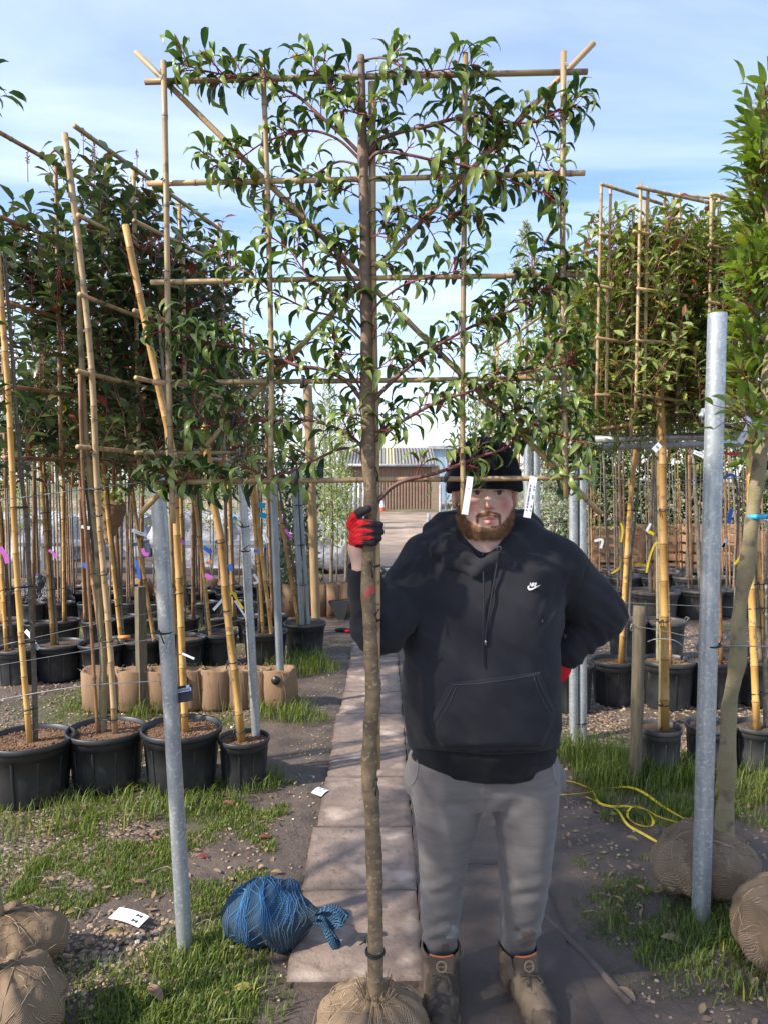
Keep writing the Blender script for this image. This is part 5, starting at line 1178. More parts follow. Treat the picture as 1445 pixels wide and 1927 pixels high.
# ------------------------------------------------------------------ hanging plant labels
def tagstrip(label, pts, w, mat='white', marks=(), group=None, name='plant_label', th=.0008, dark=()):
    """strip through pixel points (x,y,d)"""
    c = np.array([P(*p) for p in pts]); q = spline(c, 5) if len(c) > 2 else np.array(c); mb = MB(); n_ = len(q); tg = unit(np.gradient(q, axis=0)); sd_ = unit(np.cross(tg, [0,1,0])); nn = np.cross(tg, sd_)
    v = []; 
    for i in range(n_): v += [q[i]-sd_[i]*w/2-nn[i]*th, q[i]+sd_[i]*w/2-nn[i]*th, q[i]+sd_[i]*w/2+nn[i]*th, q[i]-sd_[i]*w/2+nn[i]*th]
    f = [(0,3,2,1), tuple(4*(n_-1)+j for j in (0,1,2,3))]
    for i in range(n_-1):
        for j in range(4): f.append((4*i+j, 4*i+(j+1)%4, 4*i+4+(j+1)%4, 4*i+4+j))
    mb.add(v, f); t = thing(name, label, 'label', c[0], group); mb.build('strip', M[mat], t, smooth=False)
    if marks:
        mm = MB(); L = np.r_[0, np.cumsum(np.linalg.norm(np.diff(q, axis=0), axis=1))]
        for (s0, s1, o, h) in marks:
            for s_ in np.arange(s0, s1, .018):
                if rm.rand() < .25: continue
                a = np.array([np.interp(s_*L[-1], L, q[:,k]) for k in range(3)]); i = min(int(s_*n_), n_-1); off = sd_[i]*w*o-[0,.0016,0]
                mm.add([a+off-sd_[i]*h*w/2, a+off+sd_[i]*h*w/2, a+off+sd_[i]*h*w/2+tg[i]*L[-1]*.011, a+off-sd_[i]*h*w/2+tg[i]*L[-1]*.011], [(0,1,2,3)], (1,.5,0))
        mm.build('print', M['print'], t, smooth=False)
    return t
tagstrip('white label hanging in front of the man\'s face from the lowest cane', [(884,897,2.128),(882,915,2.120),(874,968,2.120)], .0185, marks=((.80,.82,.1,.12),(.3,.34,.0,.3)))
tagstrip('white printed label looped over the lowest cane at the right of the beanie', [(1004,897,2.128),(1001,912,2.120),(996,945,2.118),(991,974,2.118)], .021, marks=((.22,.85,-.25,.22),(.22,.36,.28,.2),(.45,.55,.28,.2),(.7,.85,.28,.2)))
# ------------------------------------------------------------------ the man
DM = 2.42
per = thing('person', 'bearded man in black beanie, dark hoodie and muddy grey joggers holding the framed tree', 'person', (P(915, 1900, DM)[0], DM, 0))
def X(px, d=DM): return (px-PW/2)*d/F_PX
def Z(py, d=DM): return P(722, py, d)[2]
def V3(px, py, d): return P(px, py, d)
# ---- hoodie
hz_ = [1438,1425,1400,1350,1300,1250,1200,1150,1100,1065,1040,1018,1000]
hl_ = [786,782,776,764,757,756,757,760,763,768,790,822,846]
hr_ = [1040,1044,1047,1049,1050,1050,1050,1052,1056,1062,1048,1015,990]
ry_ = [.150,.155,.175,.205,.212,.210,.203,.192,.180,.165,.140,.115,.09]
cy_ = [0,0,-.01,-.02,-.022,-.02,-.01,-.005,0,.0,.005,.01,.015]
hzz = [Z(y) for y in hz_]; hcx = [X((a+b)/2) for a, b in zip(hl_, hr_)]; hrx = [(b-a)/2*DM/F_PX for a, b in zip(hl_, hr_)]; hcy = [DM+c for c in cy_]
SL = V3(790,1062,DM+.01); EL = V3(712,1178,2.27); WL = V3(684,1072,2.19)          # viewer's left arm (raised to the trunk)
SR = V3(1052,1066,DM+.01); ER = V3(1128,1152,2.53); WR = V3(1056,1232,2.50)        # viewer's right arm (hand on hip)
NB = V3(915, 1000, 2.43)
def torso(p): return stack(p, hzz, hcx, hcy, hrx, ry_, 2.3)
def sleeveL(p): return smin(cap(p, SL+[.02,0,0], EL+[.02,.01,.012], .085, .070), cap(p, EL+[.0,0,.0], WL+[0,0,-.005], .076, .047), .05)
def sleeveR(p):
    a = cap(p, SR+[-.01,0,0], ER, .092, .080); b = cap(p, ER+[.0,0,-.0], WR+[.01,0,.01], .082, .052); return smin(a, b, .045)
hl = [V3(833,1003,2.40), V3(844,1024,2.33), V3(872,1046,2.275), V3(905,1066,2.245), V3(936,1046,2.275), V3(965,1022,2.33), V3(984,998,2.40), V3(985,982,2.47), V3(915,968,2.54), V3(832,985,2.47), V3(833,1003,2.40)]
hrd = [.027,.022,.017,.009,.017,.022,.026,.032,.040,.034,.027]
def hood(p):
    d = poly(p, hl, hrd, .02)
    o = [h+np.array([(-.030 if h[0] < X(913) else .030)*min(1,abs(h[0]-X(910))/.05), 0, -.022]) for h in hl]; d2 = poly(p, o, [r*.9 for r in hrd], .02)
    return smin(d, d2, .014)
def hoodie_f(p):
    d = torso(p); sh = cap(p, V3(812,1052,DM+.01), V3(1030,1052,DM+.01), .085); d = smin(d, sh, .04)
    d = smin(d, cap(p, V3(860,1015,DM+.02), V3(970,1015,DM+.02), .075), .06)
    d = smin(d, sleeveL(p), .035); d = smin(d, sleeveR(p), .03); d = smin(d, hood(p), .003)
    # belly bulge over the gathered hem
    d = smin(d, ell(p, [X(912), DM-.075, Z(1340)], (.20,.135,.155)), .06)
    # neck opening
    d = smax(d, -ell(p, V3(914,978,2.375), (.086,.088,.100)), .008); d = smax(d, -cap(p, V3(911,1008,2.32), V3(906,1046,2.23), .056, .014), .006)
    # open cuffs
    d = smax(d, -cap(p, WL+(WL-EL)*.02, WL+(WL-EL)*1.0, .037, .05), .006)
    # hem opening
    d = smax(d, -stack(p, [Z(1450),Z(1415)], [hcx[0]]*2, [DM]*2, [hrx[0]-.02]*2, [.125]*2), .008)
    return d
def seg_d(p, a, b):
    ab = b-a; t = np.clip(((p-a)@ab)/(ab@ab), 0, 1); return np.linalg.norm(p-a-t[:,None]*ab, axis=1), t
def wrinkle(V):
    out = np.zeros(len(V)); px = PXf(V); py = PYf(V)
    def fold(ax, fa, fo, sd):
        ax = unit(np.array(ax)); pr = V@ax; q = V*fo+ax*(pr*(fa-fo))[:,None]; n_ = fbm(q, 1., 2, sd); return 1-np.abs(2*n_-1)*2.2
    d, t = seg_d(V, ER, WR+[.02,0,.02]); w = np.exp(-(d/.11)**2); a = V@unit(np.array([.75,.2,.62])); out += w*.0100*fold((.75,.2,.62), 30, 7, 2)
    d, t = seg_d(V, (SR+ER)/2, ER); w = np.exp(-(d/.11)**2); a = V@unit(np.array([.5,.1,1.])); out += w*.0085*fold((.5,.1,1.), 24, 6, 3)
    d, t = seg_d(V, SL, EL); w = np.exp(-(d/.10)**2); a = V@unit(np.array([-.8,.1,.7])); out += w*.0085*fold((-.8,.1,.7), 24, 6, 4)
    d, t = seg_d(V, EL, WL); w = np.exp(-(d/.09)**2); a = V@unit(np.array([.2,.1,1.])); out += w*.0065*fold((.2,.1,1.), 24, 7, 5)
    # broad soft body folds fanning from the armpits and gathering above the hem
    q = V*np.array([1,1,.35]); out += (fbm(q, 7, 3, 17)-.5)*.030; out += .006*fold((.6,0,.8), 12, 3.5, 12)
    g = np.exp(-((py-1398)/26.)**2)*(np.abs(px-912) < 150); out += g*.007*fold((1,0,.3), 22, 8, 8)
    fa = np.exp(-((px-775)/40.)**2)*np.exp(-((py-1190)/70.)**2); out += fa*.009*fold((.7,0,.6), 20, 5, 9)
    fb = np.exp(-((px-1045)/34.)**2)*np.exp(-((py-1170)/80.)**2); out += fb*.010*fold((.8,0,-.5), 20, 5, 10)
    # groove where the body meets the hem band and the shoulder seams
    out -= .010*np.exp(-((py-1412-10*np.cos((px-912)/90.))/4.)**2)*(px < 1056)*(px > 760)
    out -= .0035*np.exp(-((px-(1104-(py-1058)*.30)+0)/2.2)**2)*(py > 1055)*(py < 1150)
    out -= .0035*np.exp(-((px-(742+(py-1085)*.12))/2.2)**2)*(py > 1075)*(py < 1180)*(V[:,1] < DM)
    return out
V, F = blob(hoodie_f, [X(636), 2.05, Z(1450)], [X(1180)+.05, 2.72, Z(940)+.03], .0062, wrinkle, 2)
px = PXf(V); py = PYf(V)
st_ = (fbm(V, 40, 2, 2) > .50)*((np.hypot((px-1012), (py-1177)*1.2+(px-1012)*.9) < 9)|(np.hypot((px-1063), (py-1197)) < 4)|((np.abs(px-1001-(py-1300)*.15) < 4)&(np.abs(py-1300) < 16)))*(V[:,1] < 2.5)
mb = MB(); mb.add(V, F, np.stack([((py > 1412) & (px > 760) & (px < 1056))*.8, V[:,0]*0+.5, st_*.8], 1)); hd = mb.build('hoodie', M['hoodie'], per)
# cuffs
def ribbed(parent, a, b, r0, r1, name, mat, n=40, m=9, amp=.0016):
    p = np.array([a+(b-a)*t for t in np.linspace(0,1,m)]); mb = MB(); rr_ = r0+(r1-r0)*np.linspace(0,1,m); rr_[0] *= .93; rr_[-1] *= .95
    tube(mb, p, rr_, n, False); v = mb.V[0]; c = np.repeat(p, n, 0); k = np.tile(np.arange(n), m); v += unit(v-c)*(amp*np.where(k % 2, 1, -1))[:,None]; return mb.build(name, M[mat], parent)
ribbed(hd, WL+(EL-WL)*.16, WL+(WL-EL)*.10, .044, .043, 'cuff', 'hoodie')
ribbed(hd, WR+(ER-WR)*.28, WR+(WR-ER)*.12, .055, .046, 'cuff', 'hoodie')
from mathutils.bvhtree import BVHTree
HBV = BVHTree.FromPolygons([tuple(v) for v in V], [tuple(int(i) for i in f) for f in F])
def front(px_, py_, off=.004):
    """point on the front of the hoodie seen at this pixel"""
    o = np.array([0,0,CAM_H]); dr = unit(P(px_, py_, 2.4)-o); h = HBV.ray_cast(Vector(o), Vector(dr))
    return np.array(h[0])-dr*off
def fpatch(grid, thick=.004, off=.004):
    """sheet of pixels (rows of (x,y)) laid onto the hoodie front with thickness"""
    mb = MB(); R_, C_ = len(grid), len(grid[0]); f_ = np.array([[front(x, y, off) for (x, y) in r] for r in grid]); b_ = f_+[0,.012,0]; f_ = f_-[0,thick,0]
    v = np.vstack([f_.reshape(-1,3), b_.reshape(-1,3)]); n_ = R_*C_; F = []
    for i in range(R_-1):
        for j in range(C_-1): a = i*C_+j; F.append((a, a+C_, a+C_+1, a+1)); F.append((n_+a, n_+a+1, n_+a+C_+1, n_+a+C_))
    for i in range(R_-1): a = i*C_; F.append((a, n_+a, n_+a+C_, a+C_)); a = i*C_+C_-1; F.append((a, a+C_, n_+a+C_, n_+a))
    for j in range(C_-1): F.append((j, j+1, n_+j+1, n_+j)); a = (R_-1)*C_+j; F.append((a, n_+a, n_+a+1, a+1))
    mb.add(v, F); return mb
# kangaroo pocket
rows = []
for t in np.linspace(0, 1, 22):
    y0 = 1283+(1267-1283)*0; L_x = np.interp(t, [0,.62,.75,1], [846,807,812,830]); R_x = np.interp(t, [0,.55,.7,1], [1016,1044,1040,1022])
    rows.append([(L_x+(R_x-L_x)*s, (1284-19*s**1.4)*(1-t)+(1404-2*s)*t) for s in np.linspace(0,1,24)])
pk = fpatch(rows, .0045).build('pocket', M['hoodie'], hd)
mb = MB()
for pl in ([(850,1288),(900,1286),(960,1278),(1012,1269)], [(851,1291),(836,1320),(822,1345),(812,1362)], [(858,1292),(845,1322),(832,1346),(821,1366)], [(1010,1272),(1020,1300),(1032,1325),(1041,1338)], [(1003,1274),(1012,1300),(1024,1326),(1034,1342)]):
    q = []
    for i in range(len(pl)-1):
        for s in (0,.34,.67): q.append(front(pl[i][0]+(pl[i+1][0]-pl[i][0])*s, pl[i][1]+(pl[i+1][1]-pl[i][1])*s)+[0,-.0055,0])
    q.append(front(*pl[-1])+[0,-.0055,0]); tube(mb, spline(q, 3), .0011, 5)
M['seam'] = pbr('worn_seam', (.05,.052,.062), (.07,.07,.08), 40, .9, .3, 200)
mb.build('seam', M['seam'], hd)
# drawstrings and eyelets
for pl in ([(907,1041),(909,1080),(910,1130),(909,1180),(907,1225),(908,1254)], [(938,1036),(933,1070),(926,1110),(920,1150),(914,1190),(913,1210)]):
    q = [front(x, y, .005)+[0,-.004,0] for x, y in pl]; mb = MB(); tube(mb, spline(q, 5), .0026, 7); mb.build('drawstring', M['hoodie'], hd)
q = front(913,1207)+[0,-.005,0]; mb = MB(); tube(mb, [q+[0,0,.004], q-[0,0,.010]], .0034, 8); mb.build('aglet', M['wire'], hd)
for (x, y) in ((938,1032),(907,1038)):
    q = front(x, y)+[0,-.002,0]; mb = MB(); ring(mb, q, .0065, .0065, .0018, (0,1,.3)); mb.build('eyelet', M['wire'], hd)
# chest logo: lettering over a swoosh
lg = front(1003,1102)+[0,-.004,0]; sc = DM*.955/F_PX
sw = [(-10.5,1),(-11,5),(-9,8.2),(-5.5,8.6),(0,6.4),(12.4,-1.2),(3,2.6),(-4.5,5.0),(-7.4,4.6),(-8.6,3.0),(-8,.2)]
mb = MB(); n_ = len(sw); base_ = np.array([lg+[a*sc, 0, -b*sc] for a, b in sw]); 
tri = [(0,1,9,10),(1,2,8,9),(2,3,7,8),(3,4,6,7),(4,5,6)]
mb.add(base_, [t[::-1] for t in tri]); mb.add(base_+[0,.003,0], tri); mb.build('chest_logo', M['logo'], hd, smooth=False)
fc = bpy.data.curves.new('chest_lettering', 'FONT'); fc.body = 'NIKE'; fc.size = 9.4*sc; fc.shear = .35; fc.extrude = .0008; fc.offset = .0004; fc.space_character = .92
fo = bpy.data.objects.new('tmp_lettering', fc); COL.objects.link(fo); dg = bpy.context.evaluated_depsgraph_get(); me = bpy.data.meshes.new_from_object(fo.evaluated_get(dg))
bpy.data.objects.remove(fo); me.name = 'chest_lettering'; bpy.data.curves.remove(fc)
co = np.array([v.co[:] for v in me.vertices]); w_ = co[:,0].max()-co[:,0].min()
co[:,0] = (co[:,0]-co[:,0].min())/w_*13.5*sc; co = np.stack([co[:,0]+lg[0]-7.6*sc, co[:,2]+lg[1]-.0002, co[:,1]*1.0+lg[2]-1.2*sc], 1)-ORI[per.name]
me.vertices.foreach_set('co', co.astype(np.float32).ravel()); me.update(); link('chest_lettering', me, M['logo'], hd)

# ---- body: head, neck, chest, arms and hands as one surface
EY = V3(919,926,2.262)          # point between the eyes
HW = 1.06
def hp(x, y, z): return EY+np.array([x, y, z])*HW
def headf(p):
    d = ell(p, hp(0,.100,.035), np.array((.082,.100,.105))*HW)
    d = smin(d, ell(p, hp(0,.062,-.044), np.array((.072,.066,.078))*HW), .035)
    d = smin(d, cap(p, hp(-.016,.023,-.100), hp(.016,.023,-.100), .028*HW), .03)
    d = smin(d, cap(p, hp(-.052,.066,-.078), hp(.052,.066,-.078), .026*HW), .035)      # jaw corners
    for s in (-1, 1):
        d = smin(d, ell(p, hp(s*.044,.032,-.038), np.array((.030,.026,.026))*HW), .022)   # cheeks
        d = smin(d, cap(p, hp(s*.014,.004,.017), hp(s*.048,.016,.017), .0115*HW, .010*HW), .012)
        d = smax(d, -ell(p, hp(s*.032,.0,-.003), np.array((.020,.013,.0125))*HW), .012)
        d = smin(d, ell(p, hp(s*.089,.088,-.018), np.array((.010,.019,.032))*HW, rotm((0,0,1), s*.25)), .010)
        # lids
        d = smin(d, cap(p, hp(s*.018,.0095,.0068), hp(s*.047,.0155,.0048), .0058), .004); d = smin(d, cap(p, hp(s*.019,.0115,-.0078), hp(s*.046,.0165,-.0062), .0045), .004)
    d = smin(d, cap(p, hp(0,.006,.006), hp(0,-.016,-.036), .0075*HW, .0125*HW), .012)
    for s in (-1, 1): d = smin(d, ell(p, hp(s*.0125,-.004,-.042), np.array((.0085,.010,.0078))*HW), .006); d = smax(d, -ell(p, hp(s*.007,-.012,-.0495), np.array((.0036,.005,.003))*HW), .002)
    d = smin(d, ell(p, hp(0,.010,-.075), np.array((.034,.022,.022))*HW), .012)
    d = smin(d, poly(p, [hp(-.024,.003,-.0755), hp(-.008,-.0125,-.0715), hp(.008,-.0125,-.0715), hp(.024,.003,-.0755)], [.003,.0058,.0058,.003], .003), .005)
    d = smin(d, poly(p, [hp(-.021,.001,-.084), hp(0,-.0105,-.0855), hp(.021,.001,-.084)], [.0035,.0078,.0035], .003), .005)
    d = smax(d, -poly(p, [hp(-.020,-.004,-.0785), hp(0,-.0165,-.0785), hp(.020,-.004,-.0785)], [.0010,.0030,.0010], .002), .002)
    d = smin(d, cap(p, hp(0,.085,-.10), hp(0,.125,-.26), .062*HW, .078), .03)
    return d
def beard_t(q, p):
    x, y, z = q.T; ax = np.abs(x); n_ = (fbm(p, 55, 2, 12)-.5)*.020
    edge = np.interp(ax, [0,.014,.026,.034,.046,.060,.074,.09], [-.096,-.097,-.093,-.086,-.080,-.068,-.036,-.015])+n_
    t = -.003+(.0055+.0045*ss(.05,.01,ax))*ss(-.004,.020,edge-z)*(y < .09)*ss(.086,.080,ax+0*z)*ss(-.143,-.131,z)
    mu = -.003+.0075*np.exp(-((z+.0605+ax*.22)/.0062)**2)*ss(.040,.028,ax)*(y < .03)*(.7+.6*vnoise(p, 120, 4)); cn = -.003+.0042*np.exp(-((ax-.0315)/.005)**2)*ss(-.058,-.066,z)*ss(-.100,-.088,z)
    return np.maximum(np.maximum(t, mu), cn)
TR_ = V3(694,990,D0)             # trunk centre where the hand closes
PAL = V3(676,998,2.15)
def finger(p, pts, r0, r1): return poly(p, pts, np.linspace(r0, r1, len(pts)), .003)
def gloveL(p, thick=0):
    d = ell(p, V3(671,998,2.156), (.020,.030,.040), rotm((0,1,0), .12))
    d = smin(d, ell(p, V3(668,984,2.150), (.019,.026,.022)), .015); d = smin(d, cap(p, V3(674,1014,2.160), V3(671,1036,2.170), .024, .026), .018)
    for (y, xe, ye, r) in ((984,721,988,.0108),(998,722.5,1001,.0106),(1010,717,1013,.0100),(1020,706,1022,.0090)):
        d = smin(d, finger(p, [V3(671,y,2.135), V3(684,y,2.108), V3(700,(y+ye)/2,2.106), V3(712 if xe > 712 else xe-6,ye,2.118), V3(xe-6 if xe > 712 else xe,ye,2.130)], r*1.12, r), .004)
    d = smin(d, finger(p, [V3(662,988,2.150), V3(668,972,2.125), V3(680,963,2.112), V3(693,958,2.112)], .017, .0115), .008)
    return d
def gloveR(p):
    d = ell(p, V3(1054,1264,2.49), (.032,.022,.045), rotm((0,1,0), .5)); d = smin(d, cap(p, V3(1058,1238,2.50), V3(1052,1250,2.50), .036, .034), .02)
    for k, (dx_, dz_) in enumerate(((0,0),(-3,10),(-7,19),(-12,27))): d = smin(d, finger(p, [V3(1044+dx_,1256+dz_*.8,2.50), V3(1024+dx_,1264+dz_,2.515+.004*k), V3(1003+dx_,1268+dz_,2.55), V3(990+dx_,1270+dz_,2.585)], .0115, .0095), .004)
    d = smin(d, finger(p, [V3(1050,1246,2.485), V3(1036,1244,2.462), V3(1022,1250,2.452)], .013, .0105), .008); return d
def bodyf(p):
    d = headf(p); ch = stack(p, [Z(1400),Z(1250),Z(1100),Z(1050),Z(1020)], [X(912)]*5, [DM,DM,DM,DM,DM], [.17,.18,.17,.13,.08], [.11,.12,.12,.09,.07], 2.2); d = smin(d, ch, .05)
    d = smin(d, cap(p, SL+[.03,0,-.01], EL+[.02,0,.02], .055, .043), .03); d = smin(d, cap(p, EL+[.01,0,.01], WL, .042, .032), .02); d = smin(d, cap(p, WL, V3(672,1030,2.172), .0300, .0275), .012)
    d = smin(d, cap(p, SR+[-.03,0,-.01], ER, .058, .045), .03); d = smin(d, cap(p, ER, WR, .045, .032), .02)
    d = smin(d, gloveL(p)+.0035, .010); d = smin(d, gloveR(p)+.0035, .010); return d
V, F = blob(bodyf, [X(640,2.05), 2.06, Z(1300)], [X(1180)+.03, 2.68, Z(850)+.02], .0040, None, 1)
q = (V-EY)/HW; x_, y_, z_ = q.T; nse = fbm(V, 60, 2, 4)
blush = np.exp(-(((np.abs(x_)-.048)/.020)**2+((z_+.036)/.022)**2))*.75*(y_ < .08) + .65*np.exp(-((x_/.012)**2+((z_+.042)/.014)**2)) 
lips = (((np.abs(x_) < .025)&(z_ < -.0685)&(z_ > -.093)&(y_ < .006)))*np.clip(1-np.abs(x_)/.026,0,1)*1.0
brd = np.maximum(ss(-.088,-.098,z_+.0*x_)*(y_<.11), ss(.045,.062,np.abs(x_))*ss(-.040,-.062,z_)*(y_ < .11))
mus = ss(-.052,-.058,z_)*(1-ss(-.067,-.072,z_))*(np.abs(x_) < .034)*(y_ < .02); brd = np.maximum(brd, mus); brd = np.maximum(brd, ss(.026,.034,np.abs(x_))*ss(-.056,-.064,z_)*(y_ < .05)); brd = brd*(z_ > -.155)*(V[:,2] > Z(1035))*(1-np.clip(lips*3,0,1))
bt_ = beard_t(q, V); brd = ss(-.0029,.001,bt_)*(z_ > -.130)*(V[:,2] > Z(1035)); brow = np.exp(-((z_-.018-.0*np.abs(x_))/.005)**2)*(np.abs(x_) > .012)*(np.abs(x_) < .052)*(y_ < .04)*.8
C_ = np.stack([np.clip(np.maximum(blush, lips*.9), 0, .85), .5+0*x_, np.clip(np.maximum(brd*.75, brow), 0, .85)], 1)
mb = MB(); mb.add(V, F, C_); body = mb.build('body', M['skin'], per)
for s in (-1, 1):
    c = hp(s*.032, .0190, -.0012); mb = MB(); R_ = .0134; n_ = 18
    lathe(mb, [(R_*sin(a), -R_*cos(a)) for a in np.linspace(.02, pi-.02, 14)], c, n_, axis=rotm((1,0,0), pi/2*1).T if False else np.array([[1,0,0],[0,0,1],[0,1,0]]))
    v = mb.V[0]; fr = (c[1]-v[:,1]) > R_*.87; mb.C[0][:,0] = fr*1.0; mb.build('eye', M['eye'], body)
    mb = MB(); tube(mb, spline([hp(s*.017,.0035,.0012), hp(s*.026,-.0005,.0042), hp(s*.036,.0005,.0042), hp(s*.048,.0070,-.0002)], 4), .0011, 5); mb.build('eyelashes', M['print'], body)
# beard volume and hairs
def beardf(p): return headf(p)-beard_t((p-EY)/HW, p)+(fbm(p, 170, 2, 3)-.5)*.003
V, F = blob(beardf, hp(-.11,-.05,-.17), hp(.11,.11,-.012), .0027, None, 0)
tt = beard_t((V-EY)/HW, V); F = F[(tt[F] > -.0008).all(1)]; u_ = np.unique(F); mp_ = np.full(len(V), -1); mp_[u_] = np.arange(len(u_)); V = V[u_]; F = mp_[F]
mb = MB(); mb.add(V, F); rs = np.random.RandomState(3); N = vnorm(V, F); k = rs.choice(len(V), min(5200, len(V)*2)); pb = V[k]; nb = N[k]; ok = nb[:,1] < .25; pb, nb = pb[ok], nb[ok]
def hairs(mb, p, n, L, w, grav=.8, rs=rs):
    d = unit(n*.7+np.array([0,-.1,-grav])+rs.normal(0,.3,n.shape)); s = unit(np.cross(d, [0,1,.1])); L = L*(.5+rs.rand(len(p))); a = p-n*.001
    v = np.stack([a-s*w, a+s*w, a+d*L[:,None]+np.array([0,-.0,-.001])], 1).reshape(-1,3); F = (np.arange(len(p))*3)[:,None]+np.arange(3)
    mb.add(v, F, np.repeat(np.stack([0*L, rs.rand(len(p)), 0*L], 1), 3, 0))
hairs(mb, pb, nb, .0095, .00035); mb.build('beard', M['beard'], body)
mb = MB(); 
for s in (-1, 1):
    n_ = 120; x = s*rs.uniform(.014,.05,n_); p = np.stack([x, .0+(np.abs(x)-.014)*.30-.0085, .0185-.12*np.abs(np.abs(x)-.034)+rs.normal(0,.0016,n_)], 1)*HW+EY; d = np.array([s*.9,-.25,.25]); sd_ = np.array([0,0,1.])
    v = np.stack([p-sd_*.0005, p+sd_*.0005, p+unit(np.tile(d,(n_,1))+rs.normal(0,.25,(n_,3)))*.008], 1).reshape(-1,3); mb.add(v, (np.arange(n_)*3)[:,None]+np.arange(3), (0,.6,0))
mb.build('eyebrows', M['beard'], body)
# ---- beanie
def beanief(p):
    c = hp(0,.092,.062); d = ell(p, c, np.array((.101,.116,.098))*HW); d = smin(d, ell(p, c+[0,.0,.0], np.array((.098,.112,.10))*HW), .01)
    d = smax(d, (hp(0,0,.018)[2]-p[:,2]), .008)
    b = stack(p, [hp(0,0,.010)[2], hp(0,0,.075)[2]], [c[0]]*2, [c[1]]*2, [.108*HW,.103*HW], [.122*HW,.117*HW], 2.1); tilt = p.copy(); tilt[:,2] = p[:,2]-(p[:,1]-c[1])*.10*-1
    b = stack(tilt, [hp(0,0,.004)[2], hp(0,0,.058)[2]], [c[0]]*2, [c[1]]*2, [.109*HW,.104*HW], [.123*HW,.119*HW], 2.1)-.004
    d = np.minimum(d, b); return smax(d, -smax(ell(p, hp(0,.10,.03), np.array((.086,.104,.108))*HW), p[:,2]-hp(0,0,.05)[2], .01), .004)
def knitd(V): a = np.arctan2(V[:,1]-hp(0,.092,0)[1], V[:,0]-hp(0,0,0)[0]); return .0011*np.sin(a*72)+(fbm(V, 14, 2, 8)-.5)*.006
V, F = blob(beanief, hp(-.13,-.06,-.02), hp(.13,.24,.18), .0035, knitd, 1); mb = MB(); mb.add(V, F); mb.build('beanie', M['knit'], per)
# ---- gloves
V, F = blob(gloveL, V3(645,1050,2.05)+[-.02,-.02,0], V3(735,940,2.22)+[.02,.04,.02], .0022, lambda V: (fbm(V, 60, 2, 3)-.5)*.0022-.0016*np.exp(-((np.sin((V[:,2]-V[:,0]*.9)*260))/.35)**2)*(PXf(V) < 676), 1)
px = PXf(V); py = PYf(V)
blk = np.zeros(len(V))
for (y0, tip) in ((986,697),(1001,705),(1013,706),(1022,690)):
    inb = np.abs(py-y0-1) < 7.5; lim = tip-np.abs(py-(y0-1.5))*3.2; blk = np.maximum(blk, inb*(px > lim+2*fbm(V, 60, 2, 1))*1.0)
blk = np.maximum(blk, (py < 978)*(px > 668+(py-968)*.55)*1.0); blk = np.maximum(blk, (py > 1019)*(px > 684)*1.0); blk = np.maximum(blk, (V[:,1] > 2.165)*(px > 668)*1.0)
blk = np.where((py > 1030), 0, blk); keep = py < 1031+ (px-672)*.35
okf = keep[F].all(1); mb = MB(); mb.add(V, F[okf], np.stack([blk, .5+0*blk, 0*blk], 1)); mb.build('glove', M['glove'], per)
V, F = blob(gloveR, V3(980,1310,2.42)+[-.04,-.03,-.03], V3(1080,1225,2.62)+[.05,.05,.03], .003, None, 1); px = PXf(V)
mb = MB(); mb.add(V, F, np.stack([(px < 1030)*1.0, .5+0*px, 0*px], 1)); mb.build('glove', M['glove'], per)
# ---- joggers
ly = [1425,1450,1480,1520,1560,1600,1650,1700,1750,1780,1800,1812]
Lo = [772,769,772,778,784,789,791,793,794,797,804,808]; Li = [915,915,914,906,893,883,876,872,868,866,863,860]
Ri = [915,916,918,928,936,941,944,946,948,949,952,955]; Ro = [1050,1054,1056,1052,1046,1040,1034,1029,1024,1019,1013,1010]
def legf(p, o, i, dy_):
    zs_ = [Z(y) for y in ly]; cx = [X((a+b)/2) for a, b in zip(o, i)]; rx = [abs(b-a)/2*DM/F_PX for a, b in zip(o, i)]; ryv = np.interp(ly, [1425,1480,1600,1650,1750,1800], [.14,.135,.098,.092,.082,.050]); cyv = np.interp(ly, [1425,1480,1600,1660,1812], [DM+.005,DM+.0,DM-.02,DM-.02,DM+.035])
    return stack(p, zs_, cx, cyv, rx, ryv, 2.15)
def jogf(p):
    d = smin(legf(p, Lo, Li, 0), legf(p, Ri, Ro, 0), .016); d = smin(d, stack(p, [Z(1500),Z(1470),Z(1425),Z(1380)], [X(912)]*4, [DM+.01]*4, [.225,.242,.240,.235], [.12,.145,.15,.145], 2.4), .02)
    for c, a in ((V3(771,1465,DM), .3), (V3(1053,1465,DM), -.3)): d = smin(d, ell(p, c, (.022,.05,.05)), .012)
    return d
def jwr(V):
    px = PXf(V); py = PYf(V); o = (fbm(V*[1,1,.5], 7, 3, 31)-.5)*.022
    for cx_ in (832, 985):
        w = np.exp(-((px-cx_)/45.)**2); o += w*.0065*np.sin(py*.17+ (px-cx_)*.03+3*vnoise(V,7,3))*np.exp(-((py-1675)/26.)**2); o += w*.0075*np.sin(py*.20+(px-cx_)*.04+3*vnoise(V,9,4))*np.exp(-((py-1765)/28.)**2)
    o += .005*np.sin((py+np.abs(px-916)*.8)*.12)*np.exp(-((px-916)/60.)**2)*np.exp(-((py-1520)/45.)**2); o -= .004*np.exp(-((px-916)/1.8)**2)*(py < 1500)
    return o
V, F = blob(jogf, [X(755), DM-.2, Z(1822)], [X(1070), DM+.22, Z(1375)], .0062, jwr, 2); px = PXf(V); py = PYf(V)
mud = np.clip(ss(1745,1800,py)*.3+(fbm(V,16,3,5) > .5)*(np.hypot((px-975)/34,(py-1765)/20) < 1)*.9+(fbm(V,30,2,6) > .5)*(np.hypot((px-838),(py-1785)) < 9)*1.0, 0, 1); dry = (fbm(V,50,2,8) > .47)*(np.hypot((px-848)/15,(py-1755)/13) < 1)*.8
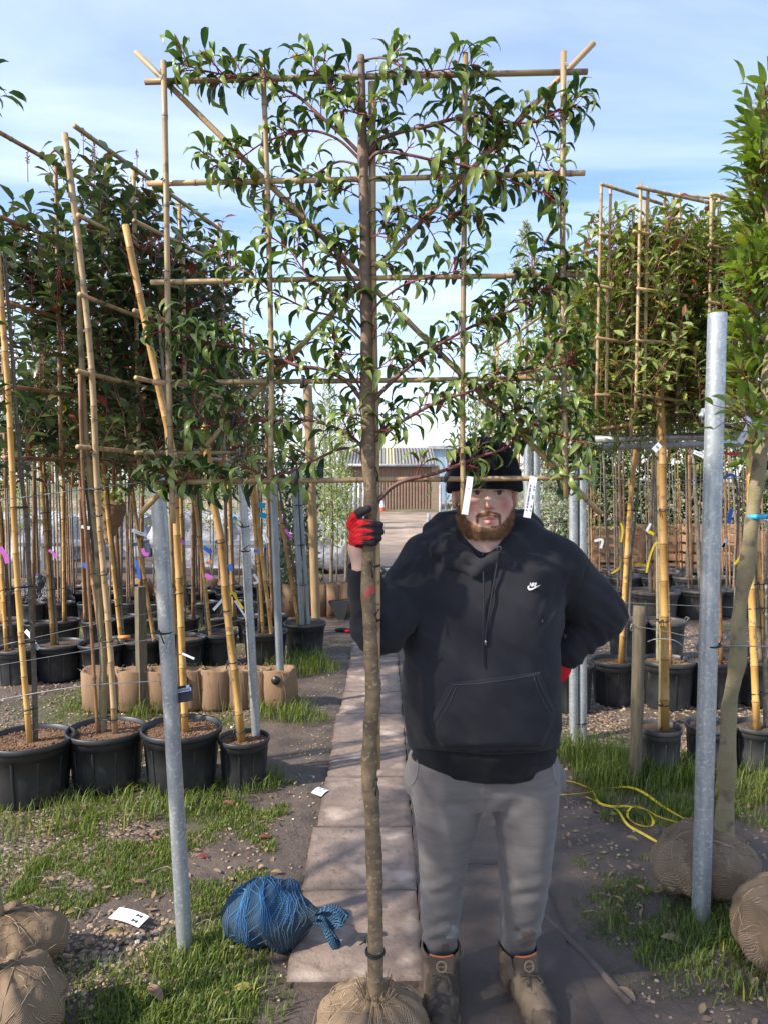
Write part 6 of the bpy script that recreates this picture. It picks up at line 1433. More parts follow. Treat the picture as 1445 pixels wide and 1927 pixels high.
mb = MB(); mb.add(V, F, np.stack([mud, .5+0*px, dry], 1)); jg = mb.build('joggers', M['jogger'], per)
for (a, b) in ((V3(836,1796,DM+.035), V3(834,1824,DM+.035)), (V3(983,1796,DM+.035), V3(982,1824,DM+.035))): ribbed(jg, a, b, .050, .045, 'ankle_cuff', 'jogger')
mb = MB()
for s, pl in ((1, [(781,1420),(785,1440),(782,1465),(772,1478)]), (-1, [(1040,1420),(1041,1450),(1046,1470),(1053,1478)])):
    q = []
    for x, y in pl:
        d = np.linspace(2.0,2.6,400); qq = np.array([P(x,y,v) for v in d]); i = np.argmax(jogf(qq) < .005); q.append(qq[i])
    tube(mb, spline(q, 4), .0013, 5)
M['seamgrey'] = pbr('grey_seam', (.32,.31,.32), (.26,.25,.26), 30, .9, 0); mb.build('pocket_seam', M['seamgrey'], jg)
# ---- boots
def boot(anc, yaw, name):
    R_ = rotm((0,0,1), yaw); fw = R_@np.array([0,-1,0]); sd_ = R_@np.array([1,0,0]); a = np.array([anc[0], anc[1], 0])
    def T(f, s, z): return a+fw*f+sd_*s+np.array([0,0,z if z < .05 else .05+(z-.05)*.62])
    def bf(p):
        d = poly(p, [T(-.035,0,.045), T(.06,0,.05), T(.15,0,.040), T(.20,.0,.036)], [.044,.046,.045,.036], .03); d = smin(d, cap(p, T(.02,0,.075), T(.10,0,.062), .048, .045), .03)
        d = smin(d, cap(p, T(-.012,0,.08), T(-.015,0,.18), .060, .068), .025); sole = np.maximum(poly(p, [T(-.06,0,.02), T(.06,-.002,.02), T(.15,0,.02), T(.205,0,.02)], [.045,.042,.052,.038], .02), np.abs(p[:,2]-.014)-.014); d = smin(d, sole-.002, .004)
        d = smax(d, -p[:,2], .002); d = smax(d, -cap(p, T(-.005,0,.12), T(-.01,0,.25), .049, .062), .006); d = smax(d, -smax(cap(p, T(.06,0,.12), T(.055,0,.25), .040, .050), .112-p[:,2], .01), .006); return d
    V, F = blob(bf, np.minimum(T(.28,.12,0), T(-.14,-.12,0))-.08-[0,0,-.07], np.maximum(T(.28,.12,0), T(-.14,-.12,0))+[.08,.08,.24], .0045, lambda V: (fbm(V, 26, 3, 7)-.5)*.008, 1)
    rg_ = (V-a)@fw; mb = MB(); mb.add(V, F, np.stack([(fbm(V, 22, 3, 9) > .56)*.6, .5+0*rg_, (V[:,2] < .012)*.7], 1)); b = mb.build('boot', M['boot'], per)
    # tongue
    rows = []
    for t in np.linspace(0,1,12):
        w = np.interp(t, [0,.5,.85,1], [.034,.043,.045,.038]); f0 = .085-.025*t-.006*sin(t*3); rows.append([T(f0-.012*(2*s-1)**2, (2*s-1)*w, .10+.125*t) for s in np.linspace(0,1,9)])
    g_ = np.array(rows); n1 = g_.shape[0]*g_.shape[1]; v = np.vstack([g_.reshape(-1,3), (g_-fw*.007).reshape(-1,3)]); Fq = []
    for i in range(11):
        for j in range(8): q = i*9+j; Fq += [(q, q+1, q+10, q+9), (n1+q, n1+q+9, n1+q+10, n1+q+1)]
    for j in range(8): q = 99+j; Fq.append((q, q+1, n1+q+1, n1+q))
    for i in range(11): q = i*9; Fq += [(q, q+9, n1+q+9, n1+q), (q+8, n1+q+8, n1+q+17, q+17)]
    mb = MB(); mb.add(v, Fq, np.repeat(np.stack([np.where(np.arange(9) > 4, .6, .15), np.full(9,.5), np.zeros(9)],1)[None], 24, 0).reshape(-1,3)); tg_ = mb.build('tongue', M['boot'], b)
    mb = MB(); tube(mb, spline([T(.060-.012*(2*s-1)**2, (2*s-1)*.038, .2255) for s in np.linspace(0,1,7)], 3), .0030, 6); mb.build('orange_trim', M['bootlining'], b)
    mb = MB(); c = T(.0735,.0,.187); ring(mb, c, .0165, .0165, .0012, tuple(fw+np.array([0,0,.35])), n=20); ring(mb, c, .0135, .0135, .0008, tuple(fw+np.array([0,0,.35])), n=20)
    for k in range(6): tube(mb, [c+sd_*(-.010+.004*k)+[0,0,-.0025]+fw*.001, c+sd_*(-.009+.004*k)+[0,0,.003]+fw*.001], .0009, 4)
    mb.build('tongue_badge', M['logo'] if False else M['fibre'], tg_)
    mb = MB()
    for k in range(5):
        f0 = .072+.021*k; z0 = .150-.016*k; 
        for sgn in (-1, 1): tube(mb, spline([T(f0,-.030*sgn,z0-.010), T(f0+.012,0,z0+.004), T(f0+.018,.030*sgn,z0-.020)], 5), .0026, 6, False, (0, rs.rand(), 0))
    for (s0, s1, ln) in ((.006,.02,.10),(.0,-.022,.09)): tube(mb, spline([T(.085,s0,.150), T(.115,s0+s1*.6,.135), T(.115+ln*.4,s0+s1,.095), T(.10+ln,s0+s1*1.6,.055)], 5), .0028, 6)
    for sgn in (-1, 1): tube(mb, spline([T(.088,0,.150), T(.10,.018*sgn,.158), T(.118,.026*sgn,.140), T(.106,.010*sgn,.138), T(.09,0,.148)], 5), .0026, 6)
    mb.build('laces', M['lace'], b); return b
boot((X(833,2.38), DM-.015), -.05, 'boot'); boot((X(986,2.38), DM-.015), .26, 'boot')
# ------------------------------------------------------------------ loose root balls and their trees
def rootball(label, c, r, seed, tree=None, cat='root ball', name='root_ball', part=None):
    c = np.array(c, float)
    def f(p):
        d = ell(p, c, r); rs = np.random.RandomState(seed)
        for k in range(5):
            a = rs.rand()*6.28; b = rs.uniform(-.3,.9); o = np.array([cos(a)*cos(b), sin(a)*cos(b), sin(b)])*np.array(r)*.72; d = smin(d, ell(p, c+o, np.array(r)*rs.uniform(.33,.5)), .05)
        return np.maximum(d, -p[:,2]+.001)
    R_ = max(r); V, F = blob(f, c-[R_*1.35]*3, c+[R_*1.35]*3, .008, folds(c, .010, 9, 5, seed), 1)
    dirt = np.clip(ss(.10,.0,V[:,2])+(fbm(V, 5, 3, seed) > .58)*.35, 0, .85); mb = MB(); mb.add(V, F, np.stack([dirt, .5+0*dirt, 0*dirt], 1))
    if tree is None:
        t = thing(name, label, cat, (c[0], c[1], 0), 'hessian root balls'); o = mb.build('hessian_wrap', M['burlap'], t)
    else: t = tree; o = mb.build('root_ball', M['burlap'], t)
    twine(o, V, F, c, 5, seed)
    threads(o, c, np.array(r)*1.03, 60, seed, th=.0009); return t
# left pair and the trees planted in them (crowns mostly beyond the picture edge)
def leafy_tree(t, stem, w, mat_leaf, specs, seed, Lf=.075, wd=.33, dr=(.7,1.6)):
    rs = np.random.RandomState(seed); stem_tube(stem, w, w*.5, .22, 14, step=.02, seed=seed).build('trunk', M['greenbark'], t); tm, lm = MB(), MB()
    for (a, b, c, n) in specs:      # branch from a via b to c, n leaves
        p = spline([a, b, c], 8); p, s = resample(p, .015); tube(tm, p, np.linspace(.006,.0015,len(p)), 5, False, np.stack([s/s[-1]*.9, .5+0*s, 0*s],1)); tg = unit(np.gradient(p, axis=0))
        i = np.clip((rs.rand(n)**.75*(len(p)-1)).astype(int), 0, len(p)-1); az = rs.rand(n)*6.28; e = tg[i]; u = unit(np.cross(e, [0,1,.1])); v = np.cross(e, u); o = u*np.cos(az)[:,None]+v*np.sin(az)[:,None]
        off = (rs.rand(n)**1.2*.10)[:,None]; pos = p[i]+o*off; 
        for k in range(0, n, 2): tube(tm, [p[i[k]], pos[k]], [.0018,.0010], 4, False, (.8,.5,0))
        d = unit(o*.6+e*.7+np.array([0,0,.35])+rs.normal(0,.2,(n,3))); L = Lf*rs.uniform(.65,1.15,n)
        leaves(lm, pos, d, unit(np.array([0,0,1.])+rs.normal(0,.35,(n,3))-o*.2), L, L*wd*rs.uniform(.85,1.15,n), rs.uniform(*dr,n), .35, 5, np.stack([rs.rand(n),0*L,(rs.rand(n)<.03)*.5],1), shape='lance', wave=.15)
    tm.build('branches', M['twig'], t); lm.build('foliage', M[mat_leaf], t)
b1 = np.array([X(2,2.5), 2.5, .105]); b2 = np.array([X(-8,2.16), 2.16, .125])
for k, (bc, rr_, lab, px_t) in enumerate([(b1, (.155,.14,.105), 'upper of the two hessian root balls at the lower left corner', -60), (b2, (.165,.155,.12), 'lower of the two hessian root balls in the bottom left corner', -90)]):
    t = thing('edge_tree', lab, 'tree', (bc[0], bc[1], 0), 'hessian root balls'); rootball(None, bc, rr_, 21+k, t)
    dx_ = (-1.86, -1.56)[k]; st = [bc+[-.04,0,.1], np.array([bc[0]-.12, bc[1], .8]), np.array([dx_, bc[1]+.12, 1.7]), np.array([dx_, bc[1]+.12, 3.0])]; sp = []; rs = np.random.RandomState(50+k)
    for j in range(30):
        z = 1.55+1.6*j/30; sgn = (-1,1)[j%2]; yl = rs.uniform(.45,.66) if k == 0 else rs.uniform(.40,.58); a = np.array([dx_, bc[1]+.12, z-.1]); sp.append((a, a+[rs.normal(0,.05), sgn*yl*.5, .12], a+[rs.normal(0,.09), sgn*yl, rs.uniform(.05,.25)], 62))
    leafy_tree(t, st, .02, 'leaf', sp, 60+k, Lf=.08)
    for z in (1.67, 1.95, 2.25, 2.55, 2.85): cane(t, [np.array([dx_+.03, bc[1]-.78, z]), np.array([dx_+.03, bc[1]+.55, z+.01])], .0085, 'cane', 'lattice_cane')
    for o in (-.72,-.25,.25,.5): cane(t, [np.array([dx_+.05, bc[1]+o, 1.50]), np.array([dx_+.05, bc[1]+o, 2.98])], .0085, 'cane', 'lattice_cane')
    cane(t, [np.array([dx_+.06, bc[1]+.62, 1.50]), np.array([dx_+.06, bc[1]-.6, 2.8])], .0085, 'cane', 'lattice_cane')
copy_tree(t, (-.10,-.98,0), label='unseen framed evergreen added beyond the left picture edge to shade the man')  # extra tree out of view, added so its crown shades the man
# right hand tree standing in its root ball
t = thing('laurel_tree', 'leafy sunlit evergreen with a thick leaning trunk in a root ball at the right edge', 'tree', (X(1365,3.12), 3.12, 0), None)
rootball(None, (X(1338,2.98), 2.98, .135), (.205,.175,.135), 31, t)
stemR = PL([(1358,1600),(1364,1500),(1374,1360),(1392,1180),(1408,1040),(1425,920),(1438,800),(1446,640),(1450,420),(1440,230)], 3.0); rs = np.random.RandomState(70); sp = []
for j in range(52):
    y = 850-640*(j/52)**.93; a = P(1447, y, 3.05); wpx = np.interp(y, [200,330,480,600,760,850], [8,22,44,66,78,50]); sgn = (-1,1,-1)[j%3]; c = P(1447+sgn*wpx*rs.uniform(.6,1.1), y-rs.uniform(30,75), 3.05+rs.normal(0,.16)); sp.append((a, (a+c)/2+[0,0,-.03], c, 30))
leafy_tree(t, stemR, .036, 'leafb', sp, 71, Lf=.092, wd=.30, dr=(.3,1.0))
c = P(1420, 972, 3.0); q = spline([c+[-.03,-.01,0], c+[.0,-.045,.0], c+[.03,-.03,.003], c+[.06,-.03,-.004], c+[.085,-.03,.006]], 4); mb = MB(); tube(mb, q, np.interp(np.linspace(0,1,len(q)), [0,.45,.6,.75,1], [.0115,.0115,.005,.006,.011]), 6); mb.build('marker_ribbon', M['cyan'], t)
tie(t, P(1437,838,3.04), P(1437,838,3.06), .032, .03, .005)
t = rootball('hessian root ball cut by the right edge, in front of the larger one', (X(1500,2.52), 2.52, .145), (.175,.17,.155), 33)

# ------------------------------------------------------------------ blue netted bundle
bc = np.array([X(497,2.70), 2.70, .098])
def bagf(p):
    d = ell(p, bc, (.145,.115,.098), rotm((0,0,1), -.2)); d = smin(d, ell(p, bc+[-.07,-.02,-.01], (.085,.085,.075)), .05); d = smin(d, ell(p, bc+[.07,-.03,-.01], (.10,.09,.10)), .05); d = smin(d, ell(p, bc+[.02,.0,.06], (.10,.08,.055), rotm((0,1,0),.3)), .03); d = smax(d, -ell(p, bc+[-.13,-.10,.10], (.07,.06,.05)), .04)
    d = smin(d, cap(p, bc+[.13,-.04,.02], bc+[.185,-.06,.015], .045, .020), .03); return np.maximum(d, -p[:,2]+.002)
tb = thing('netted_bundle', 'dark root bundle in bright blue netting lying by the board path', 'net bag', (bc[0], bc[1], 0))
V, F = blob(bagf, bc-[.25,.25,.13], bc+[.3,.22,.18], .0065, folds(bc, .012, 6, 9, 4), 1)
low = np.clip(ss(.20,.08,V[:,2]+.05*(fbm(V,7,2,2)-.5))*.75+ss(.52,.60,fbm(V,11,3,4))*.4, 0, .85)
mb = MB(); mb.add(V, F, np.stack([low, .5+0*low, 0*low], 1)); bo = mb.build('net_wrap', M['bluenet'], tb)
mb = MB(); rs = np.random.RandomState(5)     # net strands as raised cords
_N = vnorm(V, F)
from mathutils.bvhtree import BVHTree
bt = BVHTree.FromPolygons([tuple(v) for v in V], [tuple(int(i) for i in f) for f in F])
def drape(p):
    h = bt.find_nearest(Vector(p)); return np.array(h[0])+np.array(h[1])*.0018
for k in range(18):      # slanted hoops in two directions
    for sg in (1, -1):
        o = -.17+.34*k/17+rs.normal(0,.004); pts = []
        for a in np.linspace(0, 2*pi, 30):
            ax = np.array([o+sg*.05*cos(a), .17*cos(a), .15*sin(a)]); pts.append(drape(bc+ax))
        pts = [q for q in pts if q[2] > .006]
        if len(pts) > 3: tube(mb, pts, .0008, 4, False, (min(1,max(0,(.12-np.mean([q[2] for q in pts]))*4)) if False else 0, rs.rand(), 0))
M['bluecord'] = pbr('blue_cord', (.02,.14,.42), (.06,.24,.46), 12, .7, 0, c3=(.2,.25,.3), blotch=((.09,.14,.19), 5, .48))
mb.build('net_cords', M['bluecord'], bo)
# gathered tail
rows = []; A0 = bc+[.175,-.055,.015]
for t_ in np.linspace(0,1,16):
    c_ = A0+np.array([.10*t_, -.02*t_, .03*sin(t_*3.0)-.03*t_]); w = .018+.075*t_**.8; rows.append([c_+np.array([.035*(s-.5)*t_+.006*sin(s*21+t_*7), .012*sin(s*17+t_*5)-.012, 0])+np.array([0,0,1])*(s-.62)*w*1.5+[.02*t_*sin(s*9),0,0] for s in np.linspace(0,1,20)])
g_ = np.array(rows); g_[...,2] = np.maximum(g_[...,2], .012+0*g_[...,2]); mb = MB(); n1 = 16*20; v = np.vstack([g_.reshape(-1,3), g_.reshape(-1,3)+[0,.003,.002]]); Fq = []
for i in range(15):
    for j in range(19): q = i*20+j; Fq += [(q, q+20, q+21, q+1), (n1+q, n1+q+1, n1+q+21, n1+q+20)]
mb.add(v, Fq); mb.build('net_tail', M['bluenet'], tb)

# ------------------------------------------------------------------ small things on the ground
def ground_card(label, cx, cy, L, w, ang, mat='white', bend=.02, name='plant_label', marks=True):
    c = G(cx, cy); t = thing(name, label, 'label', c); mb = MB(); n_ = 8; v = []; u = np.array([cos(ang), sin(ang), 0]); s = np.array([-sin(ang), cos(ang), 0])
    for th in (.006, .0075):
        for i in range(n_):
            a = i/(n_-1)-.5
            for b in (-.5,.5): v.append(c+u*a*L+s*b*w+[0,0,.016+th+bend*(1-4*a*a)+.01*b])
    F = []
    for i in range(n_-1): a = 2*i; F += [(a, a+1, a+3, a+2), (2*n_+a, 2*n_+a+2, 2*n_+a+3, 2*n_+a+1), (a, a+2, 2*n_+a+2, 2*n_+a), (a+1, 2*n_+a+1, 2*n_+a+3, a+3)]
    mb.add(v, F); mb.build('card', M[mat], t, smooth=False)
    if marks:
        mb = MB()
        for (a, b, l_, h_) in marks:
            p = c+u*a*L+s*b*w+[0,0,.0250+bend*(1-4*a*a)+.01*b]; mb.add([p-u*l_*L/2-s*h_*w/2, p+u*l_*L/2-s*h_*w/2, p+u*l_*L/2+s*h_*w/2, p-u*l_*L/2+s*h_*w/2], [(0,1,2,3)])
        mb.build('print', M['print'], t, smooth=False)
    return t
dm = [(.26,.22,.16,.12),(.20,.22,.04,.26),(.33,.22,.04,.26),(.26,-.22,.16,.12),(.20,-.22,.04,.26),(.33,-.22,.04,.26)]
ground_card('white card with dark cut-outs lying on the gravel left of the blue bundle', 243, 1738, .15, .060, -.42, marks=dm, bend=.006)
ground_card('small white printed card at the edge of the boards', 603, 1498, .085, .062, 1.15, marks=[(.33,.2,.03,.22),(.33,-.2,.03,.22),(.26,.2,.13,.06),(.26,-.2,.13,.06),(.0,.05,.03,.6),(-.15,0,.03,.5),(-.25,.1,.02,.4)], bend=.006)
# black sign on the front post and its strap
c = P(340,1307,2.64); t = thing('plant_sign', 'black plant sign with a white strip strapped to the nearest left post', 'label', c); mb = MB(); Rt = rotm((0,1,0), -.17)@rotm((1,0,0), -.5); box(mb, c, (.088,.003,.060), Rt, bev=.001); mb.build('card', M['blackcard'], t, smooth=False)
mb = MB(); box(mb, c+Rt@np.array([0,-.0025,.0125]), (.080,.0012,.013), Rt); box(mb, c+Rt@np.array([-.026,-.0025,.024]), (.012,.0012,.009), Rt); box(mb, c+Rt@np.array([.028,-.0025,.024]), (.012,.0012,.009), Rt); mb.build('label_strip', M['white'], t, smooth=False)
mb = MB()
for k in range(15): box(mb, c+Rt@np.array([-.034+.0048*k,-.0035,.0125+.0005*(k%2)]), (.0028,.0006,.006+.002*(k%3)), Rt)
mb.build('print', M['print'], t, smooth=False)
mb = MB(); box(mb, P(328,1245,2.665), (.012,.003,.20), rotm((0,1,0), .05), bev=.001); mb.build('hanger', M['blackcard'], t, smooth=False)
# yellow strapping
t = thing('yellow_strap', 'tangle of bright yellow plastic strapping on the ground right of the man', 'strap', G(1180,1520))
for pl in ([(1055,1468),(1080,1473),(1112,1486),(1120,1500),(1128,1512),(1150,1518),(1180,1518),(1215,1524),(1240,1538),(1300,1556)],
           [(1050,1496),(1090,1494),(1118,1490),(1150,1483),(1183,1482),(1210,1492),(1250,1520),(1285,1540),(1306,1552)],
           [(1103,1500),(1120,1508),(1132,1516),(1160,1524),(1180,1552),(1210,1570),(1238,1586)],
           [(1180,1528),(1192,1518),(1215,1525),(1229,1545),(1222,1556),(1198,1552),(1182,1540),(1180,1530)]):
    q = [G(x, y, .028+.012*sin(i*1.9)) for i, (x, y) in enumerate(pl)]; q = spline(q, 6); mb = MB(); w = .0060; tg = unit(np.gradient(q, axis=0)); sd_ = unit(np.cross(tg, [0,0,1.])); v = []
    for i in range(len(q)):
        tw_ = .9*sin(i*.16); s_ = sd_[i]*cos(tw_)+np.array([0,0,1.])*sin(tw_); n_ = np.cross(tg[i], s_)*.0009; v += [q[i]-s_*w-n_, q[i]+s_*w-n_, q[i]+s_*w+n_, q[i]-s_*w+n_]
    F = [(4*i+j, 4*i+(j+1)%4, 4*i+4+(j+1)%4, 4*i+4+j) for i in range(len(q)-1) for j in range(4)]; mb.add(v, F); mb.build('strap', M['yellow'], t, smooth=False)
# large fallen leaves that can be told apart
for (px_, py_, L, a, col, lab) in [(292,1868,.085,.5-1.2,(.5,.25,0),'big curled brown leaf in the grass below the nearest post'),(150,1545,.07,.3,(.2,0,0),'brown leaf on the grass under the first big pot'),(285,1608,.05,-.3,(.4,.9,0),'dark red leaf left of the nearest steel post'),
    (383,1612,.06,0,(.1,1,0),'dark red leaf right of the nearest steel post'),(135,1716,.05,.8,(.9,0,.3),'green leaf beside the gravel patch at the left'),(215,1755,.06,.6,(.9,0,.35),'green leaf under the white card'),
    (460,1860,.075,.3,(.9,0,.6),'yellow green leaf on the grass below the blue bundle'),(470,1604,.035,1,(.8,.4,0),'orange brown leaf above the blue bundle'),(500,1575,.06,.1,(1,.9,0),'pink red leaf near the boards'),
    (430,1512,.07,-.4,(.9,.8,0),'pale red leaf in front of the mud-stained pot'),(265,1660,.05,.1,(.6,.3,0),'pink brown leaf beside the nearest post'),(855,1712,.06,0,(.9,0,.2),'pale leaf between the man\'s boots'),(615,1718,.035,.2,(.7,0,.4),'small pale leaf on the boards beside the netting tail'),
    (1190,1578,.055,-.4,(.9,0,.3),'pale curled leaf in the mud near the yellow strap'),(1155,1533,.05,.3,(1,0,.5),'green leaf under the yellow strap'),(1180,1870,.07,-1.0,(.6,0,0),'folded brown leaf in the wet mud at the lower right'),(1265,1768,.08,-.3,(.8,0,.2),'pale strip of bark on the grass at the lower right')]:
    c = G(px_, py_, .02); mb = MB(); leaves(mb, np.array([c-[cos(a)*L/2, sin(a)*L/2, 0]]), np.array([[cos(a), sin(a), .15]]), np.array([[.15,-.25,1.]]), np.array([L]), np.array([L*.40]), np.array([.7]), .45, 6, np.array([col]), shape='oval'); mb.solo('fallen_leaf', M['litter'], lab, 'leaf', 'larger fallen leaves', loc=c)
# discarded red and black glove by the timber pole
c = G(645,1190); t = thing('dropped_glove', 'dropped red and black glove on the mud by the timber pole', 'glove', c); mb = MB()
V, F = blob(lambda p: smin(smin(ell(p, c+[0,0,.025], (.09,.05,.025)), poly(p, [c+[.06,0,.02], c+[.13,.02,.02], c+[.17,-.01,.02]], [.018,.016,.014], .01), .01), poly(p, [c+[.05,-.04,.02], c+[.11,-.06,.02]], [.017,.014], .01), .01), c-[.15,.15,.03], c+[.24,.15,.08], .008, None, 1)
mb.add(V, F, np.stack([(fbm(V, 14, 2, 3) > .5)*1.0, .5+0*V[:,0], 0*V[:,0]], 1)); mb.build('knit', M['glove'], t)
# folded black fabric pot near the boards
c = G(640,1168); mb = MB(); v = [c+[-.14,0,.22], c+[.12,0,.25], c+[.05,-.02,.0], c+[-.02,-.02,.0], c+[-.14,.16,.22], c+[.12,.16,.25], c+[.05,.12,0], c+[-.02,.12,0]]
mb.add(v, [(0,3,2,1),(4,5,6,7),(0,4,7,3),(1,2,6,5),(3,7,6,2)]); t = thing('slumped_pot', 'slumped soft black pot beside the round timber pole', 'pot', c); mb.build('sleeve', M['pot'], t, smooth=False); mb = MB(); mb.add([v[0]-np.array([0,0,.02]), v[1]-np.array([0,0,.02]), v[5]-np.array([0,0,.02]), v[4]-np.array([0,0,.02])], [(0,1,2,3)]); mb.build('soil', M['darksoil'], t)
# trowel on pot rim
c = P(222,1200,6.1); mb = MB(); tube(mb, [c, c+[.10,0,.006]], .016, 8, col=(0,.5,0)); t = thing('hand_trowel', 'small trowel with an orange handle on a pot rim left of the timber post', 'trowel', c); mb.build('handle', M['orange'], t); mb = MB(); tube(mb, [c+[-.10,0,-.004], c], [.006,.02], 6); mb.build('blade', M['wire'], t)
# discarded white strips
for (x, y, d, lab) in [(62,1202,3.9,'white paper tag hanging from the far left stake'),]:
    tagstrip(lab, [(48,1187,3.98),(58,1198,3.97),(66,1212,3.96),(73,1222,3.95)], .022, marks=((.3,.9,.1,.2),))
for lab, pts, w, mt in [('white label on the middle left stake, turned sideways', [(248,998,4.8),(275,1007,4.8)], .022, 'white'), ('small white label on the brown cane at the left', [(153,991,5.2),(169,994,5.2)], .022, 'white'),
    ('white label dangling at the right of the front stake', [(338,1128,4.1),(346,1150,4.1)], .016, 'white'), ('pale label sticking out beside the black sign', [(343,1230,4.0),(366,1240,4.0)], .012, 'white'),
    ('grey white strip pinned left of the yellow ribbon', [(402,1148,4.9),(420,1128,4.9)], .018, 'white'), ('long white strip hanging right of the yellow ribbon', [(436,1120,4.9),(452,1145,4.9),(470,1172,4.9)], .014, 'white'),
    ('white looped label behind the second steel post', [(478,1080,5),(486,1094,5),(478,1098,5)], .016, 'white'), ('white label below the cyan ribbon', [(497,1005,6),(504,1022,6)], .03, 'white'),
    ('white label hanging from the upper rail beside the trunk', [(1400,785,2.9),(1410,800,2.88),(1392,832,2.86)], .027, 'white'), ('white card label hanging under the upper rail', [(1232,838,4.1),(1240,846,4.1)], .05, 'white'),
    ('pale label hanging under the rail left of the thick golden stake', [(1166,846,5),(1164,868,5)], .018, 'white'), ('white label slanting beside the tall post', [(1305,850,3.9),(1324,858,3.9)], .022, 'white'),
    ('thin white tag by the rear stake right of the man', [(1118,1018,6),(1133,1016,6),(1130,1032,6)], .02, 'white'), ('white tag tied to the slim trunk at the far right', [(1366,1014,5),(1360,1030,5),(1364,1022,5)], .02, 'white'),
    ('white label on the pale trunk right of the golden stake', [(1216,1000,5),(1224,985,5)], .015, 'white')]:
    tagstrip(lab, pts, w, mt, group='plant labels on the stakes', marks=((.2,.8,.05,.2),) if w > .02 else ())
for lab, pts, w, mt in [('purple ribbon on the stake at the far left edge', [(0,1030,4.6),(10,1045,4.6),(14,1060,4.6)], .03, 'purple'), ('purple ribbon behind the leaning left stake', [(92,1035,5.5),(100,1041,5.5),(107,1050,5.5)], .02, 'purple'), ('purple ribbon right of the leaning stake in the middle left', [(268,1032,5),(272,1042,5),(280,1044,5)], .025, 'purple'),
    ('purple ribbon beside the nearest steel post', [(338,1014,5),(348,1024,5)], .02, 'purple'), ('lilac ribbon low between the left stakes', [(386,1082,5.5),(400,1088,5.5)], .03, 'purple'), ('lilac ribbon at the slim twin posts', [(537,996,6),(544,1006,6),(550,1011,6)], .025, 'purple'),
    ('blue striped ribbon left of the mossy trunk', [(156,1060,5.2),(163,1068,5.2)], .03, 'blue'), ('blue ribbon on the leaning stake', [(256,1055,4.8),(260,1070,4.8),(263,1090,4.8)], .02, 'blue'), ('small blue ribbon behind the mossy trunk stake', [(186,1085,5.4),(206,1090,5.4)], .02, 'blue'), ('blue ribbon between stakes above the lilac one', [(383,1030,6),(398,1040,6)], .035, 'blue'), ('blue ribbon right of the leaning brown stake', [(432,1062,6),(436,1074,6)], .035, 'blue'), ('blue ribbon right of the second steel post', [(478,1037,6),(488,1037,6)], .025, 'blue'),
    ('cyan ribbon behind the third steel post', [(485,950,7),(500,952,7)], .05, 'cyan'), ('lower cyan ribbon behind the third steel post', [(488,968,7),(502,972,7)], .05, 'cyan'), ('tiny cyan ribbon near the second post top', [(440,973,7),(446,977,7)], .03, 'cyan'),
    ('yellow ribbon knotted to the brown stake', [(431,1120,4.9),(440,1118,4.9),(444,1130,4.9)], .03, 'yellow'), ('yellow strip hanging below the yellow ribbon', [(446,1128,4.88),(458,1146,4.88)], .014, 'yellow'), ('orange ribbon between the left stakes', [(388,1058,6),(394,1060,6),(398,1054,6)], .022, 'orange'),
    ('yellow ribbon trailing from the leaning golden stake', [(1168,984,5.2),(1171,1000,5.2),(1168,1020,5.2)], .012, 'yellow'), ('long yellow ribbon loop left of the pale trunk', [(1240,1022,5),(1232,1024,5),(1222,1050,5),(1216,1078,5)], .012, 'yellow'), ('yellow strip lying over the rear pots', [(1194,1063,6),(1205,1062,6),(1216,1065,6)], .02, 'yellow'), ('yellow ribbon hooked on the pale trunk', [(1218,1000,5),(1226,1003,5),(1230,1006,5)], .02, 'yellow'), ('yellow ribbon falling across the leaning trunk at the right', [(1402,1035,3.1),(1392,1050,3.1),(1382,1062,3.1)], .010, 'yellow'),
    ('yellow ribbon curving down behind the man\'s elbow', [(1168,1055,5),(1164,1070,5),(1150,1079,5)], .010, 'yellow'), ('blue ribbon on the rear trunk at the right', [(1362,900,5),(1372,894,5),(1384,896,5)], .02, 'blue'), ('dark blue strap hanging on the rear right trunk', [(1376,958,5.2),(1370,985,5.2)], .03, 'blue'), ('red ribbon around the rear trunks on the right', [(1362,852,4.8),(1380,855,4.8),(1402,851,4.8)], .018, 'redplast')]:
    tagstrip(lab, pts, w, mt, group='coloured marker ribbons', name='marker_ribbon')

# ------------------------------------------------------------------ background
# brown shed
def corr_wall(mb, x0, x1, y, z0, z1, n, amp=.04):
    xs_ = np.linspace(x0, x1, n*4+1); of = np.array([0,amp,amp,0])[np.arange(len(xs_)) % 4]; v = np.concatenate([np.stack([xs_, y-of, np.full(len(xs_), z)], 1) for z in (z0, z1)]); m_ = len(xs_); mb.add(v, [(i, i+1, m_+i+1, m_+i) for i in range(m_-1)])
d = 45.; x0, x1 = X(640,d), X(811,d); ze = Z(875,d); zr = Z(851,d+4)+.3
t = thing('brown_shed', 'long brown clad shed with a pale corrugated roof across the yard', 'shed', ((x0+x1)/2, d, 0)); mb = MB(); corr_wall(mb, x0, x1, d, 0, ze, 30); mb.add([(x1,d,0),(x1,d+8,0),(x1,d+8,ze),(x1,d+4,zr),(x1,d,ze)], [(0,1,2,3,4)]); mb.add([(x0,d,0),(x0,d+8,0),(x0,d+8,ze),(x0,d+4,zr),(x0,d,ze)], [(4,3,2,1,0)]); mb.add([(x0,d+8,0),(x1,d+8,0),(x1,d+8,ze),(x0,d+8,ze)], [(1,0,3,2)]); mb.build('wall', M['corr'], t, smooth=False)
mb = MB(); xs_ = np.linspace(x0-.15, x1+.3, 121); of = .05*np.sin(np.arange(121)*pi/2+.4); m_ = 121
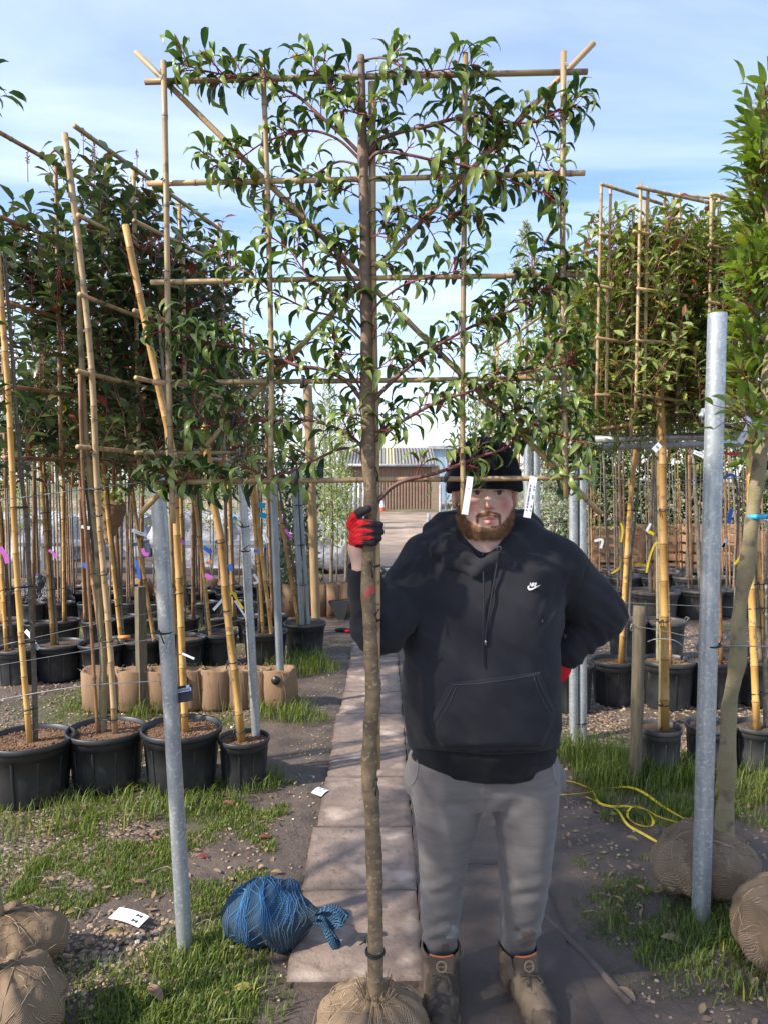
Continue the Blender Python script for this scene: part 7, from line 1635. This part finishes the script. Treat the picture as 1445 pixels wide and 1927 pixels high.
v = np.concatenate([np.stack([xs_, np.full(m_, yy), np.full(m_, zz_)+of], 1) for yy, zz_ in ((d-.25, ze-.05), (d+4, zr), (d+8.25, ze-.05))]); cc = np.tile(((xs_ > X(724,d)) & (xs_ < X(742,d)))*.8, 3); mb.add(v, [(r*m_+i, r*m_+i+1, (r+1)*m_+i+1, (r+1)*m_+i) for r in (0,1) for i in range(m_-1)], np.stack([cc, .5+0*cc, 0*cc], 1)); mb.build('roof', M['roof'], t, smooth=False)
mb = MB(); tube(mb, [(x0-.1,d-.32,ze-.02),(x1+.2,d-.32,ze-.02)], .09, 8); mb.build('gutter', M['sheet'], t)
mb = MB(); box(mb, (x1+.25,d+.1,ze/2), (.5,.3,ze)); mb.build('corner_pillar', M['stone'], t, smooth=False)
d = 62.; x0, x1 = X(812,d), X(885,d); t = thing('pale_building', 'pale blue clad building partly hidden behind the beanie', 'building', ((x0+x1)/2, d, 0)); mb = MB(); corr_wall(mb, x0, x1, d, 0, Z(843,d), 30, .05); mb.add([(x0,d,0),(x0,d+12,0),(x0,d+12,Z(843,d)),(x0,d,Z(843,d))], [(3,2,1,0)]); mb.build('wall', M['bluewall'], t, smooth=False); mb = MB(); box(mb, ((x0+x1)/2, d+5.9, Z(842,d)), (x1-x0+.6, 12.6, .3)); box(mb, (x0-.16, d-.1, Z(842,d)/2), (.3,.3,Z(842,d)-.5)); mb.build('roof', M['sheet'], t, smooth=False)
t = thing('white_silo', 'tall pale column beside the pale blue building', 'silo', (X(864,50),50,0)); mb = MB(); lathe(mb, [(.001,0),(.45,0),(.45,Z(826,50)-.3),(.3,Z(826,50)),(.001,Z(826,50)+.1)], (X(864,50),50,0), 20); mb.build('tank', M['sheet'], t)
for k, (px_, py_, lab) in enumerate([(719,961,'traffic cone standing nearer the tree trunk'),(735,957,'traffic cone standing right of the other, close to the shed')]):
    c = G(px_, py_); t = thing('traffic_cone', lab, 'traffic cone', c, 'traffic cones in the yard'); mb = MB(); lathe(mb, [(.001,.03),(.26,.03),(.26,.0)], c, 4); lathe(mb, [(.17,.04),(.145,.20)], c, 14); lathe(mb, [(.075,.58),(.045,.76),(.03,.80),(.001,.80)], c, 14); mb.build('body', M['conered'], t); mb = MB(); lathe(mb, [(.146,.20),(.074,.58)], c, 14, col=(1,.5,0)); mb.build('sleeve', M['conered'], t)
# planter crate, white clutter
def crate(label, c, w, h, dp, nsl, nr=2, mat='crate', group=None, name='wooden_crate'):
    t = thing(name, label, 'crate', c, group); c = np.array(c, float); mb = MB(); sh = h/nsl; rs = np.random.RandomState(int(abs(c[0]*100)) % 99)
    for k in range(nsl):
        for (dy_, ax) in ((-dp/2, 0), (dp/2, 0)): box(mb, c+[rs.normal(0,.004), dy_, sh*(k+.5)], (w, .018, sh*.72), 0, (0, rs.rand(), 0))
        for dx_ in (-w/2, w/2): box(mb, c+[dx_, 0, sh*(k+.5)], (.018, dp-.03, sh*.72), 0, (0, rs.rand(), 0))
    mb.build('slats', M[mat], t, smooth=False); mb = MB()
    for dx_ in np.linspace(-w/2+.04, w/2-.04, nr+1): box(mb, c+[dx_, -dp/2-.022, h/2], (.07, .022, h), 0, (0, rs.rand(), 0))
    mb.build('battens', M[mat], t, smooth=False); return t
c = G(836,1018); crate('small wooden planter crate beside the yard, left of the man\'s shoulder', c, .75, .40, .5, 3)
c = G(826,1020)
for k, (px_, d, w, h, lab) in enumerate([(1152,12.8,.83,.92,'brown slatted crate directly right of the man'),(1238,13.0,.83,.95,'crate with pale whitish slats behind the leaning stake'),(1330,12.7,.9,.98,'dark brown crate right of the thick golden stake'),(1420,13.2,.9,.80,'crate behind the tall post, low slats'),(1500,13.3,.8,.80,'crate at the far right edge')]):
    crate(lab, (X(px_,d), d, .0), w, h, .6, 6, 2, 'crate' if k != 1 else 'crate', 'wooden crates at the back of the right bed')
def boxthing(name, label, cat, c, s, mat, rot=0, extra=None):
    t = thing(name, label, cat, (c[0], c[1], c[2]-s[2]/2)); mb = MB(); box(mb, c, s, rot, bev=.02); mb.build('body', M[mat], t, smooth=False)
    if extra: extra(t)
    return t
# growing benches with white sheeting at the back left
rsb = np.random.RandomState(17)
for k, (px_, py_, d, w, h, lab) in enumerate([(140,985,17,3.2,1.0,'white sheeted stack behind the left stakes'),(262,975,18,2.6,1.2,'white sheeted stack left of the nearest steel post'),(408,985,15,2.2,1.1,'broad white sheeted stack left of the second post'),(50,985,16,2.0,1.0,'white sheeted stack at the far left'),(610,1000,14,1.0,.7,'small white sheeted bale beside the round timber pole'),(480,990,16,1.4,1.1,'white sheeted stack between the second and third posts')]):
    c = np.array([X(px_,d), d, 0.]); z_ = max(Z(py_+22,d), .5)
    V, F = blob(lambda p: np.maximum(np.maximum(np.abs(p[:,0]-c[0])-w/2, np.abs(p[:,1]-d)-.45), np.abs(p[:,2]-(z_-h/2+.35))-h/2)-.08, [c[0]-w/2-.3,d-.8,z_-h-.2], [c[0]+w/2+.3,d+.8,z_+.65], .07, lambda V: (fbm(V, 2.4, 3, k)-.5)*.35, 1)
    V[:,2] = np.maximum(V[:,2], .0); mb = MB(); mb.add(V, F); t = thing('covered_stack', lab, 'covered stack', c, 'white sheeted stacks at the back'); mb.build('sheet', M['sheet'], t)
for k, (x0, x1, py_, d, lab) in enumerate([(-2.5,-.5,1062,13.5,'black trestle bench behind the rear left pots, near half'),(-5.0,-2.9,1056,13.8,'black trestle bench behind the rear left pots, far left half')]):
    t = thing('trestle_bench', lab, 'bench', ((x0+x1)/2-1, d, 0), 'low benches behind the left rows'); z_ = .55; xa, xb = x0-1.6, x1-1.6; mb = MB(); box(mb, ((xa+xb)/2, d, z_), (xb-xa, .9, .06)); mb.build('top', M['bench'], t, smooth=False)
    for xx in (xa+.1, xb-.1):
        for yy in (-.35,.35): mb = MB(); box(mb, (xx, d+yy, z_/2-.02), (.06,.06,z_-.04)); mb.build('leg', M['bench'], t, smooth=False)
c = np.array([X(80,9.0), 9.0, .3]); V, F = blob(lambda p: smin(ell(p, c, (.30,.22,.26)), ell(p, c+[.12,-.05,-.1], (.25,.2,.18)), .08), c-[.5,.45,.42], c+[.5,.4,.4], .02, lambda V: (fbm(V, 9, 3, 2)-.5)*.14, 0); mb = MB(); mb.add(V, F); t = thing('black_bag', 'crumpled shiny black plastic bag among the left stakes', 'bag', c-[0,0,.3]); mb.build('bag', M['bag'], t, smooth=False)
# net wrapped crown hanging among the left stakes
c = P(208,960,7.0); V, F = blob(lambda p: smin(ell(p, c, (.14,.12,.16)), cap(p, c-[0,0,.1], c-[.02,0,.30], .10, .03), .05), c-[.25,.25,.42], c+[.25,.2,.25], .013, lambda V: (fbm(V, 20, 2, 3)-.5)*.03, 1); mb = MB(); mb.add(V, F)
t = thing('netted_tree', 'young tree with its crown bound in grey netting behind the mossy trunk', 'tree', (c[0],c[1],0)); mb.build('net', M['burlapf'], t); rs = np.random.RandomState(2); lm = MB(); n_ = 160; p = c+rs.normal(0,.07,(n_,3))+[0,0,.10]; leaves(lm, p, rs.normal(0,1,(n_,3))+[0,0,.8], rs.normal(0,1,(n_,3))+[0,0,1], np.full(n_,.07), np.full(n_,.028), np.full(n_,.3)); lm.build('foliage', M['photinia_painted_sun'], t); stem_tube([(c[0]-.02,c[1],0),(c[0]-.01,c[1],.8),(c[0],c[1],1.3)], .012, .008).build('trunk', M['greybark'], t)
# young whips in the nursery rows behind
def whip(label, x, y, h, seed, leafm='photinia_painted_sun', n=90, spread=.22, z0=.9, group='young whips in the field behind', tr=.012, Lf=.05, wd=.45):
    rs = np.random.RandomState(seed); t = thing('young_tree', label, 'tree', (x, y, 0), group); st = [(x,y,0),(x+rs.normal(0,.02),y,h*.5),(x+rs.normal(0,.04),y,h)]; stem_tube(st, tr, .004, .1, 5, step=.2, seed=seed).build('trunk', M['greybark'], t)
    z = rs.uniform(z0, h, n); a = rs.rand(n)*6.28; r = spread*rs.rand(n)**.6*np.clip(1.15-(z-z0)/(h-z0+.01), .2, 1); p = np.stack([x+r*np.cos(a), y+r*np.sin(a), z], 1); lm = MB(); L = Lf*rs.uniform(.7,1.3,n); leaves(lm, p, np.stack([np.cos(a),np.sin(a),rs.normal(.4,.5,n)],1), rs.normal(0,.6,(n,3))+[0,0,1], L, L*wd, rs.uniform(.2,.8,n), nS=3, col=np.stack([rs.rand(n),0*L,(rs.rand(n)<.06)*.6],1), shape='oval'); lm.build('foliage', M[leafm], t); return t
wl = []; rs = np.random.RandomState(4)
pro = [whip('slender whip with sparse leaves far left', X(20,11.), 11., 2.3, 1, n=150), whip('slender whip with a thicker stem far left', X(44,11.6), 11.6, 2.0, 2, n=90, tr=.016), whip('slender whip leaning a little, far left', X(70,11.2), 11.2, 2.5, 3, n=190)]
k = 0
for d in (11.8, 13.2, 15.0):
    for px_ in np.arange(8, 655, (26, 32, 40)[(11.8, 13.2, 15.0).index(d)]):
        src = pro[k % 3]; xx = X(px_+rs.normal(0,5), d); o = np.array(src.location); nn_ = int(round((px_-8)/(26,32,40)[(11.8,13.2,15.0).index(d)]))+1; copy_tree(src, np.array([xx, d+rs.normal(0,.2), 0])-o, label='%s thin young tree in the %s sapling row behind the left pots' % (ords[nn_-1], {11.8:'nearest',13.2:'middle',15.0:'farthest'}[d])); k += 1
for s, w_ in zip(pro, ('leftmost slim sapling at the picture edge behind the left pots','sapling with the thicker stem near the left picture edge','full leaved sapling near the left edge behind the pots')): s['label'] = w_
k = 0
for (px_, d, h) in [(1108,10.8,2.4),(1130,11.2,2.2),(1162,11,2.5),(1188,11.5,2.3),(1225,11,2.6),(1255,11.4,2.3),(1290,11,2.4),(1318,11.6,2.3),(1352,11,2.6),(1388,11.5,2.4),(1420,11,2.5),(1445,11.3,2.3),(1046,9.8,2.0),(1022,9.5,2.1),(1064,10.2,1.9)]:
    src = pro[k % 3]; copy_tree(src, np.array([X(px_,d), d, 0])-np.array(src.location), label='thin young tree %s' % ['right beside the twin steel posts','second right of the twin steel posts','in front of the first crate','between the first and second crate','behind the pale trunk','just right of the thick golden stake','left of the tall steel post by the dark crate','directly left of the tall steel post','directly right of the tall steel post','behind the blue ribbons','behind the leaning trunk at the right','at the right picture edge behind the bed','behind the man\'s shoulder, right one','closest to the man\'s beanie','behind the man\'s shoulder by the twin posts'][k], group='young whips behind the right bed'); k += 1
# hedges and background trees
def mass(name, label, cat, c, size, n, leafm, seed, Lf=.12, wd=.4, trunk=True, shape='box', group=None, z0=None, gap=.0, tm='greybark'):
    rs = np.random.RandomState(seed); t = thing(name, label, cat, (c[0], c[1], 0), group); sx, sy, sz = size; z0 = 0. if z0 is None else z0; u = rs.rand(n,3)
    if shape == 'cone': h = u[:,2]**1.5; r = (1-h)**.75*.5*np.sqrt(u[:,1])**.6; a = u[:,0]*6.28; p = np.stack([c[0]+r*sx*np.cos(a), c[1]+r*sy*np.sin(a), z0+h*(sz-z0)], 1)
    elif shape == 'oval': q = rs.normal(0,1,(n,3)); q = unit(q)*(rs.rand(n)**.45)[:,None]*.5; p = np.array([c[0],c[1],(z0+sz)/2])+q*[sx,sy,sz-z0]
    else: p = np.stack([c[0]+(u[:,0]-.5)*sx, c[1]+(u[:,1]**1.5-.5)*sy, z0+u[:,2]*(sz-z0)], 1); p[:,2] += (fbm(p*[1,1,0], 1.6, 3, seed)-.5)*.7*(p[:,2]-z0)/(sz-z0)
    k = fbm(p, 2.6/max(.6,sx*.2 if shape != 'box' else 1.), 3, seed) > gap; p = p[k]; n = len(p); p += (fbm(p, 4, 2, seed+1)-.5)[:,None]*.25*rs.normal(0,1,(n,3))
    d = rs.normal(0,.7,(n,3))+[0,-.4,.7]; L = Lf*rs.uniform(.6,1.3,n); lm = MB(); leaves(lm, p, d, rs.normal(0,.6,(n,3))+[0,-.4,.8], L, L*wd, rs.uniform(.2,.9,n), nS=3 if Lf < .3 else 2, col=np.stack([rs.rand(n),0*L,(rs.rand(n)<.04)*.5],1), shape='oval'); lm.build('foliage', M[leafm], t)
    if trunk: stem_tube([(c[0],c[1],0),(c[0]+.03,c[1],sz*.5),(c[0],c[1],sz*.9)], max(.03,sz*.012), .01, .15, 7, step=.15, seed=seed).build('trunk', M[tm], t)
    return t
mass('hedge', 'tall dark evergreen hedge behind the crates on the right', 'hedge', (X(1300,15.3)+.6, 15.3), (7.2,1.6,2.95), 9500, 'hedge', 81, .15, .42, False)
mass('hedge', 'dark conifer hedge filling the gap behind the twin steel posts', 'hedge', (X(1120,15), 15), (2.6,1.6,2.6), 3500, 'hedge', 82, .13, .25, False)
mass('shrub', 'dense dark leafy column left of the round timber pole', 'shrub', (X(560,9.6), 9.6), (.55,.6,2.0), 1500, 'photinia', 83, .085, .35, group='leafy columns near the timber pole', z0=.15)
mass('shrub', 'paler leafy column right of the round timber pole', 'shrub', (X(622,11.0), 11.0), (.62,.6,2.15), 700, 'photinia_painted_sun', 84, .075, .38, group='leafy columns near the timber pole', z0=.75)
mass('shrub', 'thin leafy column closest to the gloved hand', 'shrub', (X(650,12.0), 12.0), (.5,.5,1.9), 300, 'photinia_painted_sun', 85, .075, .38, group='leafy columns near the timber pole', z0=.65)
mass('olive_tree', 'tall pale grey green tree rising above the right side of the lattice', 'tree', (X(985,8.4), 8.4), (1.25,.9,4.55), 3400, 'olive', 86, .075, .22, shape='cone', z0=1.3)
mass('olive_tree', 'lower pale grey green tree behind the right branches', 'tree', (X(925,9.6), 9.6), (.95,.8,3.6), 1500, 'olive', 87, .075, .22, shape='cone', z0=1.2)
mass('conifer', 'golden green conifer behind the right middle cane', 'conifer', (X(893,14), 14), (1.0,.9,3.4), 1700, 'conifer', 88, .13, .3, shape='oval', z0=.3)
mass('conifer', 'narrow olive conifer close to the twin posts', 'conifer', (X(1040,12), 12), (.9,.8,3.6), 1500, 'olive', 89, .11, .25, shape='oval', z0=.5)
mass('small_pine', 'low spiky shrub in the planter crate', 'shrub', (X(838,11.5), 11.5), (.5,.4,.85), 260, 'conifer', 90, .16, .07, False, shape='oval', z0=.35)
def bare(label, x, y, h, seed, pale=False):
    rs = np.random.RandomState(seed); t = thing('bare_tree', label, 'tree', (x,y,0), 'bare trees on the skyline'); mb = MB()
    def rec(p, d, l, r, k):
        q = p+d*l; tube(mb, [p, (p+q)/2+rs.normal(0,l*.03,3), q], [r, r*.85, r*.7], 5, False, (0,.8,0))
        if k == 0: return
        for j in range(rs.randint(2,4)): rec(p+d*l*rs.uniform(.55,1), unit(d+rs.normal(0,.42,3)+[0,0,.18]), l*rs.uniform(.6,.8), r*.6, k-1)
    rec(np.array([x,y,0.]), np.array([0,0,1.]), h*.32, h*.014, 6); mb.build('limbs', M['greybark'], t)
for k, (px_, d, h) in enumerate([(612,40,7.5),(640,46,6.5),(595,36,7),(672,52,6)]): bare(['bare tree furthest left on the skyline gap','bare tree left of the trunk above the stems','bare tree beside the timber pole top','low bare tree just left of the trunk'][k], X(px_,d), d, h, 95+k)
mass('pale_conifer', 'tall pale brown conifer seen between pole and trunk', 'conifer', (X(620,26), 26), (1.5,1.2,5.9), 1600, 'olive', 99, .22, .2, shape='cone', z0=1.0)
# pale fence and far tree line
t = thing('pale_fence', 'pale post fence left of the shed beyond the yard', 'fence', (X(660,30),30,0))
for k in range(9): mb = MB(); tube(mb, [(X(640+k*9,30),30,0),(X(640+k*9,30),30,1.75)], .07, 8); mb.build('post', M['sheet' if k % 2 else 'steel'], t)
mb = MB(); tube(mb, [(X(636,30),30,1.5),(X(716,30),30,1.5)], .03, 6); tube(mb, [(X(636,30),30,.8),(X(716,30),30,.8)], .03, 6); mb.build('rails', M['steel'], t)
for k, (px_, d, h) in enumerate([(838,28,1.9),(850,24,1.75),(828,20,1.6),(806,16,1.0)]): mb = MB(); tube(mb, [(X(px_,d),d,0),(X(px_,d),d,h)], .035, 8); mb.solo('white_stake', M['sheet'], ['white stake behind the planter, tallest','white stake nearest the beanie','white stake over the planter crate','short white stake left of the planter'][k], 'stake', 'white stakes near the planter', loc=(X(px_,d),d,0))
rsw = np.random.RandomState(12)
for k in range(16):
    x = -46+k*6.2+rsw.normal(0,1); y = 75+rsw.normal(0,8)
    if 3 < x < 12: continue
    if k % 2: mass('far_tree', '%s rounded far tree from the left on the horizon' % ords[k//2], 'tree', (x,y), (8,5,rsw.uniform(4,6.5)), 420, 'hedge' if k % 4 else 'conifer', 200+k, .9, .6, True, 'oval', 'far trees on the horizon')
    else: bare('%s bare far tree from the left on the horizon' % ords[k//2], x, y, rsw.uniform(6,9), 300+k)
# wheel of a barrow behind the man's sleeve
c = P(718,1072,12.2); c[2] = .21; t = thing('trolley', 'trolley parked behind the man with one grey wheel showing by the trunk', 'trolley', (c[0]+.25,c[1],0)); mb = MB(); lathe(mb, [(.001,-.03),(.04,-.03),(.045,-.02),(.062,-.022),(.068,0),(.062,.022),(.045,.02),(.04,.03),(.001,.03)], (0,0,0), 22)
v = mb.V[0]; mb.V[0] = np.stack([v[:,0]*.8+v[:,2]*.5, v[:,2], v[:,1]], 1)+c; mb.build('wheel', M['potgrey'], t); mb = MB(); lathe(mb, [(.001,-.034),(.022,-.033),(.026,-.028)], (0,0,0), 16); v = mb.V[0]; mb.V[0] = np.stack([v[:,0]*.8, v[:,2], v[:,1]], 1)+c; mb.build('hub', M['wire'], t)
mb = MB(); tube(mb, [c+[.02,.03,0], c+[.5,.03,0], c+[.5,.03,-c[2]+.02]], .018, 8); tube(mb, [c+[.02,.3,0], c+[.5,.3,0], c+[.5,.3,-c[2]+.02]], .018, 8); tube(mb, [c+[.02,.03,0],c+[.02,.3,0]], .015, 8); tube(mb, [c+[.03,.03,0], c+[.06,.03,-c[2]+.02]], .018, 8); mb.build('frame', M['wire'], t)
